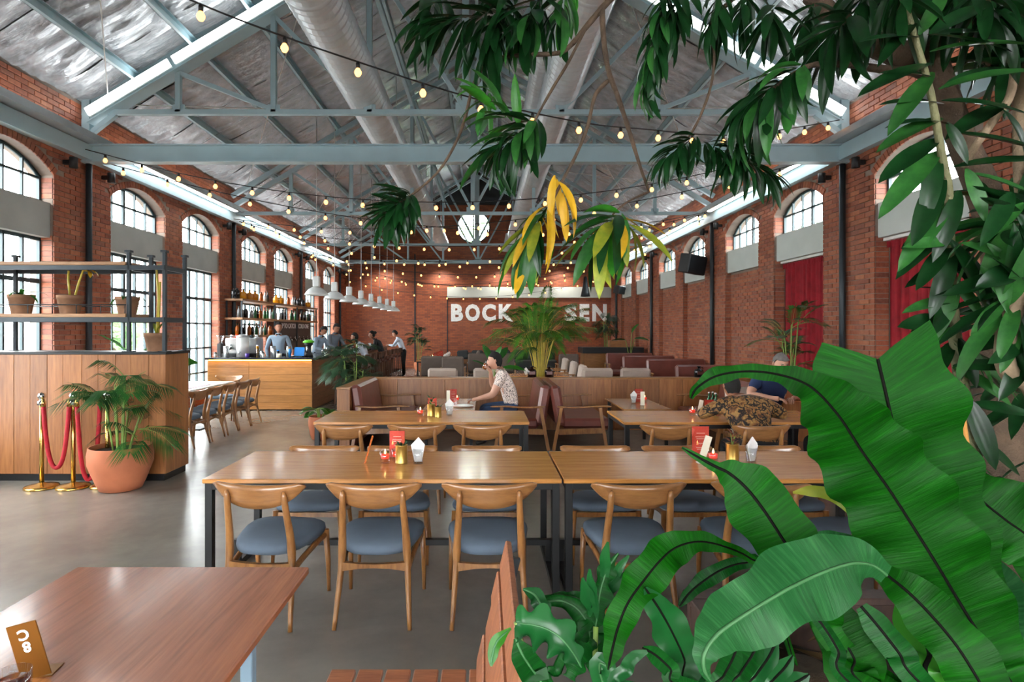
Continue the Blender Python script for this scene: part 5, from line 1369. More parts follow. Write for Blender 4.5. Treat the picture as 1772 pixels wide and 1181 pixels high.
palmgrp((-2.55, 8.9, 0), 'small leafy plant in a clay pot at the near end of the booth wing', 9, .40, .5, .1, .28, .5, 71, .1, .03, 'leaf_light', 'stem_green', (.12, .17, .36), (.1, .9), 7)
def broad(loc, label, specs, z0, pot, name='broadleaf_plant', cat='potted plant'):
    t = empty(name, loc, label, cat); round_pot(*pot)(t, loc)
    for i, (d, h, L, W, mat, roll) in enumerate(specs):
        d = Vector(d).normalized(); b = Vector((d.x*.15, d.y*.1, h)); MB().tube(bez(Vector(loc)+V(0, 0, z0), Vector(loc)+V(d.x*.05, 0, h*.8), Vector(loc)+b, 5), [.02, .018, .015, .013, .011, .009], 6).build('stem', 'stem_green', t)
        inst(leafmesh(('br', L, W, mat), L, W, mat, curl=.5, n=8, wave=.06), 'leaf', t, mat4=aim(b, d, roll))
broad((.15, 11.0, 0), 'banana-like plant with upright broad leaves behind the seated man', [((-.35, .1, 1), 1.1, .36, .16, 'leaf_palm', 1.3), ((.15, -.2, 1), 1.0, .42, .2, 'leaf_light', 1.5), ((.6, .2, .9), 1.1, .36, .15, 'leaf_palm', 1.0), ((1, -.1, .15), .95, .48, .2, 'leaf_light', .4), ((-.7, .3, .6), .95, .35, .15, 'leaf_palm', .5)], .3, (.16, .22, .35))
broad((4.75, 19.0, 0), 'split-leaf plant with pale stalks before the black counter', [((-1, 0, .2), 1.35, .5, .2, 'leaf_palm', .3), ((.3, 0, .6), 1.6, .4, .2, 'leaf_light', .3), ((1, -.1, .1), 1.4, .5, .22, 'leaf_palm', .4)], .4, (.2, .26, .45))

# ================================================================ strings of bulbs
def string_lights(pts, label, step=.62, start=.3):
    pts = [Vector(p) for p in pts]; sp_ = spline(pts, 10); mb = MB(); mb.tube(sp_, .0075, 5, False)
    root = mb.build('string_lights', 'black_plastic', None, label, 'string lights', 'strings of warm bulbs')
    off = root.location
    global BULB
    if 'BULB' not in globals():
        b1 = MB().lathe([(0, -.125), (.018, -.12), (.030, -.098), (.030, -.082), (.014, -.055), (.012, -.05)], 10, (0, 0, 0)).build('bulb', 'bulb', None, loc=(0, 0, 0)); b2 = MB().lathe([(0, .005), (.013, 0), (.018, -.02), (.016, -.055), (0, -.055)], 8, (0, 0, 0), close=False).build('socket', 'bulb_socket', None, loc=(0, 0, 0))
        BULB = (b1.data, b2.data); bpy.data.objects.remove(b1); bpy.data.objects.remove(b2)
    acc = start; d = 0
    for a, b in zip(sp_, sp_[1:]):
        L = (b-a).length
        while acc <= d+L:
            p = a+(b-a)*((acc-d)/L); inst(BULB[0], 'bulb', root, p-off); inst(BULB[1], 'socket', root, p-off); acc += step
        d += L
    return root
def sagline(p0, p1, zmin, n=8):
    p0, p1 = Vector(p0), Vector(p1); m = (p0.z+p1.z)/2; sg = m-zmin
    return [p0.lerp(p1, i/n)-V(0, 0, sg*4*(i/n)*(1-i/n)) for i in range(n+1)]
string_lights([(-4.3, 2.95, 4.75), (-3.2, 3.6, 4.36), (-2.0, 4.3, 4.06), (-.95, 4.94, 3.93), (.0, 5.5, 3.86), (1.0, 6.1, 3.88), (1.76, 6.56, 3.97), (3.3, 7.5, 4.22), (5.4, 8.7, 4.86)], 'long black cord of bulbs crossing in front of the nearest truss', .60, .25)
A = XL+.15; B = XR-.1
string_lights(sagline((A, 8.55, 4.36), (B, 8.9, 4.66), 3.62), 'string of bulbs just below the nearest tie beam', .55)
string_lights(sagline((A, 8.9, 4.28), (B, 13.6, 4.5), 3.65), 'string of bulbs running from the nearest left truss end to the next right truss end', .62)
string_lights(sagline((A, 13.9, 4.3), (B, 13.75, 4.5), 3.7), 'string of bulbs below the second visible truss', .6)
string_lights(sagline((A, 13.6, 4.3), (B, 8.95, 4.4), 3.75), 'string of bulbs running from the second left truss end back to the nearest right one', .75)
string_lights(sagline((A, 14.0, 4.3), (B, 18.7, 4.5), 3.55), 'string of bulbs running diagonally in the third bay', .6)
string_lights(sagline((A, 18.9, 4.3), (B, 18.8, 4.5), 3.5), 'string of bulbs below the third visible truss', .6)
string_lights(sagline((A, 18.9, 4.2), (B, 14.1, 4.4), 3.7), 'string of bulbs crossing back through the third bay', .7)
string_lights(sagline((A, 19.1, 4.2), (B, 23.7, 4.4), 3.3), 'string of bulbs running diagonally in the farthest bay', .6)
string_lights(sagline((A, 23.8, 4.3), (B, 23.8, 4.4), 3.5), 'string of bulbs below the farthest truss', .6)
string_lights(sagline((A, 23.6, 4.1), (B, 19.1, 4.3), 3.4), 'string of bulbs crossing back through the farthest bay', .7)
string_lights(sagline((XL+.01, 24.6, 3.9), (XR-.01, 24.6, 4.1), 3.1), 'lowest string of bulbs close to the far wall', .7)
# ================================================================ people
plain('skin', '#a9745a', .5, 0, .05, 6); plain('skin_pale', '#c29078', .5, 0, .05, 6); plain('hair', '#0f0c0b', .85, 0, .2, 40, .3); plain('hair_grey', '#6d6864', .85, 0, .2, 40)
plain('shirt_blue', '#8fa3b5', .85, 0, .08, 6, .1); plain('shirt_grey', '#6f7680', .85, 0, .08, 6, .1); plain('shirt_white', '#c3ccd8', .85, 0, .06, 6, .1); plain('shirt_dark', '#1f2126', .85); plain('shirt_navy', '#1f2f55', .85, 0, .1)
plain('trousers_black', '#15161a', .85); plain('jeans', '#263c5c', .85, 0, .2, 12); plain('shoe', '#14110f', .5); plain('lip', '#8a4a40', .5); plain('eye_white', '#d8d4cc', .4)
m, nt, b = nodes('shirt_spotted'); vv = coords(nt, (13, 13, 13)); vo = nt.nodes.new('ShaderNodeTexVoronoi'); vo.inputs['Randomness'].default_value = .5; lk(nt, vv, vo.inputs['Vector'])
lk(nt, ramp(nt, vo.outputs['Distance'], [(.36, hexc('#2b1a18')), (.42, hexc('#ead9ce'))]), b.inputs['Base Color']); b.inputs['Roughness'].default_value = .85
m, nt, b = nodes('shirt_batik'); vv = coords(nt, (11, 11, 11)); nz = nt.nodes.new('ShaderNodeTexNoise'); nz.inputs['Scale'].default_value = 1.2; nz.inputs['Detail'].default_value = 3; lk(nt, vv, nz.inputs['Vector'])
vm = nt.nodes.new('ShaderNodeVectorMath'); vm.operation = 'MULTIPLY_ADD'; vm.inputs[1].default_value = (2.2, 2.2, 2.2); lk(nt, nz.outputs['Color'], vm.inputs[0]); lk(nt, vv, vm.inputs[2])
vo = nt.nodes.new('ShaderNodeTexVoronoi'); vo.feature = 'DISTANCE_TO_EDGE'; vo.inputs['Scale'].default_value = .9; lk(nt, vm.outputs[0], vo.inputs['Vector'])
v3 = nt.nodes.new('ShaderNodeTexVoronoi'); v3.inputs['Scale'].default_value = .9; lk(nt, vm.outputs[0], v3.inputs['Vector']); f3 = noise(nt, vv, 3, 4, .7, 1)
pc_ = mix(nt, f3, ramp(nt, v3.outputs['Distance'], [(.1, hexc('#3a2314')), (.3, hexc('#a06a32')), (.5, hexc('#c89a56')), (.75, hexc('#5b3820'))]), hexc('#4a2c1a'))
lk(nt, mix(nt, ramp(nt, vo.outputs['Distance'], [(.05, (1, 1, 1)), (.12, (0, 0, 0))]), pc_, hexc('#130d0a')), b.inputs['Base Color']); b.inputs['Roughness'].default_value = .8

def skin_mesh(jv, edges, rad, root=0, sub=2):
    me = bpy.data.meshes.new('sk'); me.from_pydata([tuple(v) for v in jv], edges, []); o = bpy.data.objects.new('sk', me); COL.objects.link(o)
    md = o.modifiers.new('s', 'SKIN'); md.use_smooth_shade = True
    for i, r in enumerate(rad):
        r = r if isinstance(r, tuple) else (r, r); me.skin_vertices[0].data[i].radius = r
    me.skin_vertices[0].data[root].use_root = True
    sb = o.modifiers.new('u', 'SUBSURF'); sb.levels = sub; sb.render_levels = sub
    dg = bpy.context.evaluated_depsgraph_get(); out = bpy.data.meshes.new_from_object(o.evaluated_get(dg)); bpy.data.objects.remove(o); return out
def head_verts(yaw, pitch):
    "head centred at origin facing +y"
    nu, nv = 20, 16; vs = []; fs = []
    for j in range(nv+1):
        ph = -PI/2+PI*j/nv
        for i in range(nu):
            a = 2*PI*i/nu; x = math.cos(ph)*math.cos(a); y = math.cos(ph)*math.sin(a); z = math.sin(ph)
            k = 1-.30*max(0, -z)**1.3
            X = .076*x*k; Y = (.098*y)*(1-.12*max(0, -z)) + (.012 if y > 0 and z < -.3 else 0); Z = .118*z
            if y > .75 and abs(x) < .3: # nose and brow
                if -.35 < z < .12: Y += .022*(1-abs(z+.2)/.32)*(1-abs(x)/.3)
                if -.62 < z < -.45: Y += .006
            if .55 < y < .9 and .25 < abs(x) < .6 and -.05 < z < .2: Y -= .006
            vs.append((X, Y, Z))
    for j in range(nv):
        for i in range(nu): a = j*nu+i; b_ = j*nu+(i+1) % nu; fs.append((a, b_, b_+nu, a+nu))
    return vs, fs
def person(label, loc, rz, pose, mats, head=(0, 0), scale=1.0, hair='hair', sleeves='long', group=None, bow=False, bald=False, bulk=1.0, hold=None, ponytail=False):
    """pose: dict of joints in metres, body faces +y: pelvis chest neck head, sh_l/r el_l/r wr_l/r hd_l/r, hip kn an toe _l/_r"""
    J = {k: Vector(v) for k, v in pose.items()}
    for s_ in 'lr':
        J.setdefault('hip_'+s_, J['pelvis']+V((-.09 if s_ == 'l' else .09), 0, -.03))
    root = empty('person', loc, label, 'person', group); root.rotation_euler = (0, 0, rz)
    names_ = ['pelvis', 'waist', 'chest', 'neck0', 'neck']; jv = [J['pelvis'], (J['pelvis']*.5+J['chest']*.5), J['chest'], J['neck']-V(0, 0, .03), J['neck']+(J['head']-J['neck'])*.35]
    rad = [(.135*bulk, .115*bulk), (.125*bulk, .105*bulk), (.145*bulk, .115*bulk), (.075, .07), (.05, .052)]
    reg = ['t', 's', 's', 's', 'k']; ed = [(0, 1), (1, 2), (2, 3), (3, 4)]
    fing = []
    for s_ in 'lr':
        b0 = len(jv); sl = 's' if sleeves == 'long' else 'k'
        seq = [('sh_'+s_, .062*bulk, 's'), ('el_'+s_, .043*bulk, 's'), ('wr_'+s_, .026, sl), ('hd_'+s_, (.036, .018), 'k')]
        mid = (J['sh_'+s_]+J['el_'+s_])/2
        pts = [(J['sh_'+s_], .064*bulk, 's'), (mid, .054*bulk, 's'), (J['el_'+s_], .042*bulk, sl), ((J['el_'+s_]+J['wr_'+s_])/2, .038, sl), (J['wr_'+s_], .026, sl), (J['hd_'+s_], (.036, .02), 'k')]
        prev = 2
        for p, r, g in pts: jv.append(p); rad.append(r); reg.append(g); ed.append((prev, len(jv)-1)); prev = len(jv)-1
        prev = 0
        K, A_, T_, Hp = J['kn_'+s_], J['an_'+s_], J['toe_'+s_], J['hip_'+s_]
        for p, r, g in ((Hp, .10, 't'), ((Hp+K)/2, .082, 't'), (K, .062, 't'), ((K+A_)/2, .052, 't'), (A_, .04, 't'), (T_, (.045, .03), 'h')):
            jv.append(p); rad.append(r); reg.append(g); ed.append((prev, len(jv)-1)); prev = len(jv)-1
        # fingers
        h = J['hd_'+s_]; d = (h-J['wr_'+s_]).normalized(); side = d.cross(V(0, 0, 1)); side = side.normalized() if side.length > .1 else V(1, 0, 0); nrm = side.cross(d)
        curl = -nrm*(1 if nrm.z > 0 else -1)
        for q, (o_, L) in enumerate(((-.026, .062), (-.009, .074), (.009, .070), (.026, .055))):
            p0 = h+side*o_+d*.01; fing.append(([p0, p0+d*L*.45, p0+d*L*.75+curl*L*.3, p0+d*L*.85+curl*L*.62], [.0095, .009, .0085, .006]))
        tsd = -side if s_ == 'r' else side
        p0 = h-d*.03+tsd*.02; fing.append(([p0, p0+tsd*.03+d*.02, p0+tsd*.035+d*.05+curl*.015], [.012, .011, .008]))
    me = skin_mesh(jv, ed, rad)
    segs = [(jv[a], jv[b_], reg[b_] if reg[b_] != reg[a] and reg[b_] in ('k', 'h') else reg[b_]) for a, b_ in ed]
    def region(p):
        best = 9; g = 's'
        for a, b_, r in segs:
            ab = b_-a; t_ = max(0, min(1, (p-a).dot(ab)/max(1e-9, ab.dot(ab)))); d = (p-(a+ab*t_)).length
            if r == 'k' and t_ < .15: d += .02
            if d < best: best = d; g = r
        return g
    mb = MB(); order = {'s': 0, 't': 1, 'k': 2, 'h': 3}
    vs = [v.co.copy() for v in me.vertices]; base = len(mb.v); mb.v += [tuple(v) for v in vs]
    for pl_ in me.polygons:
        c = pl_.center.copy(); g = region(c)
        if g == 't' and c.z > J['pelvis'].z+.06 and (c-J['pelvis']).length < .3: g = 's'
        mb.f.append(tuple(pl_.vertices)); mb.m.append(order[g]); mb.sm.append(True)
    bpy.data.meshes.remove(me)
    mb.mi = 2
    for pts, rs in fing: mb.tube(pts, rs, 6)
    hv, hf = head_verts(0, 0); Hm = Matrix.Translation(J['head']) @ Matrix.Rotation(head[0], 4, 'Z') @ Matrix.Rotation(head[1], 4, 'X')
    mb.add([Hm @ Vector(v) for v in hv], hf, True)
    for sg in (-1, 1): mb.tube([Hm @ V(sg*.070, -.005, -.03), Hm @ V(sg*.080, -.012, .0), Hm @ V(sg*.078, -.005, .026)], [.008, .013, .010], 6)
    mb.build('body', list(mats)+([] if len(mats) == 4 else ['shoe']), root, fixn=False).location = (0, 0, 0)
    body = root.children[0]
    # recentre (root is rotated, verts are local)
    wl = worldloc(root)
    for v in body.data.vertices: v.co += wl
    def child(nm_, mt, mbx):
        o = mbx.build(nm_, mt, root)
        for v in o.data.vertices: v.co += wl
        return o
    # hair cap
    if not bald:
        n = 18; hb = MB(); vs = []; fs = []
        for j in range(10):
            ph = PI/2-j*.25
            for i in range(n):
                a = 2*PI*i/n; x, y, z = math.cos(ph)*math.cos(a), math.cos(ph)*math.sin(a), math.sin(ph)
                lim = .48 if y > .35 else (-.62 if y < -.15 else .48-(.35-y)*1.5)
                z = max(z, lim); vs.append(Hm @ V(.083*x*(1 if z > -.3 else .95), .104*y-.006, .128*z+.004+.003*math.sin(7*a)))
        for j in range(9):
            for i in range(n): a = j*n+i; b_ = j*n+(i+1) % n; fs.append((a, b_, b_+n, a+n))
        hb.add(vs, fs, True); child('hair', hair, hb)
        if ponytail: hb = MB(); hb.lathe([(0, -.05), (.045, -.035), (.06, 0), (.045, .04), (0, .055)], 12, tuple(Hm @ V(0, -.10, .05)), close=False); child('hair_bun', hair, hb)
    for sg in (-1, 1):
        e = MB(); e.lathe([(0, -.008), (.010, 0), (0, .008)], 8, tuple(Hm @ V(sg*.029, .082, .008)), close=False); child('eye', 'hair', e)
        e = MB(); e.tube([Hm @ V(sg*.016, .092, .026), Hm @ V(sg*.043, .083, .028)], .004, 5); child('eyebrow', hair, e)
    e = MB(); e.tube([Hm @ V(-.022, .083, -.062), Hm @ V(0, .092, -.060), Hm @ V(.022, .083, -.062)], [.003, .006, .003], 6); child('mouth', 'lip', e)
    # collar
    e = MB(); nk = J['neck']; n = 14
    e.grid(lambda u, v: tuple(nk+V((.062+.012*v)*math.cos(2*PI*u), (.060+.014*v)*math.sin(2*PI*u), .030-.045*v)), n, 2); child('collar', mats[0], e)
    if bow: e = MB(); p = nk+V(0, .078, .0); e.prism([(p.x-.045, p.z-.02), (p.x-.045, p.z+.02), (p.x, p.z+.006), (p.x+.045, p.z+.02), (p.x+.045, p.z-.02), (p.x, p.z-.006)], p.y-.008, p.y+.01, 'y'); child('bow_tie', 'trousers_black', e)
    root.scale = (scale,)*3
    return root
def standing(lean=0, elL=(-.27, .04, 1.10), wrL=(-.30, .12, .88), elR=(.27, .04, 1.10), wrR=(.30, .12, .88)):
    def ln(p): return (p[0], p[1]+lean*max(0, p[2]-.95), p[2]-abs(lean)*.12*max(0, p[2]-.95))
    wl_, wr2 = Vector(wrL), Vector(wrR)
    d = {'pelvis': (0, 0, .94), 'chest': ln((0, 0, 1.27)), 'neck': ln((0, -.0, 1.44)), 'head': ln((0, .03, 1.60)),
         'sh_l': ln((-.175, 0, 1.39)), 'sh_r': ln((.175, 0, 1.39)), 'el_l': elL, 'el_r': elR, 'wr_l': wrL, 'wr_r': wrR}
    for s_ in 'lr':
        e, w_ = Vector(d['el_'+s_]), Vector(d['wr_'+s_]); d['hd_'+s_] = tuple(w_+(w_-e).normalized()*.075)
        sx = -.11 if s_ == 'l' else .11; d['kn_'+s_] = (sx, .02, .50); d['an_'+s_] = (sx, -.01, .075); d['toe_'+s_] = (sx, .15, .035)
    return d
def sitting(seat=.45, lean=.1, elL=None, wrL=None, elR=None, wrR=None, fwd=.45, hd=None):
    z = seat+.09
    d = {'pelvis': (0, 0, z), 'chest': (0, lean*.7+.0, z+.34), 'neck': (0, lean*1.2+.02, z+.50), 'head': hd or (0, lean*1.5+.06, z+.655),
         'sh_l': (-.185, lean+.02, z+.46), 'sh_r': (.185, lean+.02, z+.46),
         'el_l': elL or (-.26, .22, z+.22), 'el_r': elR or (.26, .22, z+.22), 'wr_l': wrL or (-.16, .44, z+.22), 'wr_r': wrR or (.16, .44, z+.22)}
    for s_ in 'lr':
        e, w_ = Vector(d['el_'+s_]), Vector(d['wr_'+s_]); d['hd_'+s_] = tuple(w_+(w_-e).normalized()*.075)
        sx = -.12 if s_ == 'l' else .12; d['hip_'+s_] = (sx, .02, z-.02); d['kn_'+s_] = (sx*1.2, fwd, z-.03); d['an_'+s_] = (sx*1.1, fwd-.05, .075); d['toe_'+s_] = (sx*1.1, fwd+.09, .035)
    return d
# man with the spotted shirt on the middle leather bench, facing left (-x): rz = +90 deg
pm = sitting(.44, .14, elL=(-.24, .30, .72), wrL=(-.16, .52, .655), elR=(.24, .30, .78), wrR=(.10, .33, 1.02), hd=(0, .31, 1.16))
pm['head'] = (0, .27, 1.17); pm['hd_r'] = (.02, .36, 1.075)
man = person('seated man in a white shirt with dark spots, drinking from a glass mug', (.42, 8.52, 0), PI/2, pm, ['shirt_spotted', 'jeans', 'skin_pale', 'shoe'], (0, -.05), 1.05, sleeves='short', bulk=1.22)
gx, gy, gz = -.03, 8.56, 1.10
t = empty('beer_mug', (gx, gy, gz), 'glass mug of brown beer held at the mouth of the man in the spotted shirt', 'mug')
M = Matrix.Translation((gx, gy, gz)) @ Matrix.Rotation(.5, 4, 'Y')
for nm_, mt, pr in (('glass', 'candle_clear', [(0, 0), (.036, 0), (.040, .13), (.037, .13), (.033, .01), (0, .01)]), ('beer', 'whisky', [(0, .011), (.033, .011), (.036, .09), (0, .09)])):
    mb = MB(); mb.lathe(pr, 16, (0, 0, 0), close=False); mb.v = [tuple(M @ Vector(v)) for v in mb.v]; mb.build(nm_, mt, t)
mb = MB(); mb.tube([M @ Vector(v) for v in ((0, -.038, .10), (0, -.075, .09), (0, -.075, .04), (0, -.038, .03))], .007, 6); mb.build('handle', 'candle_clear', t)
# bartenders behind the bar (they stand on a raised duckboard)
MB().box(-5.55, 12.82+.5, 0, -4.28, 20.5, .10, .004).build('duckboard', 'shelf_wood', None, 'raised wooden floor behind the bar', 'platform')
gbt = 'bartenders in pale shirts and bow ties'
person('bartender in a light blue shirt and black bow tie looking towards the camera', (-4.92, 13.75, .10), PI+.25, standing(0, (-.27, -.02, 1.10), (-.24, .10, .90), (.27, -.02, 1.10), (.22, .12, .92)), ['shirt_blue', 'trousers_black', 'skin', 'shoe'], (.35, 0), 1.03, bow=True, group=gbt)
person('bartender in a light blue shirt bent over the counter, between his two colleagues', (-4.50, 15.3, .10), PI+1.2, standing(.35, (-.26, .2, 1.12), (-.17, .40, 1.07), (.26, .2, 1.12), (.17, .40, 1.07)), ['shirt_blue', 'trousers_black', 'skin', 'shoe'], (.1, -.5), 1.0, bow=True, group=gbt)
person('bartender in a grey shirt and bow tie, farthest behind the bar, looking down', (-4.32, 16.3, .10), PI+1.0, standing(.2, (-.26, .18, 1.12), (-.2, .38, 1.06), (.26, .18, 1.12), (.2, .38, 1.06)), ['shirt_grey', 'trousers_black', 'skin', 'shoe'], (0, -.4), 1.04, bow=True, group=gbt)
person('waiter in a white shirt and black trousers leaning on the far end of the bar', (-2.95, 20.9, 0), PI/2, standing(.45, (-.24, .35, 1.12), (-.15, .5, 1.15), (.24, .35, 1.12), (.15, .5, 1.15)), ['shirt_white', 'trousers_black', 'skin', 'shoe'], (0, -.5), 1.0, group=gbt)
stp = sitting(.80, .2, fwd=.36); 
for s_ in 'lr': stp['kn_'+s_] = (stp['kn_'+s_][0], .36, .74); stp['an_'+s_] = (stp['an_'+s_][0], .22, .36); stp['toe_'+s_] = (stp['toe_'+s_][0], .34, .32)
stp['wr_l'] = (-.15, .42, 1.15); stp['wr_r'] = (.15, .42, 1.15); stp['hd_l'] = (-.12, .49, 1.16); stp['hd_r'] = (.12, .49, 1.16)
person('guest in dark clothes with black hair tied up, seated on a bar stool', (bxr+.40, 18.27, 0), PI/2, stp, ['shirt_dark', 'trousers_black', 'skin', 'shoe'], (.1, -.1), 1.0, ponytail=True, group='guests seated at the bar')
person('guest in a white shirt seated on a bar stool behind the bushy palm', (bxr+.40, 15.81, 0), PI/2, stp, ['shirt_white', 'trousers_black', 'skin', 'shoe'], (.1, -.1), .97, group='guests seated at the bar')
# batik-shirt guest, back to the camera
pb = sitting(.46, .30, elL=(-.42, .40, .80), wrL=(-.22, .60, .79), elR=(.42, .36, .80), wrR=(.28, .58, .79), hd=(-.06, .50, 1.075))
pb['neck'] = (-.02, .42, .96); pb['chest'] = (0, .24, .82); pb['sh_l'] = (-.2, .34, .92); pb['sh_r'] = (.2, .34, .92)
person('large guest seen from behind in a brown and gold patterned shirt, leaning on the table', (2.62, 5.50, 0), 0, pb, ['shirt_batik', 'trousers_black', 'skin', 'shoe'], (0, -.2), 1.02, bulk=1.35, group='guests at the right second-row table')
pn = sitting(.44, .25, elL=(-.3, .30, .82), wrL=(-.12, .5, .80), elR=(.3, .30, .82), wrR=(.12, .5, .80))
person('balding guest in a navy shirt facing the camera across the table', (3.62, 7.55, 0), PI, pn, ['shirt_navy', 'trousers_black', 'skin_pale', 'shoe'], (0, -.3), 1.07, sleeves='short', bald=False, hair='hair_grey', bulk=1.25, group='guests at the right second-row table')
person('black-haired guest with patterned collar, back to the camera, at the far right table end', (3.52, 5.55, 0), 0, sitting(.46, .18), ['shirt_batik', 'trousers_black', 'skin', 'shoe'], (0, 0), 1.05, bulk=1.1, group='guests at the right second-row table')
C(3.52, 5.45, 0, 'oak chair under the black-haired guest at the right end of the second row', gC)
put(fb, (3.62, 7.62, 0), PI, 'upholstered chair under the navy-shirted guest', 'beige upholstered chairs beyond the booth screen')
# ================================================================ foreground planter with bird's nest ferns
t = empty('planter_box', (1.5, 1.3, 0), 'dark wooden planter box in the lower right corner, full of ferns', 'planter')
wood('planter_wood', '#4a3024', '#2c1c15', (14, 14, 2), .6, 0, .15)
x0, x1, y0, y1, zp = .565, 2.7, .55, 1.62, .93
for k in range(6):
    z = .02+k*.152
    MB().box(x0, y1-.03, z, x1, y1, z+.148, .003).build('board', 'planter_wood', t); MB().box(x0, y0, z, x1, y0+.03, z+.148, .003).build('board', 'planter_wood', t)
    MB().box(x0, y0+.03, z, x0+.03, y1-.03, z+.148, .003).build('board', 'planter_wood', t); MB().box(x1-.03, y0+.03, z, x1, y1-.03, z+.148, .003).build('board', 'planter_wood', t)
mb = MB(); mb.box(x0-.01, y1-.05, zp, x1, y1+.01, zp+.02, .003); mb.box(x0-.01, y0, zp, x0+.05, y1-.05, zp+.02, .003); mb.build('rim', 'planter_wood', t)
MB().grid(lambda u, v: (x0+.03+(x1-x0-.06)*u, y0+.03+(y1-y0-.06)*v, .80+.015*math.sin(17*u)*math.cos(13*v)+.012*math.sin(41*u+23*v)), 40, 24).build('soil', 'soil', t)
plain('dead_leaf', '#6e5236', .9, 0, .3, 12)
lt = MB(); rr = random.Random(8)
for i in range(160):
    x, y, a = rr.uniform(x0+.08, x1-.1), rr.uniform(y0+.08, y1-.08), rr.uniform(0, 6.3); L = rr.uniform(.04, .13); z = .83+rr.uniform(0, .03)
    d = V(math.cos(a), math.sin(a), rr.uniform(-.1, .25)); n_ = V(-d.y, d.x, 0)*rr.uniform(.004, .014); p = V(x, y, z)
    lt.add([p, p+d*L*.5+n_+V(0, 0, .008), p+d*L, p+d*L*.5-n_], [(0, 1, 2, 3)], False)
lt.build('leaf_litter', 'dead_leaf', None, 'dry leaf litter on the soil of the planter', 'leaf litter', kind='stuff', fixn=False)

def strap(parent, pts, halves, mat='leaf_fern', rib='midrib_dark', wave=.25, nw=9, fold=.12, nm_='leaf', thick=.0018, ribr=.0028, lobes=0, ph=0.0, extra=None, ears=(0, 0)):
    """leaf blade through the spine points; pts: (X,Y,d) seen positions turned into real points, halves: half widths (in px at that distance)"""
    W = [P(*p) for p in pts]; hw = [h*p[2]/1000 for h, p in zip(halves, pts)]
    if extra is not None: W.append(Vector(extra[0])); hw.append(extra[1])
    n = 8; sp_ = spline(W, n); hs_ = []
    for i in range(len(hw)-1):
        for k in range(n): u = k/n; u = u*u*(3-2*u); hs_.append(hw[i]*(1-u)+hw[i+1]*u)
    hs_.append(hw[-1]); N = len(sp_)-1
    L = [0]
    for a, b in zip(sp_, sp_[1:]): L.append(L[-1]+(b-a).length)
    tot = L[-1]
    vs = []; uvs = []; cols_n = 6
    for i, p in enumerate(sp_):
        tn = (sp_[min(i+1, N)]-sp_[max(i-1, 0)]).normalized(); view = (p-Vector((0, 0, H))).normalized()
        sd = tn.cross(view); sd = sd.normalized() if sd.length > .05 else V(1, 0, 0); nr = sd.cross(tn).normalized()
        if nr.dot(view) < 0: nr = -nr          # nr points away from the viewer side
        s_ = L[i]/tot
        for j in range(cols_n+1):
            q = (j/cols_n-.5)*2; a = abs(q); w_ = hs_[i]
            lob = 1.0
            if lobes: lob = 1-.55*(a**2)*(.5+.5*math.sin(s_*lobes*2*PI+ph))
            wob = 1+.10*math.sin(s_*nw*2*PI+ph+(1.7 if q > 0 else 0))*a
            off = sd*(q*w_*lob*wob)+nr*(-fold*w_*a*1.0+wave*w_*(a**1.6)*math.sin(s_*nw*2*PI+ph+(2.1 if q > 0 else 0))*.55)
            if ears[0] and s_ < .3: off -= tn*(ears[0 if q < 0 else 1]*(a**.9)*(1-s_/.3)**1.5)*pts[0][2]/1000
            vs.append(p+off); uvs.append((s_*tot*4, q*w_*6))
    m_ = cols_n+1; fs = [(i*m_+j, (i+1)*m_+j, (i+1)*m_+j+1, i*m_+j+1) for i in range(N) for j in range(cols_n)]
    mb = MB(); mb.add(vs, fs, True); lf = mb.build(nm_, mat, parent, fixn=False)
    ul = lf.data.uv_layers.new(name='uv'); li = [0]*len(lf.data.loops); lf.data.loops.foreach_get('vertex_index', li); ul.data.foreach_set('uv', [c for k in li for c in uvs[k]])
    if rib:
        rb = MB(); rp = []
        rb.tube([q for q in sp_], [min(ribr, hs_[i]*.35)*(1.0-.3*i/N) for i in range(N+1)], 6); rb.build('midrib', rib, lf)
    return lf
base1 = (1.02, 1.05, .84)
fern = empty('birds_nest_fern', base1, 'huge bright green bird\'s nest fern filling the lower right corner', 'fern')
def bx_(x, y, z=.84, h=.02): return ((x, y, z), h)
plain('fern_heart', '#3b2c1c', .9, 0, .3, 30, .5)
MB().lathe([(0, -.04), (.10, 0), (.13, .06), (.07, .12), (0, .10)], 16, (1.02, 1.05, .84), close=False).build('rootstock', 'fern_heart', fern)
# tall rear leaf with the notched top: two overlapping halves meeting at the dark rib
strap(fern, [(1519, 622, 1.42), (1530, 668, 1.41), (1541, 716, 1.39), (1560, 785, 1.35), (1600, 880, 1.30), (1650, 990, 1.24), (1692, 1090, 1.19), (1722, 1190, 1.14)],
      [76, 96, 104, 100, 90, 72, 52, 36], 'leaf_fern', 'midrib_dark', .10, 6, .10, 'leaf', ears=(44, 52), ribr=.004, extra=bx_(1.08, 1.07))
# the great arching leaf
strap(fern, [(1196, 690, 1.75), (1206, 672, 1.73), (1240, 651, 1.70), (1290, 643, 1.64), (1345, 648, 1.57), (1400, 668, 1.48), (1448, 716, 1.40), (1492, 782, 1.31), (1544, 856, 1.23), (1612, 963, 1.14), (1673, 1064, 1.06), (1722, 1140, 1.02), (1760, 1195, 1.0)],
      [3, 8, 15, 12, 15, 28, 58, 78, 84, 82, 70, 54, 40], 'leaf_fern', 'midrib_dark', .22, 13, .10, 'leaf', ribr=.0036, extra=bx_(1.10, 1.02))
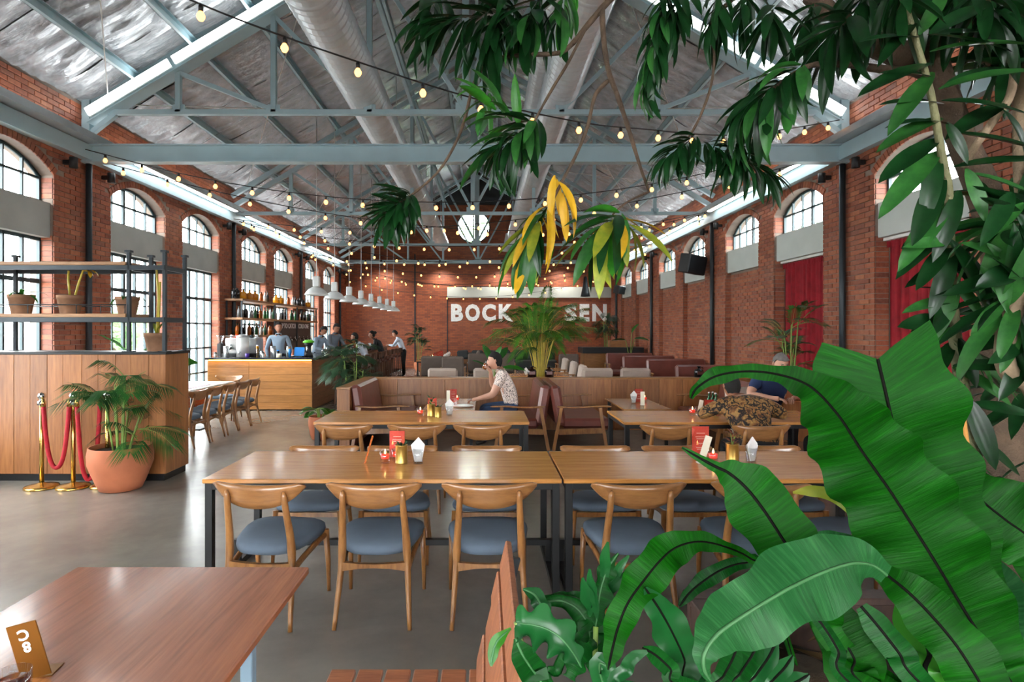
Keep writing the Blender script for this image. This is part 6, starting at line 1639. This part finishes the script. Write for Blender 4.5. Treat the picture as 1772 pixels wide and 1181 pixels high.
# pale leaf that droops to the left
strap(fern, [(1232, 1183, .93), (1219, 1160, .92), (1219, 1132, .92), (1240, 1100, .93), (1276, 1073, .94), (1322, 1044, .95), (1376, 1013, .97), (1440, 985, 1.0), (1490, 975, 1.03), (1530, 992, 1.06), (1590, 1060, 1.08)],
      [2, 10, 22, 38, 50, 58, 62, 64, 40, 18, 14], 'leaf_fern_pale', 'midrib_pale', .34, 7, -.12, 'leaf', ribr=.0035, ph=.6, extra=bx_(1.04, 1.03, .86, .012))
# ruffled leaf rising to the right of it
strap(fern, [(1505, 972, 1.10), (1530, 992, 1.07), (1570, 1024, 1.03), (1612, 1066, 1.0), (1656, 1119, .97), (1695, 1181, .95), (1720, 1230, .95)], [4, 18, 34, 42, 46, 44, 36], 'leaf_fern', 'midrib_dark', .40, 6, .12, 'leaf', ribr=.003, extra=bx_(1.06, .98))
# middle leaf with the long drip tip
strap(fern, [(1180, 775, 1.34), (1205, 790, 1.33), (1238, 808, 1.31), (1262, 820, 1.29), (1292, 846, 1.27), (1322, 884, 1.24), (1352, 930, 1.21), (1385, 982, 1.17), (1425, 1050, 1.12), (1465, 1130, 1.08)], [2, 6, 10, 26, 46, 56, 54, 40, 26, 20], 'leaf_fern', 'midrib_dark', .20, 6, .12, 'leaf', ribr=.004, extra=bx_(1.0, 1.06))
# lower centre leaves
strap(fern, [(1395, 985, 1.16), (1425, 1040, 1.13), (1450, 1090, 1.10), (1478, 1140, 1.07), (1500, 1190, 1.05)], [8, 36, 44, 44, 38], 'leaf_fern', 'midrib_dark', .12, 4, .1, 'leaf', extra=bx_(.99, 1.08))
strap(fern, [(1385, 1038, 1.05), (1418, 1075, 1.03), (1450, 1125, 1.01), (1480, 1190, 1.0)], [3, 10, 12, 12], 'leaf_fern_dark', 'midrib_dark', .12, 4, .7, 'leaf', ribr=.003, extra=bx_(.98, 1.03))
strap(fern, [(1575, 1030, 1.10), (1592, 1080, 1.06), (1608, 1130, 1.03), (1622, 1195, 1.0)], [20, 36, 40, 36], 'leaf_light', 'midrib_dark', .06, 3, .1, 'leaf', ribr=.005, extra=bx_(1.04, 1.02))
strap(fern, [(1490, 1050, 1.06), (1520, 1085, 1.04), (1555, 1130, 1.02), (1600, 1190, 1.0)], [10, 22, 26, 20], 'leaf_fern_dark', 'midrib_dark', .2, 4, .2, 'leaf', ribr=.003, extra=bx_(1.02, 1.0))
strap(fern, [(1655, 808, 1.40), (1668, 835, 1.39), (1700, 868, 1.36), (1740, 900, 1.33), (1785, 935, 1.30), (1830, 1000, 1.26)], [10, 38, 58, 66, 64, 46], 'leaf_fern', 'midrib_dark', .32, 5, .1, 'leaf', extra=((1.25, 1.15, .86), .02))
strap(fern, [(1372, 853, 1.42), (1410, 850, 1.42), (1450, 862, 1.40), (1486, 893, 1.37), (1520, 950, 1.3)], [2, 10, 13, 11, 8], 'leaf_olive', None, .3, 5, .2, 'leaf', extra=bx_(1.05, 1.1, .9, .01))
strap(fern, [(1400, 928, 1.30), (1440, 930, 1.29), (1480, 945, 1.26), (1520, 968, 1.22), (1550, 1000, 1.18)], [3, 12, 15, 12, 10], 'leaf_fern_pale', 'midrib_dark', .3, 5, .3, 'leaf', extra=bx_(1.05, 1.1, .9, .01))
strap(fern, [(1600, 930, 1.5), (1640, 950, 1.48), (1690, 985, 1.45), (1740, 1030, 1.4)], [8, 36, 40, 30], 'leaf_fern_pale', None, .2, 4, .1, 'leaf', extra=((1.2, 1.3, .86), .02))
# second fern at the planter's left corner
base2 = (.72, 1.30, .84)
f2_ = empty('birds_nest_fern', base2, 'smaller bird\'s nest fern with ruffled leaves arching over the planter\'s left corner', 'fern')
MB().lathe([(0, -.04), (.06, 0), (.08, .05), (.04, .09), (0, .08)], 14, base2, close=False).build('rootstock', 'fern_heart', f2_)
strap(f2_, [(1052, 1160, 1.17), (1060, 1122, 1.18), (1070, 1085, 1.20), (1086, 1045, 1.22), (1112, 1008, 1.24), (1143, 970, 1.26), (1172, 947, 1.28), (1212, 938, 1.29), (1258, 948, 1.30), (1300, 968, 1.31), (1330, 1000, 1.31)], [2, 18, 24, 25, 31, 33, 27, 17, 10, 7, 5], 'leaf_fern', 'midrib_dark', .40, 9, .12, 'leaf', ribr=.0028, extra=(base2, .006))
strap(f2_, [(1116, 1018, 1.22), (1138, 1050, 1.23), (1162, 1092, 1.24), (1184, 1140, 1.25), (1200, 1190, 1.26)], [4, 24, 32, 32, 24], 'leaf_glossy', 'midrib_dark', .30, 6, .2, 'leaf', ribr=.0028, extra=(base2, .008))
strap(f2_, [(1176, 1050, 1.36), (1192, 1028, 1.36), (1218, 1006, 1.36), (1252, 985, 1.36), (1290, 975, 1.36), (1320, 985, 1.35)], [3, 10, 14, 14, 9, 5], 'leaf_fern_dark', 'midrib_dark', .4, 6, .2, 'leaf', extra=(base2, .006))
strap(f2_, [(1112, 1122, 1.1), (1135, 1135, 1.11), (1160, 1158, 1.12), (1185, 1190, 1.13)], [4, 14, 16, 14], 'leaf_fern_dark', 'midrib_dark', .15, 4, .3, 'leaf', extra=(base2, .008))
strap(f2_, [(1120, 1128, 1.06), (1098, 1138, 1.07), (1086, 1158, 1.08), (1088, 1190, 1.1)], [3, 9, 12, 9], 'leaf_glossy', None, .4, 5, .2, 'leaf', extra=(base2, .008))
for k, (a, b, hh, mt) in enumerate((((1345, 1108), (1290, 1200), 16, 'leaf_glossy'), ((1400, 1168), (1340, 1200), 14, 'leaf_glossy'), ((1318, 1100), (1262, 1200), 18, 'leaf_fern_dark'), ((1278, 1110), (1240, 1200), 16, 'leaf_fern_dark'), ((1372, 1135), (1320, 1200), 13, 'leaf_glossy'))):
    strap(f2_, [(a[0], a[1], 1.10), ((a[0]*2+b[0])/3+3, (a[1]*2+b[1])/3, 1.11), ((a[0]+b[0]*2)/3, (a[1]+b[1]*2)/3, 1.13), (b[0], b[1], 1.15)], [3, hh, hh, hh*.7], mt, 'midrib_dark', .08, 3, .3, 'leaf', extra=(base2, .008))
# split-leaf philodendron left of the planter
pb_ = (.42, 1.32, 0)
ph_ = empty('philodendron', pb_, 'glossy split-leaf plant in a dark pot between the slatted chair and the planter', 'plant')
MB().lathe([(.10, 0), (.12, .02), (.15, .42), (.16, .44), (.14, .44), (.13, .40), (0, .40)], 20, pb_, close=False).build('pot', 'black_plastic', ph_)
PB = (.42, 1.32, .42)
def ph_leaf(pts, halves, mt, lobes=4, wave=.2, fold=.2, rib='midrib_pale', tot=.006): return strap(ph_, pts, halves, mt, rib, wave, 4, fold, 'leaf', lobes=lobes, ribr=.002, extra=(PB, tot))
strap(ph_, [(1006, 1156, 1.20), (990, 1128, 1.2), (965, 1100, 1.2), (935, 1085, 1.21), (905, 1080, 1.22), (893, 1078, 1.23)], [2, 22, 40, 42, 34, 12], 'leaf_glossy', 'midrib_pale', .15, 4, .35, 'leaf', lobes=4, ribr=.002)
MB().tube([P(893, 1078, 1.23), P(905, 1120, 1.25), P(940, 1190, 1.28), V(*PB)], .005, 6).build('stalk', 'stem_green', ph_)
strap(ph_, [(1070, 958, 1.3), (1052, 985, 1.3), (1040, 1020, 1.3), (1034, 1060, 1.3), (1031, 1085, 1.3)], [3, 16, 26, 22, 6], 'leaf_fern_dark', 'midrib_pale', .15, 4, .3, 'leaf', lobes=3, ribr=.002)
for a, b, hh in (((1052, 938), (1046, 1000), 10), ((1088, 962), (1056, 1012), 8), ((1092, 985), (1054, 1030), 8), ((1008, 1000), (1026, 1060), 12), ((1020, 985), (1030, 1050), 9)):
    strap(ph_, [(a[0], a[1], 1.28), ((a[0]+b[0])/2-2, (a[1]+b[1])/2, 1.29), (b[0], b[1], 1.3), (1032, 1085, 1.3)], [2, hh, hh*.7, 2], 'leaf_glossy', None, .15, 3, .3, 'leaf')
MB().tube([P(1031, 1085, 1.3), P(1030, 1130, 1.3), P(1030, 1190, 1.3), V(*PB)], .006, 6).build('stalk', 'stem_green', ph_)
strap(ph_, [(935, 1045, 1.36), (970, 1040, 1.35), (1000, 1055, 1.34), (1022, 1090, 1.33), (1032, 1140, 1.32)], [4, 20, 34, 36, 22], 'leaf_fern_dark', 'midrib_pale', .15, 4, .2, 'leaf', lobes=3, extra=(PB, .01))
strap(ph_, [(905, 1020, 1.33), (925, 1030, 1.33), (938, 1052, 1.33), (950, 1075, 1.33)], [2, 13, 15, 4], 'leaf_glossy', 'midrib_pale', .2, 3, .4, 'leaf')
strap(ph_, [(940, 1034, 1.38), (980, 1038, 1.38), (1015, 1042, 1.37), (1030, 1080, 1.36)], [3, 13, 12, 4], 'leaf_fern_dark', None, .3, 4, .2, 'leaf')
strap(ph_, [(850, 1154, 1.16), (853, 1130, 1.17), (862, 1108, 1.18), (884, 1088, 1.2)], [2, 10, 10, 2], 'leaf_light', 'midrib_pale', .1, 2, .3, 'leaf')
strap(ph_, [(985, 1175, 1.2), (1000, 1140, 1.22), (1020, 1120, 1.24), (1030, 1110, 1.26)], [16, 26, 16, 4], 'leaf_fern_dark', None, .2, 3, .2, 'leaf', lobes=3)
strap(ph_, [(892, 1105, 1.2), (905, 1135, 1.2), (925, 1165, 1.22), (945, 1195, 1.24)], [4, 20, 24, 18], 'leaf_fern_dark', 'midrib_pale', .15, 3, .2, 'leaf', extra=(PB, .01))
strap(ph_, [(1012, 1090, 1.26), (985, 1120, 1.24), (965, 1160, 1.24), (962, 1200, 1.24)], [4, 16, 18, 8], 'leaf_fern_dark', None, .15, 3, .2, 'leaf', lobes=2, extra=(PB, .01))
strap(ph_, [(1062, 1130, 1.2), (1050, 1150, 1.2), (1045, 1190, 1.22)], [3, 16, 16], 'leaf_glossy', 'midrib_pale', .15, 3, .2, 'leaf', extra=(PB, .01))

# ================================================================ dracaena tree: trunk at the right, canopy overhead
tr = empty('overhanging_tree', (1.75, 2.0, 0), 'dark-trunked tree whose leafy branches hang down over the top of the view', 'tree')
tr2 = empty('cane_dracaena', (1.6, 1.7, 0), 'dracaena with slim pale canes and long broad leaves at the right edge', 'tree')
def limb(pts, rads, mat='bark', name='branch', owner=None):
    W = [P(*p) if len(p) == 3 and abs(p[0]) > 20 else V(*p) for p in pts]; sp_ = spline(W, 5); n = len(sp_); rs = []
    for i in range(n):
        q = i/(n-1)*(len(rads)-1); a = int(min(q, len(rads)-2)); rs.append(rads[a]*(1-(q-a))+rads[a+1]*(q-a)+R.uniform(-.0006, .0006))
    mb = MB(); mb.tube(sp_, rs, 9); return mb.build(name, mat, owner or (tr2 if name in ('cane', 'dry_stalk') else tr))
LD = {k: leafmesh(('dr', k), 1.0, w_, mt, curl=c, n=7, fold=.35) for k, (w_, mt, c) in {'d1': (.20, 'leaf_dracaena', .55), 'd2': (.18, 'leaf_dracaena', 1.0), 'd3': (.23, 'leaf_dracaena', .25), 'g1': (.22, 'leaf_light', .6), 'y1': (.20, 'leaf_yellow', .7), 'o1': (.22, 'leaf_olive', .5), 'p1': (.22, 'leaf_palm', .8)}.items()}
NLEAF = 0
SMALL = {}
def tuft(branch, p0, p1, n, L, spread=1.0, keys=('d1', 'd2', 'd3'), down=.35, seed=0, jl=.2, r0=.004):
    global NLEAF
    rr = random.Random(seed+17); p0, p1 = Vector(p0), Vector(p1); ax = (p1-p0).normalized(); u = ax.orthogonal().normalized(); v = ax.cross(u); off = worldloc(branch)
    for i in range(n):
        t_ = (i+.5)/n; a = i*2.39996+rr.uniform(-.3, .3); rad = u*math.cos(a)+v*math.sin(a)
        open_ = spread*(1.15-.75*t_**1.5); d = ax*(1.0-.3*open_)+rad*open_+V(0, 0, -down)+V(rr.uniform(-.12, .12), rr.uniform(-.12, .12), rr.uniform(-.1, .1))
        p = p0.lerp(p1, t_)+rad*r0
        if L < .16 and branch.parent is tr:
            k_ = rr.choice(keys); M_ = aim(p, d, rr.uniform(-.5, .5), L*rr.uniform(1-jl, 1+jl)); SMALL.setdefault(LD[k_].materials[0].name, []).append((LD[k_], M_)); continue
        inst(LD[rr.choice(keys)], 'leaf', branch, mat4=aim(p-off, d, rr.uniform(-.5, .5), L*rr.uniform(1-jl, 1+jl))); NLEAF += 1
plain('cane_bark', '#6b6a48', .7, 0, .25, 18, .5)
# trunk and canes on the right
trunk = limb([(1790, 1250, 2.0), (1765, 1050, 2.0), (1745, 850, 2.0), (1738, 650, 2.0), (1735, 450, 1.95), (1700, 330, 1.9), (1662, 240, 1.85), (1628, 140, 1.8), (1602, 60, 1.8), (1560, -60, 1.8), (1500, -180, 1.85)], [.13, .125, .115, .10, .06, .048, .04, .036, .034, .032, .03], 'bark', 'trunk')
ca = limb([(1720, 1200, 1.72), (1700, 960, 1.70), (1690, 830, 1.68), (1668, 690, 1.66), (1650, 560, 1.64), (1643, 430, 1.60), (1641, 330, 1.56), (1628, 260, 1.53), (1610, 160, 1.50), (1582, 60, 1.48), (1560, -20, 1.46)], [.026, .025, .022, .019, .016, .013, .0105, .0095, .0085, .0075, .007], 'cane_bark', 'cane')
cb_ = limb([(1840, 420, 1.5), (1790, 470, 1.5), (1752, 540, 1.5), (1738, 610, 1.5), (1750, 650, 1.5), (1795, 690, 1.5), (1850, 900, 1.5)], [.024, .024, .023, .022, .022, .022, .022], 'bark_pale', 'cane')
cc = limb([(1668, 290, 1.62), (1690, 250, 1.6), (1722, 205, 1.58), (1748, 165, 1.56), (1752, 110, 1.54), (1725, 60, 1.52), (1700, -20, 1.5)], [.010, .010, .010, .010, .009, .009, .008], 'bark_pale', 'cane')
cd = limb([(1800, 600, 1.9), (1770, 350, 1.8), (1765, 180, 1.75), (1775, 60, 1.7), (1760, -60, 1.7)], [.02, .019, .017, .016, .014], 'bark_pale', 'cane')
big = limb([(1602, 118, 1.84), (1560, 95, 1.82), (1500, 70, 1.8), (1450, 35, 1.8), (1400, -10, 1.8)], [.036, .040, .036, .030, .026], 'bark', 'branch')
b0 = limb([(1602, 60, 1.8), (1500, -60, 1.85), (1300, -130, 1.95), (1120, -60, 2.0), (1062, -8, 2.02)], [.03, .022, .018, .014, .012], 'bark', 'branch')
b1 = limb([(1062, -8, 2.02), (1035, 22, 2.03), (1010, 52, 2.04), (988, 78, 2.05), (965, 92, 2.06), (905, 95, 2.08), (868, 100, 2.1), (845, 108, 2.1), (820, 145, 2.12), (806, 200, 2.12), (790, 245, 2.13), (760, 295, 2.14), (722, 330, 2.15), (690, 352, 2.16)], [.012, .011, .010, .009, .008, .008, .007, .007, .006, .006, .0055, .005, .0045, .004], 'bark', 'branch')
b2 = limb([(1018, 40, 2.04), (985, 105, 2.02), (955, 155, 2.0), (930, 200, 2.0), (915, 232, 2.0)], [.006, .005, .005, .0045, .004], 'bark', 'branch')
b3 = limb([(1042, 12, 2.03), (1044, 60, 2.0), (1052, 120, 1.98), (1068, 165, 1.96), (1085, 215, 1.95), (1105, 280, 1.95), (1123, 332, 1.95)], [.010, .0095, .009, .0085, .008, .006, .004], 'bark', 'branch')
b4 = limb([(1052, 140, 1.98), (1030, 165, 1.96), (1018, 215, 1.95), (1000, 262, 1.93), (975, 310, 1.92), (955, 350, 1.92), (945, 385, 1.92)], [.008, .007, .006, .0055, .005, .005, .004], 'bark', 'branch')
b5 = limb([(1400, -10, 1.8), (1300, -20, 1.8), (1232, 40, 1.78), (1236, 95, 1.77), (1230, 150, 1.76), (1210, 205, 1.76), (1190, 240, 1.76)], [.02, .01, .005, .0045, .004, .004, .0035], 'bark', 'branch')
b6 = limb([(1600, 125, 1.75), (1530, 120, 1.7), (1470, 112, 1.66), (1410, 112, 1.63), (1370, 130, 1.62), (1330, 160, 1.62)], [.014, .012, .010, .008, .006, .004], 'bark', 'branch')
b7 = limb([(1062, -8, 2.02), (1090, -30, 1.95), (1130, -20, 1.9), (1150, 10, 1.88)], [.01, .009, .008, .006], 'bark', 'branch')
b8 = limb([(1123, 332, 1.95), (1085, 350, 1.95), (1060, 372, 1.95)], [.004, .003, .003], 'bark', 'branch')
q = lambda X, Y, d: P(X, Y, d)
# overhead tufts on the left
tuft(b1, q(900, 20, 2.1), q(760, 40, 2.1), 34, .21, 1.0, seed=1, down=.45); tuft(b1, q(880, -20, 2.15), q(850, 80, 2.05), 26, .20, 1.1, seed=2, down=.4)
tuft(b1, q(940, -10, 2.1), q(905, 60, 2.05), 26, .19, 1.1, ('d1', 'd3', 'p1'), seed=3); tuft(b1, q(760, -20, 2.2), q(730, 40, 2.15), 16, .19, 1.0, seed=4); tuft(b1, q(985, -30, 2.1), q(965, 40, 2.08), 14, .17, 1.0, ('g1', 'p1', 'd1'), seed=5)
tuft(b1, q(712, 335, 2.15), q(672, 372, 2.12), 70, .125, 1.5, ('d1', 'd3', 'd2'), down=.08, seed=6)
tuft(b2, q(930, 205, 2.0), q(862, 262, 2.0), 40, .17, 1.25, ('d1', 'd2', 'p1'), down=.25, seed=7)
tuft(b2, q(905, 225, 2.0), q(850, 185, 2.0), 10, .16, .8, ('g1', 'p1'), down=-.1, seed=8)
tuft(b2, q(850, 150, 2.08), q(838, 190, 2.06), 6, .13, .9, ('g1', 'p1'), down=-.1, seed=9)
tuft(b4, q(960, 300, 1.92), q(980, 350, 1.92), 8, .15, .8, ('y1', 'y1', 'o1'), down=.5, seed=10)
tuft(b4, q(950, 355, 1.92), q(905, 430, 1.92), 26, .17, 1.0, ('o1', 'y1', 'g1', 'p1', 'd1'), down=.35, seed=11)
tuft(b8, q(1075, 368, 1.95), q(1040, 402, 1.93), 22, .20, 1.1, ('g1', 'o1', 'p1', 'd1'), down=.35, seed=12); tuft(b8, q(1060, 372, 1.95), q(1095, 395, 1.93), 8, .17, .9, ('y1', 'o1'), down=.35, seed=13)
# bottle-brush tufts in the middle
tuft(b7, q(1155, -20, 1.88), q(1120, 150, 1.86), 62, .13, .95, ('d1', 'd2', 'p1'), down=.45, seed=14); tuft(b7, q(1185, -30, 1.88), q(1160, 60, 1.86), 22, .13, .95, ('d1', 'd2'), down=.45, seed=15)
tuft(b5, q(1245, -20, 1.78), q(1232, 50, 1.76), 22, .13, 1.0, ('d1', 'd2'), down=.4, seed=16); tuft(b5, q(1300, -30, 1.78), q(1280, 30, 1.76), 16, .14, 1.0, ('d1', 'd3'), down=.4, seed=17)
tuft(b5, q(1205, 235, 1.76), q(1150, 275, 1.75), 34, .11, 1.0, ('d1', 'd2'), down=.35, seed=18)
tuft(b5, q(1215, 245, 1.74), q(1330, 300, 1.72), 50, .105, 1.0, ('d1', 'd2'), down=.4, seed=19); tuft(b5, q(1300, 215, 1.72), q(1260, 290, 1.72), 22, .11, 1.0, ('d1', 'd2', 'p1'), down=.4, seed=20)
tuft(b6, q(1390, 112, 1.62), q(1290, 190, 1.60), 46, .165, .85, ('d1', 'd2', 'p1'), down=.4, seed=21); tuft(b6, q(1480, 20, 1.6), q(1440, 60, 1.6), 14, .2, 1.0, ('d1', 'd3'), down=.3, seed=22); tuft(b6, q(1340, 10, 1.65), q(1330, 40, 1.64), 12, .16, 1.0, ('d1', 'd3'), down=.4, seed=23)
tuft(big, q(1410, 0, 1.75), q(1400, 40, 1.72), 14, .16, 1.1, ('d1', 'd3'), down=.4, seed=24)
# broad single leaves around the canes
LW = {k: leafmesh(('lw', k), 1.0, w_, mt, curl=c, n=9, fold=.25) for k, (w_, mt, c) in {'d1': (.24, 'leaf_dracaena', .5), 'd3': (.27, 'leaf_dracaena', .25), 'p1': (.25, 'leaf_palm', .45), 'g1': (.26, 'leaf_palm', .4), 'd2': (.24, 'leaf_dracaena', .8)}.items()}
def lv(br, X, Y, d, dx, dz, dy, L, key='d3', roll=0.0):
    dv = Vector((dx, dy-.25, dz)).normalized(); p = P(X, Y, d)
    up = Vector((0, -.75, .75)) if abs(dx) > .45 else Vector((-.3, -.9, .2))
    y = up.cross(dv).normalized(); z = dv.cross(y); M = Matrix((dv, y, z)).transposed().to_4x4() @ Matrix.Rotation(roll*.5, 4, 'X') @ Matrix.Scale(L, 4); M.translation = p-worldloc(br)
    inst(LW[key], 'leaf', br, mat4=M)
for (X, Y, d, dx, dz, dy, L, k, r) in (
    (1590, 65, 1.47, -1, -.05, 0, .17, 'd3', .4), (1590, 60, 1.47, .5, .9, .1, .14, 'g1', .3), (1605, 60, 1.47, 1, -.15, .1, .20, 'd3', -.5), (1610, 90, 1.48, 1, .12, -.1, .26, 'p1', -.5), (1585, 40, 1.47, -.9, -.7, 0, .15, 'd1', .4),
    (1612, 110, 1.48, -1, -.35, 0, .23, 'd3', .5), (1615, 125, 1.49, -.9, -.9, 0, .2, 'p1', .4), (1618, 135, 1.5, -1, .1, 0, .16, 'd3', .3), (1625, 155, 1.5, 1, .3, -.1, .24, 'p1', -.4), (1630, 175, 1.52, 1, -.1, .1, .22, 'd3', -.3),
    (1632, 180, 1.52, -1, .02, 0, .19, 'd3', .5), (1632, 205, 1.53, -1, -.3, 0, .21, 'p1', .4), (1638, 212, 1.53, .3, -1, -.1, .12, 'd1', .3), (1640, 215, 1.53, -1, .12, 0, .18, 'd1', .6), (1640, 230, 1.54, 1, -.25, -.1, .25, 'd3', -.5),
    (1625, 240, 1.54, -.9, -.5, 0, .22, 'd3', .4), (1625, 262, 1.55, -1, -.8, 0, .24, 'p1', .3), (1622, 265, 1.55, -.35, -1, 0, .20, 'd1', .3), (1630, 300, 1.56, -.6, -1, -.05, .22, 'd3', .2), (1650, 290, 1.56, 1, .1, -.1, .24, 'd3', -.5),
    (1672, 292, 1.56, .15, -1, -.1, .15, 'p1', .2), (1675, 300, 1.56, 1, -.35, -.1, .22, 'p1', -.4), (1678, 330, 1.56, .9, -.2, 0, .22, 'd3', -.3), (1690, 310, 1.56, .6, -1, 0, .18, 'd1', -.2), (1660, 330, 1.56, -.5, -1, 0, .2, 'd1', .2),
    (1645, 345, 1.58, -.9, -.9, 0, .24, 'p1', .3), (1640, 390, 1.6, -1, -.35, 0, .16, 'd3', .5), (1640, 398, 1.6, -1, -.6, 0, .2, 'd1', .5), (1645, 420, 1.6, -.8, -.8, 0, .17, 'd3', .4), (1650, 430, 1.6, -.5, -1, 0, .2, 'd1', .4),
    (1650, 440, 1.6, .9, .35, -.1, .2, 'd3', -.4), (1655, 470, 1.62, 1, 0, 0, .22, 'd3', -.3), (1655, 480, 1.62, -.5, -1, 0, .19, 'p1', .2), (1660, 500, 1.62, 1, -.25, 0, .22, 'd3', -.4), (1655, 520, 1.63, -1, -.05, 0, .17, 'g1', .4),
    (1648, 545, 1.63, -1, -.25, 0, .14, 'd3', .4), (1655, 555, 1.63, 1, .1, 0, .2, 'p1', -.3), (1660, 585, 1.63, .2, -1, 0, .14, 'd3', .1), (1665, 590, 1.63, .7, -.9, 0, .16, 'p1', -.2), (1665, 650, 1.65, -.4, -1, 0, .12, 'd1', .2),
    (1675, 690, 1.65, .25, -1, 0, .2, 'd3', .1), (1680, 700, 1.66, 1, -.1, 0, .16, 'd3', .1), (1690, 760, 1.66, .7, -.6, 0, .14, 'd3', .1), (1700, 640, 1.6, 1, .3, 0, .14, 'p1', 0)): lv(ca, X, Y, d, dx, dz, dy, L*1.05, k, r)
for (X, Y, d, dx, dz, dy, L, k, r) in ((1750, 110, 1.54, 1, .1, 0, .18, 'd3', 0), (1748, 120, 1.54, -1, -.2, 0, .22, 'd3', .2), (1740, 180, 1.56, -1, -.45, 0, .22, 'd3', .3), (1735, 190, 1.56, .6, -1, 0, .16, 'd1', 0), (1720, 60, 1.52, -1, .0, 0, .2, 'd3', .3), (1715, 30, 1.52, 1, .3, 0, .18, 'd1', 0), (1705, 10, 1.5, -.9, -.4, 0, .2, 'd3', 0), (1725, 40, 1.5, .4, -1, 0, .15, 'd2', 0), (1700, 0, 1.5, .2, -1, 0, .15, 'd2', .4)): lv(cc, X, Y, d, dx, dz, dy, L, k, r)
tuft(cc, q(1700, -40, 1.5), q(1712, 30, 1.5), 14, .18, 1.2, ('d1', 'd3'), down=.3, seed=31)
tuft(ca, q(1545, -40, 1.46), q(1568, 10, 1.46), 10, .15, 1.1, ('d1', 'd3'), down=.3, seed=32)
tuft(cd, q(1765, 420, 1.8), q(1760, 340, 1.78), 16, .22, 1.1, ('d1', 'd3', 'p1'), down=.3, seed=33); tuft(cd, q(1760, 130, 1.75), q(1770, 40, 1.72), 20, .22, 1.1, ('d1', 'd3'), down=.35, seed=34)
tuft(cb_, q(1790, 480, 1.5), q(1745, 545, 1.5), 18, .2, 1.2, ('d1', 'd3', 'p1'), down=.3, seed=35); tuft(cb_, q(1800, 380, 1.52), q(1730, 400, 1.52), 16, .2, 1.2, ('d1', 'd3', 'p1'), down=.4, seed=36)
tuft(trunk, q(1790, 700, 1.85), q(1750, 640, 1.82), 12, .2, 1.2, ('d1', 'd3'), down=.3, seed=37); tuft(trunk, q(1720, 560, 1.86), q(1700, 520, 1.84), 12, .2, 1.2, ('d1', 'd3'), down=.3, seed=38)
tuft(trunk, q(1740, 860, 1.8), q(1715, 820, 1.78), 10, .16, 1.2, ('d1', 'p1'), down=.3, seed=39)
rx = random.Random(77)
for k in range(15):
    Y = rx.uniform(400, 640); X = 1643+(Y-430)*.06+rx.uniform(-8, 8); left = rx.random() < .55
    lv(ca, X, Y, 1.6+rx.uniform(-.05, .08), (-1 if left else 1)*rx.uniform(.4, 1), rx.uniform(-1.1, .3), rx.uniform(-.2, .2), rx.uniform(.14, .23), rx.choice(('d1', 'd3', 'p1')), rx.uniform(-.8, .8))
for k in range(24):
    Y = rx.uniform(330, 600); lv(cb_, rx.uniform(1735, 1790), Y, 1.5, rx.uniform(-1, .6), rx.uniform(-1.1, .4), rx.uniform(-.2, .2), rx.uniform(.14, .22), rx.choice(('d1', 'd3', 'p1')), rx.uniform(-.8, .8))
for (x_, y_, x2_, y2_, n__, sd_) in ((1660, -60, 1650, 20, 20, 41), (1500, -50, 1490, 25, 18, 42), (1720, -50, 1735, 30, 22, 43), (1600, -70, 1580, -5, 16, 44), (1770, 0, 1762, 90, 22, 45)):
    tuft(cd, q(x_, y_, 1.72), q(x2_, y2_, 1.70), n__, .2, 1.15, ('d1', 'd3', 'd2'), down=.35, seed=sd_)
mb = MB(); mts = sorted(SMALL)
for i_, mn in enumerate(mts):
    mb.mi = i_
    for me_, M_ in SMALL[mn]: mb.add([M_ @ v.co for v in me_.vertices], [tuple(p_.vertices) for p_ in me_.polygons], True)
o_ = mb.build('small_leaves', [bpy.data.materials[m_] for m_ in mts], tr, fixn=False); o_['kind'] = 'stuff'
plain('dry_stalk', '#b9803a', .8, 0, .2, 20); limb([(1700, 1000, 1.62), (1685, 880, 1.62), (1672, 770, 1.62), (1668, 720, 1.62)], [.012, .010, .008, .004], 'dry_stalk', 'dry_stalk')

# ================================================================ trees outside the left windows and beyond the round window
leafmat('leaf_outside', '#6f9a62', '#a5c78e', .6, .45)
def out_tree(x, y, h, r, seed, label):
    t = empty('garden_tree', (x, y, 0), label, 'tree', 'trees outside the hall'); rr = random.Random(seed)
    MB().tube([(x, y, -.1), (x+.1, y, h*.5), (x, y, h*.8)], [.16, .11, .05], 8).build('trunk', 'bark', t)
    mb = MB()
    for i in range(420):
        a, b_, c = rr.uniform(0, 6.3), rr.uniform(-1, 1), rr.random()**.4*r; s_ = math.sqrt(1-b_*b_); p = V(x+c*s_*math.cos(a), y+c*s_*math.sin(a), h*.75+c*b_*.8)
        d = V(rr.uniform(-1, 1), rr.uniform(-1, 1), rr.uniform(-.6, .6)).normalized(); n_ = d.orthogonal().normalized()*.13; mb.add([p-d*.3, p+n_, p+d*.3, p-n_], [(0, 1, 2, 3)], False)
    o = mb.build('foliage', 'leaf_outside', t, fixn=False); o['kind'] = 'stuff'
for i, (x, y, h, r) in enumerate(((-17, 10.5, 2.0, 1.3), (-19, 16, 1.9, 1.4), (-24, 24, 2.2, 1.8), (-20, 31, 2.0, 1.6), (-26, 42, 2.6, 2.2), (-.5, 32, 8.2, 3.0), (12, 15, 4.4, 2), (12.5, 22, 5.2, 2.2))): out_tree(x, y, h, r, i, ['bushy tree outside the nearest left window', 'bushy tree outside the second left window', 'tree outside the third left window', 'tree outside the middle left windows', 'tree outside the farthest left windows', 'tree seen through the round window', 'tree outside the right upper windows, nearer one', 'tree outside the right upper windows, farther one'][i])
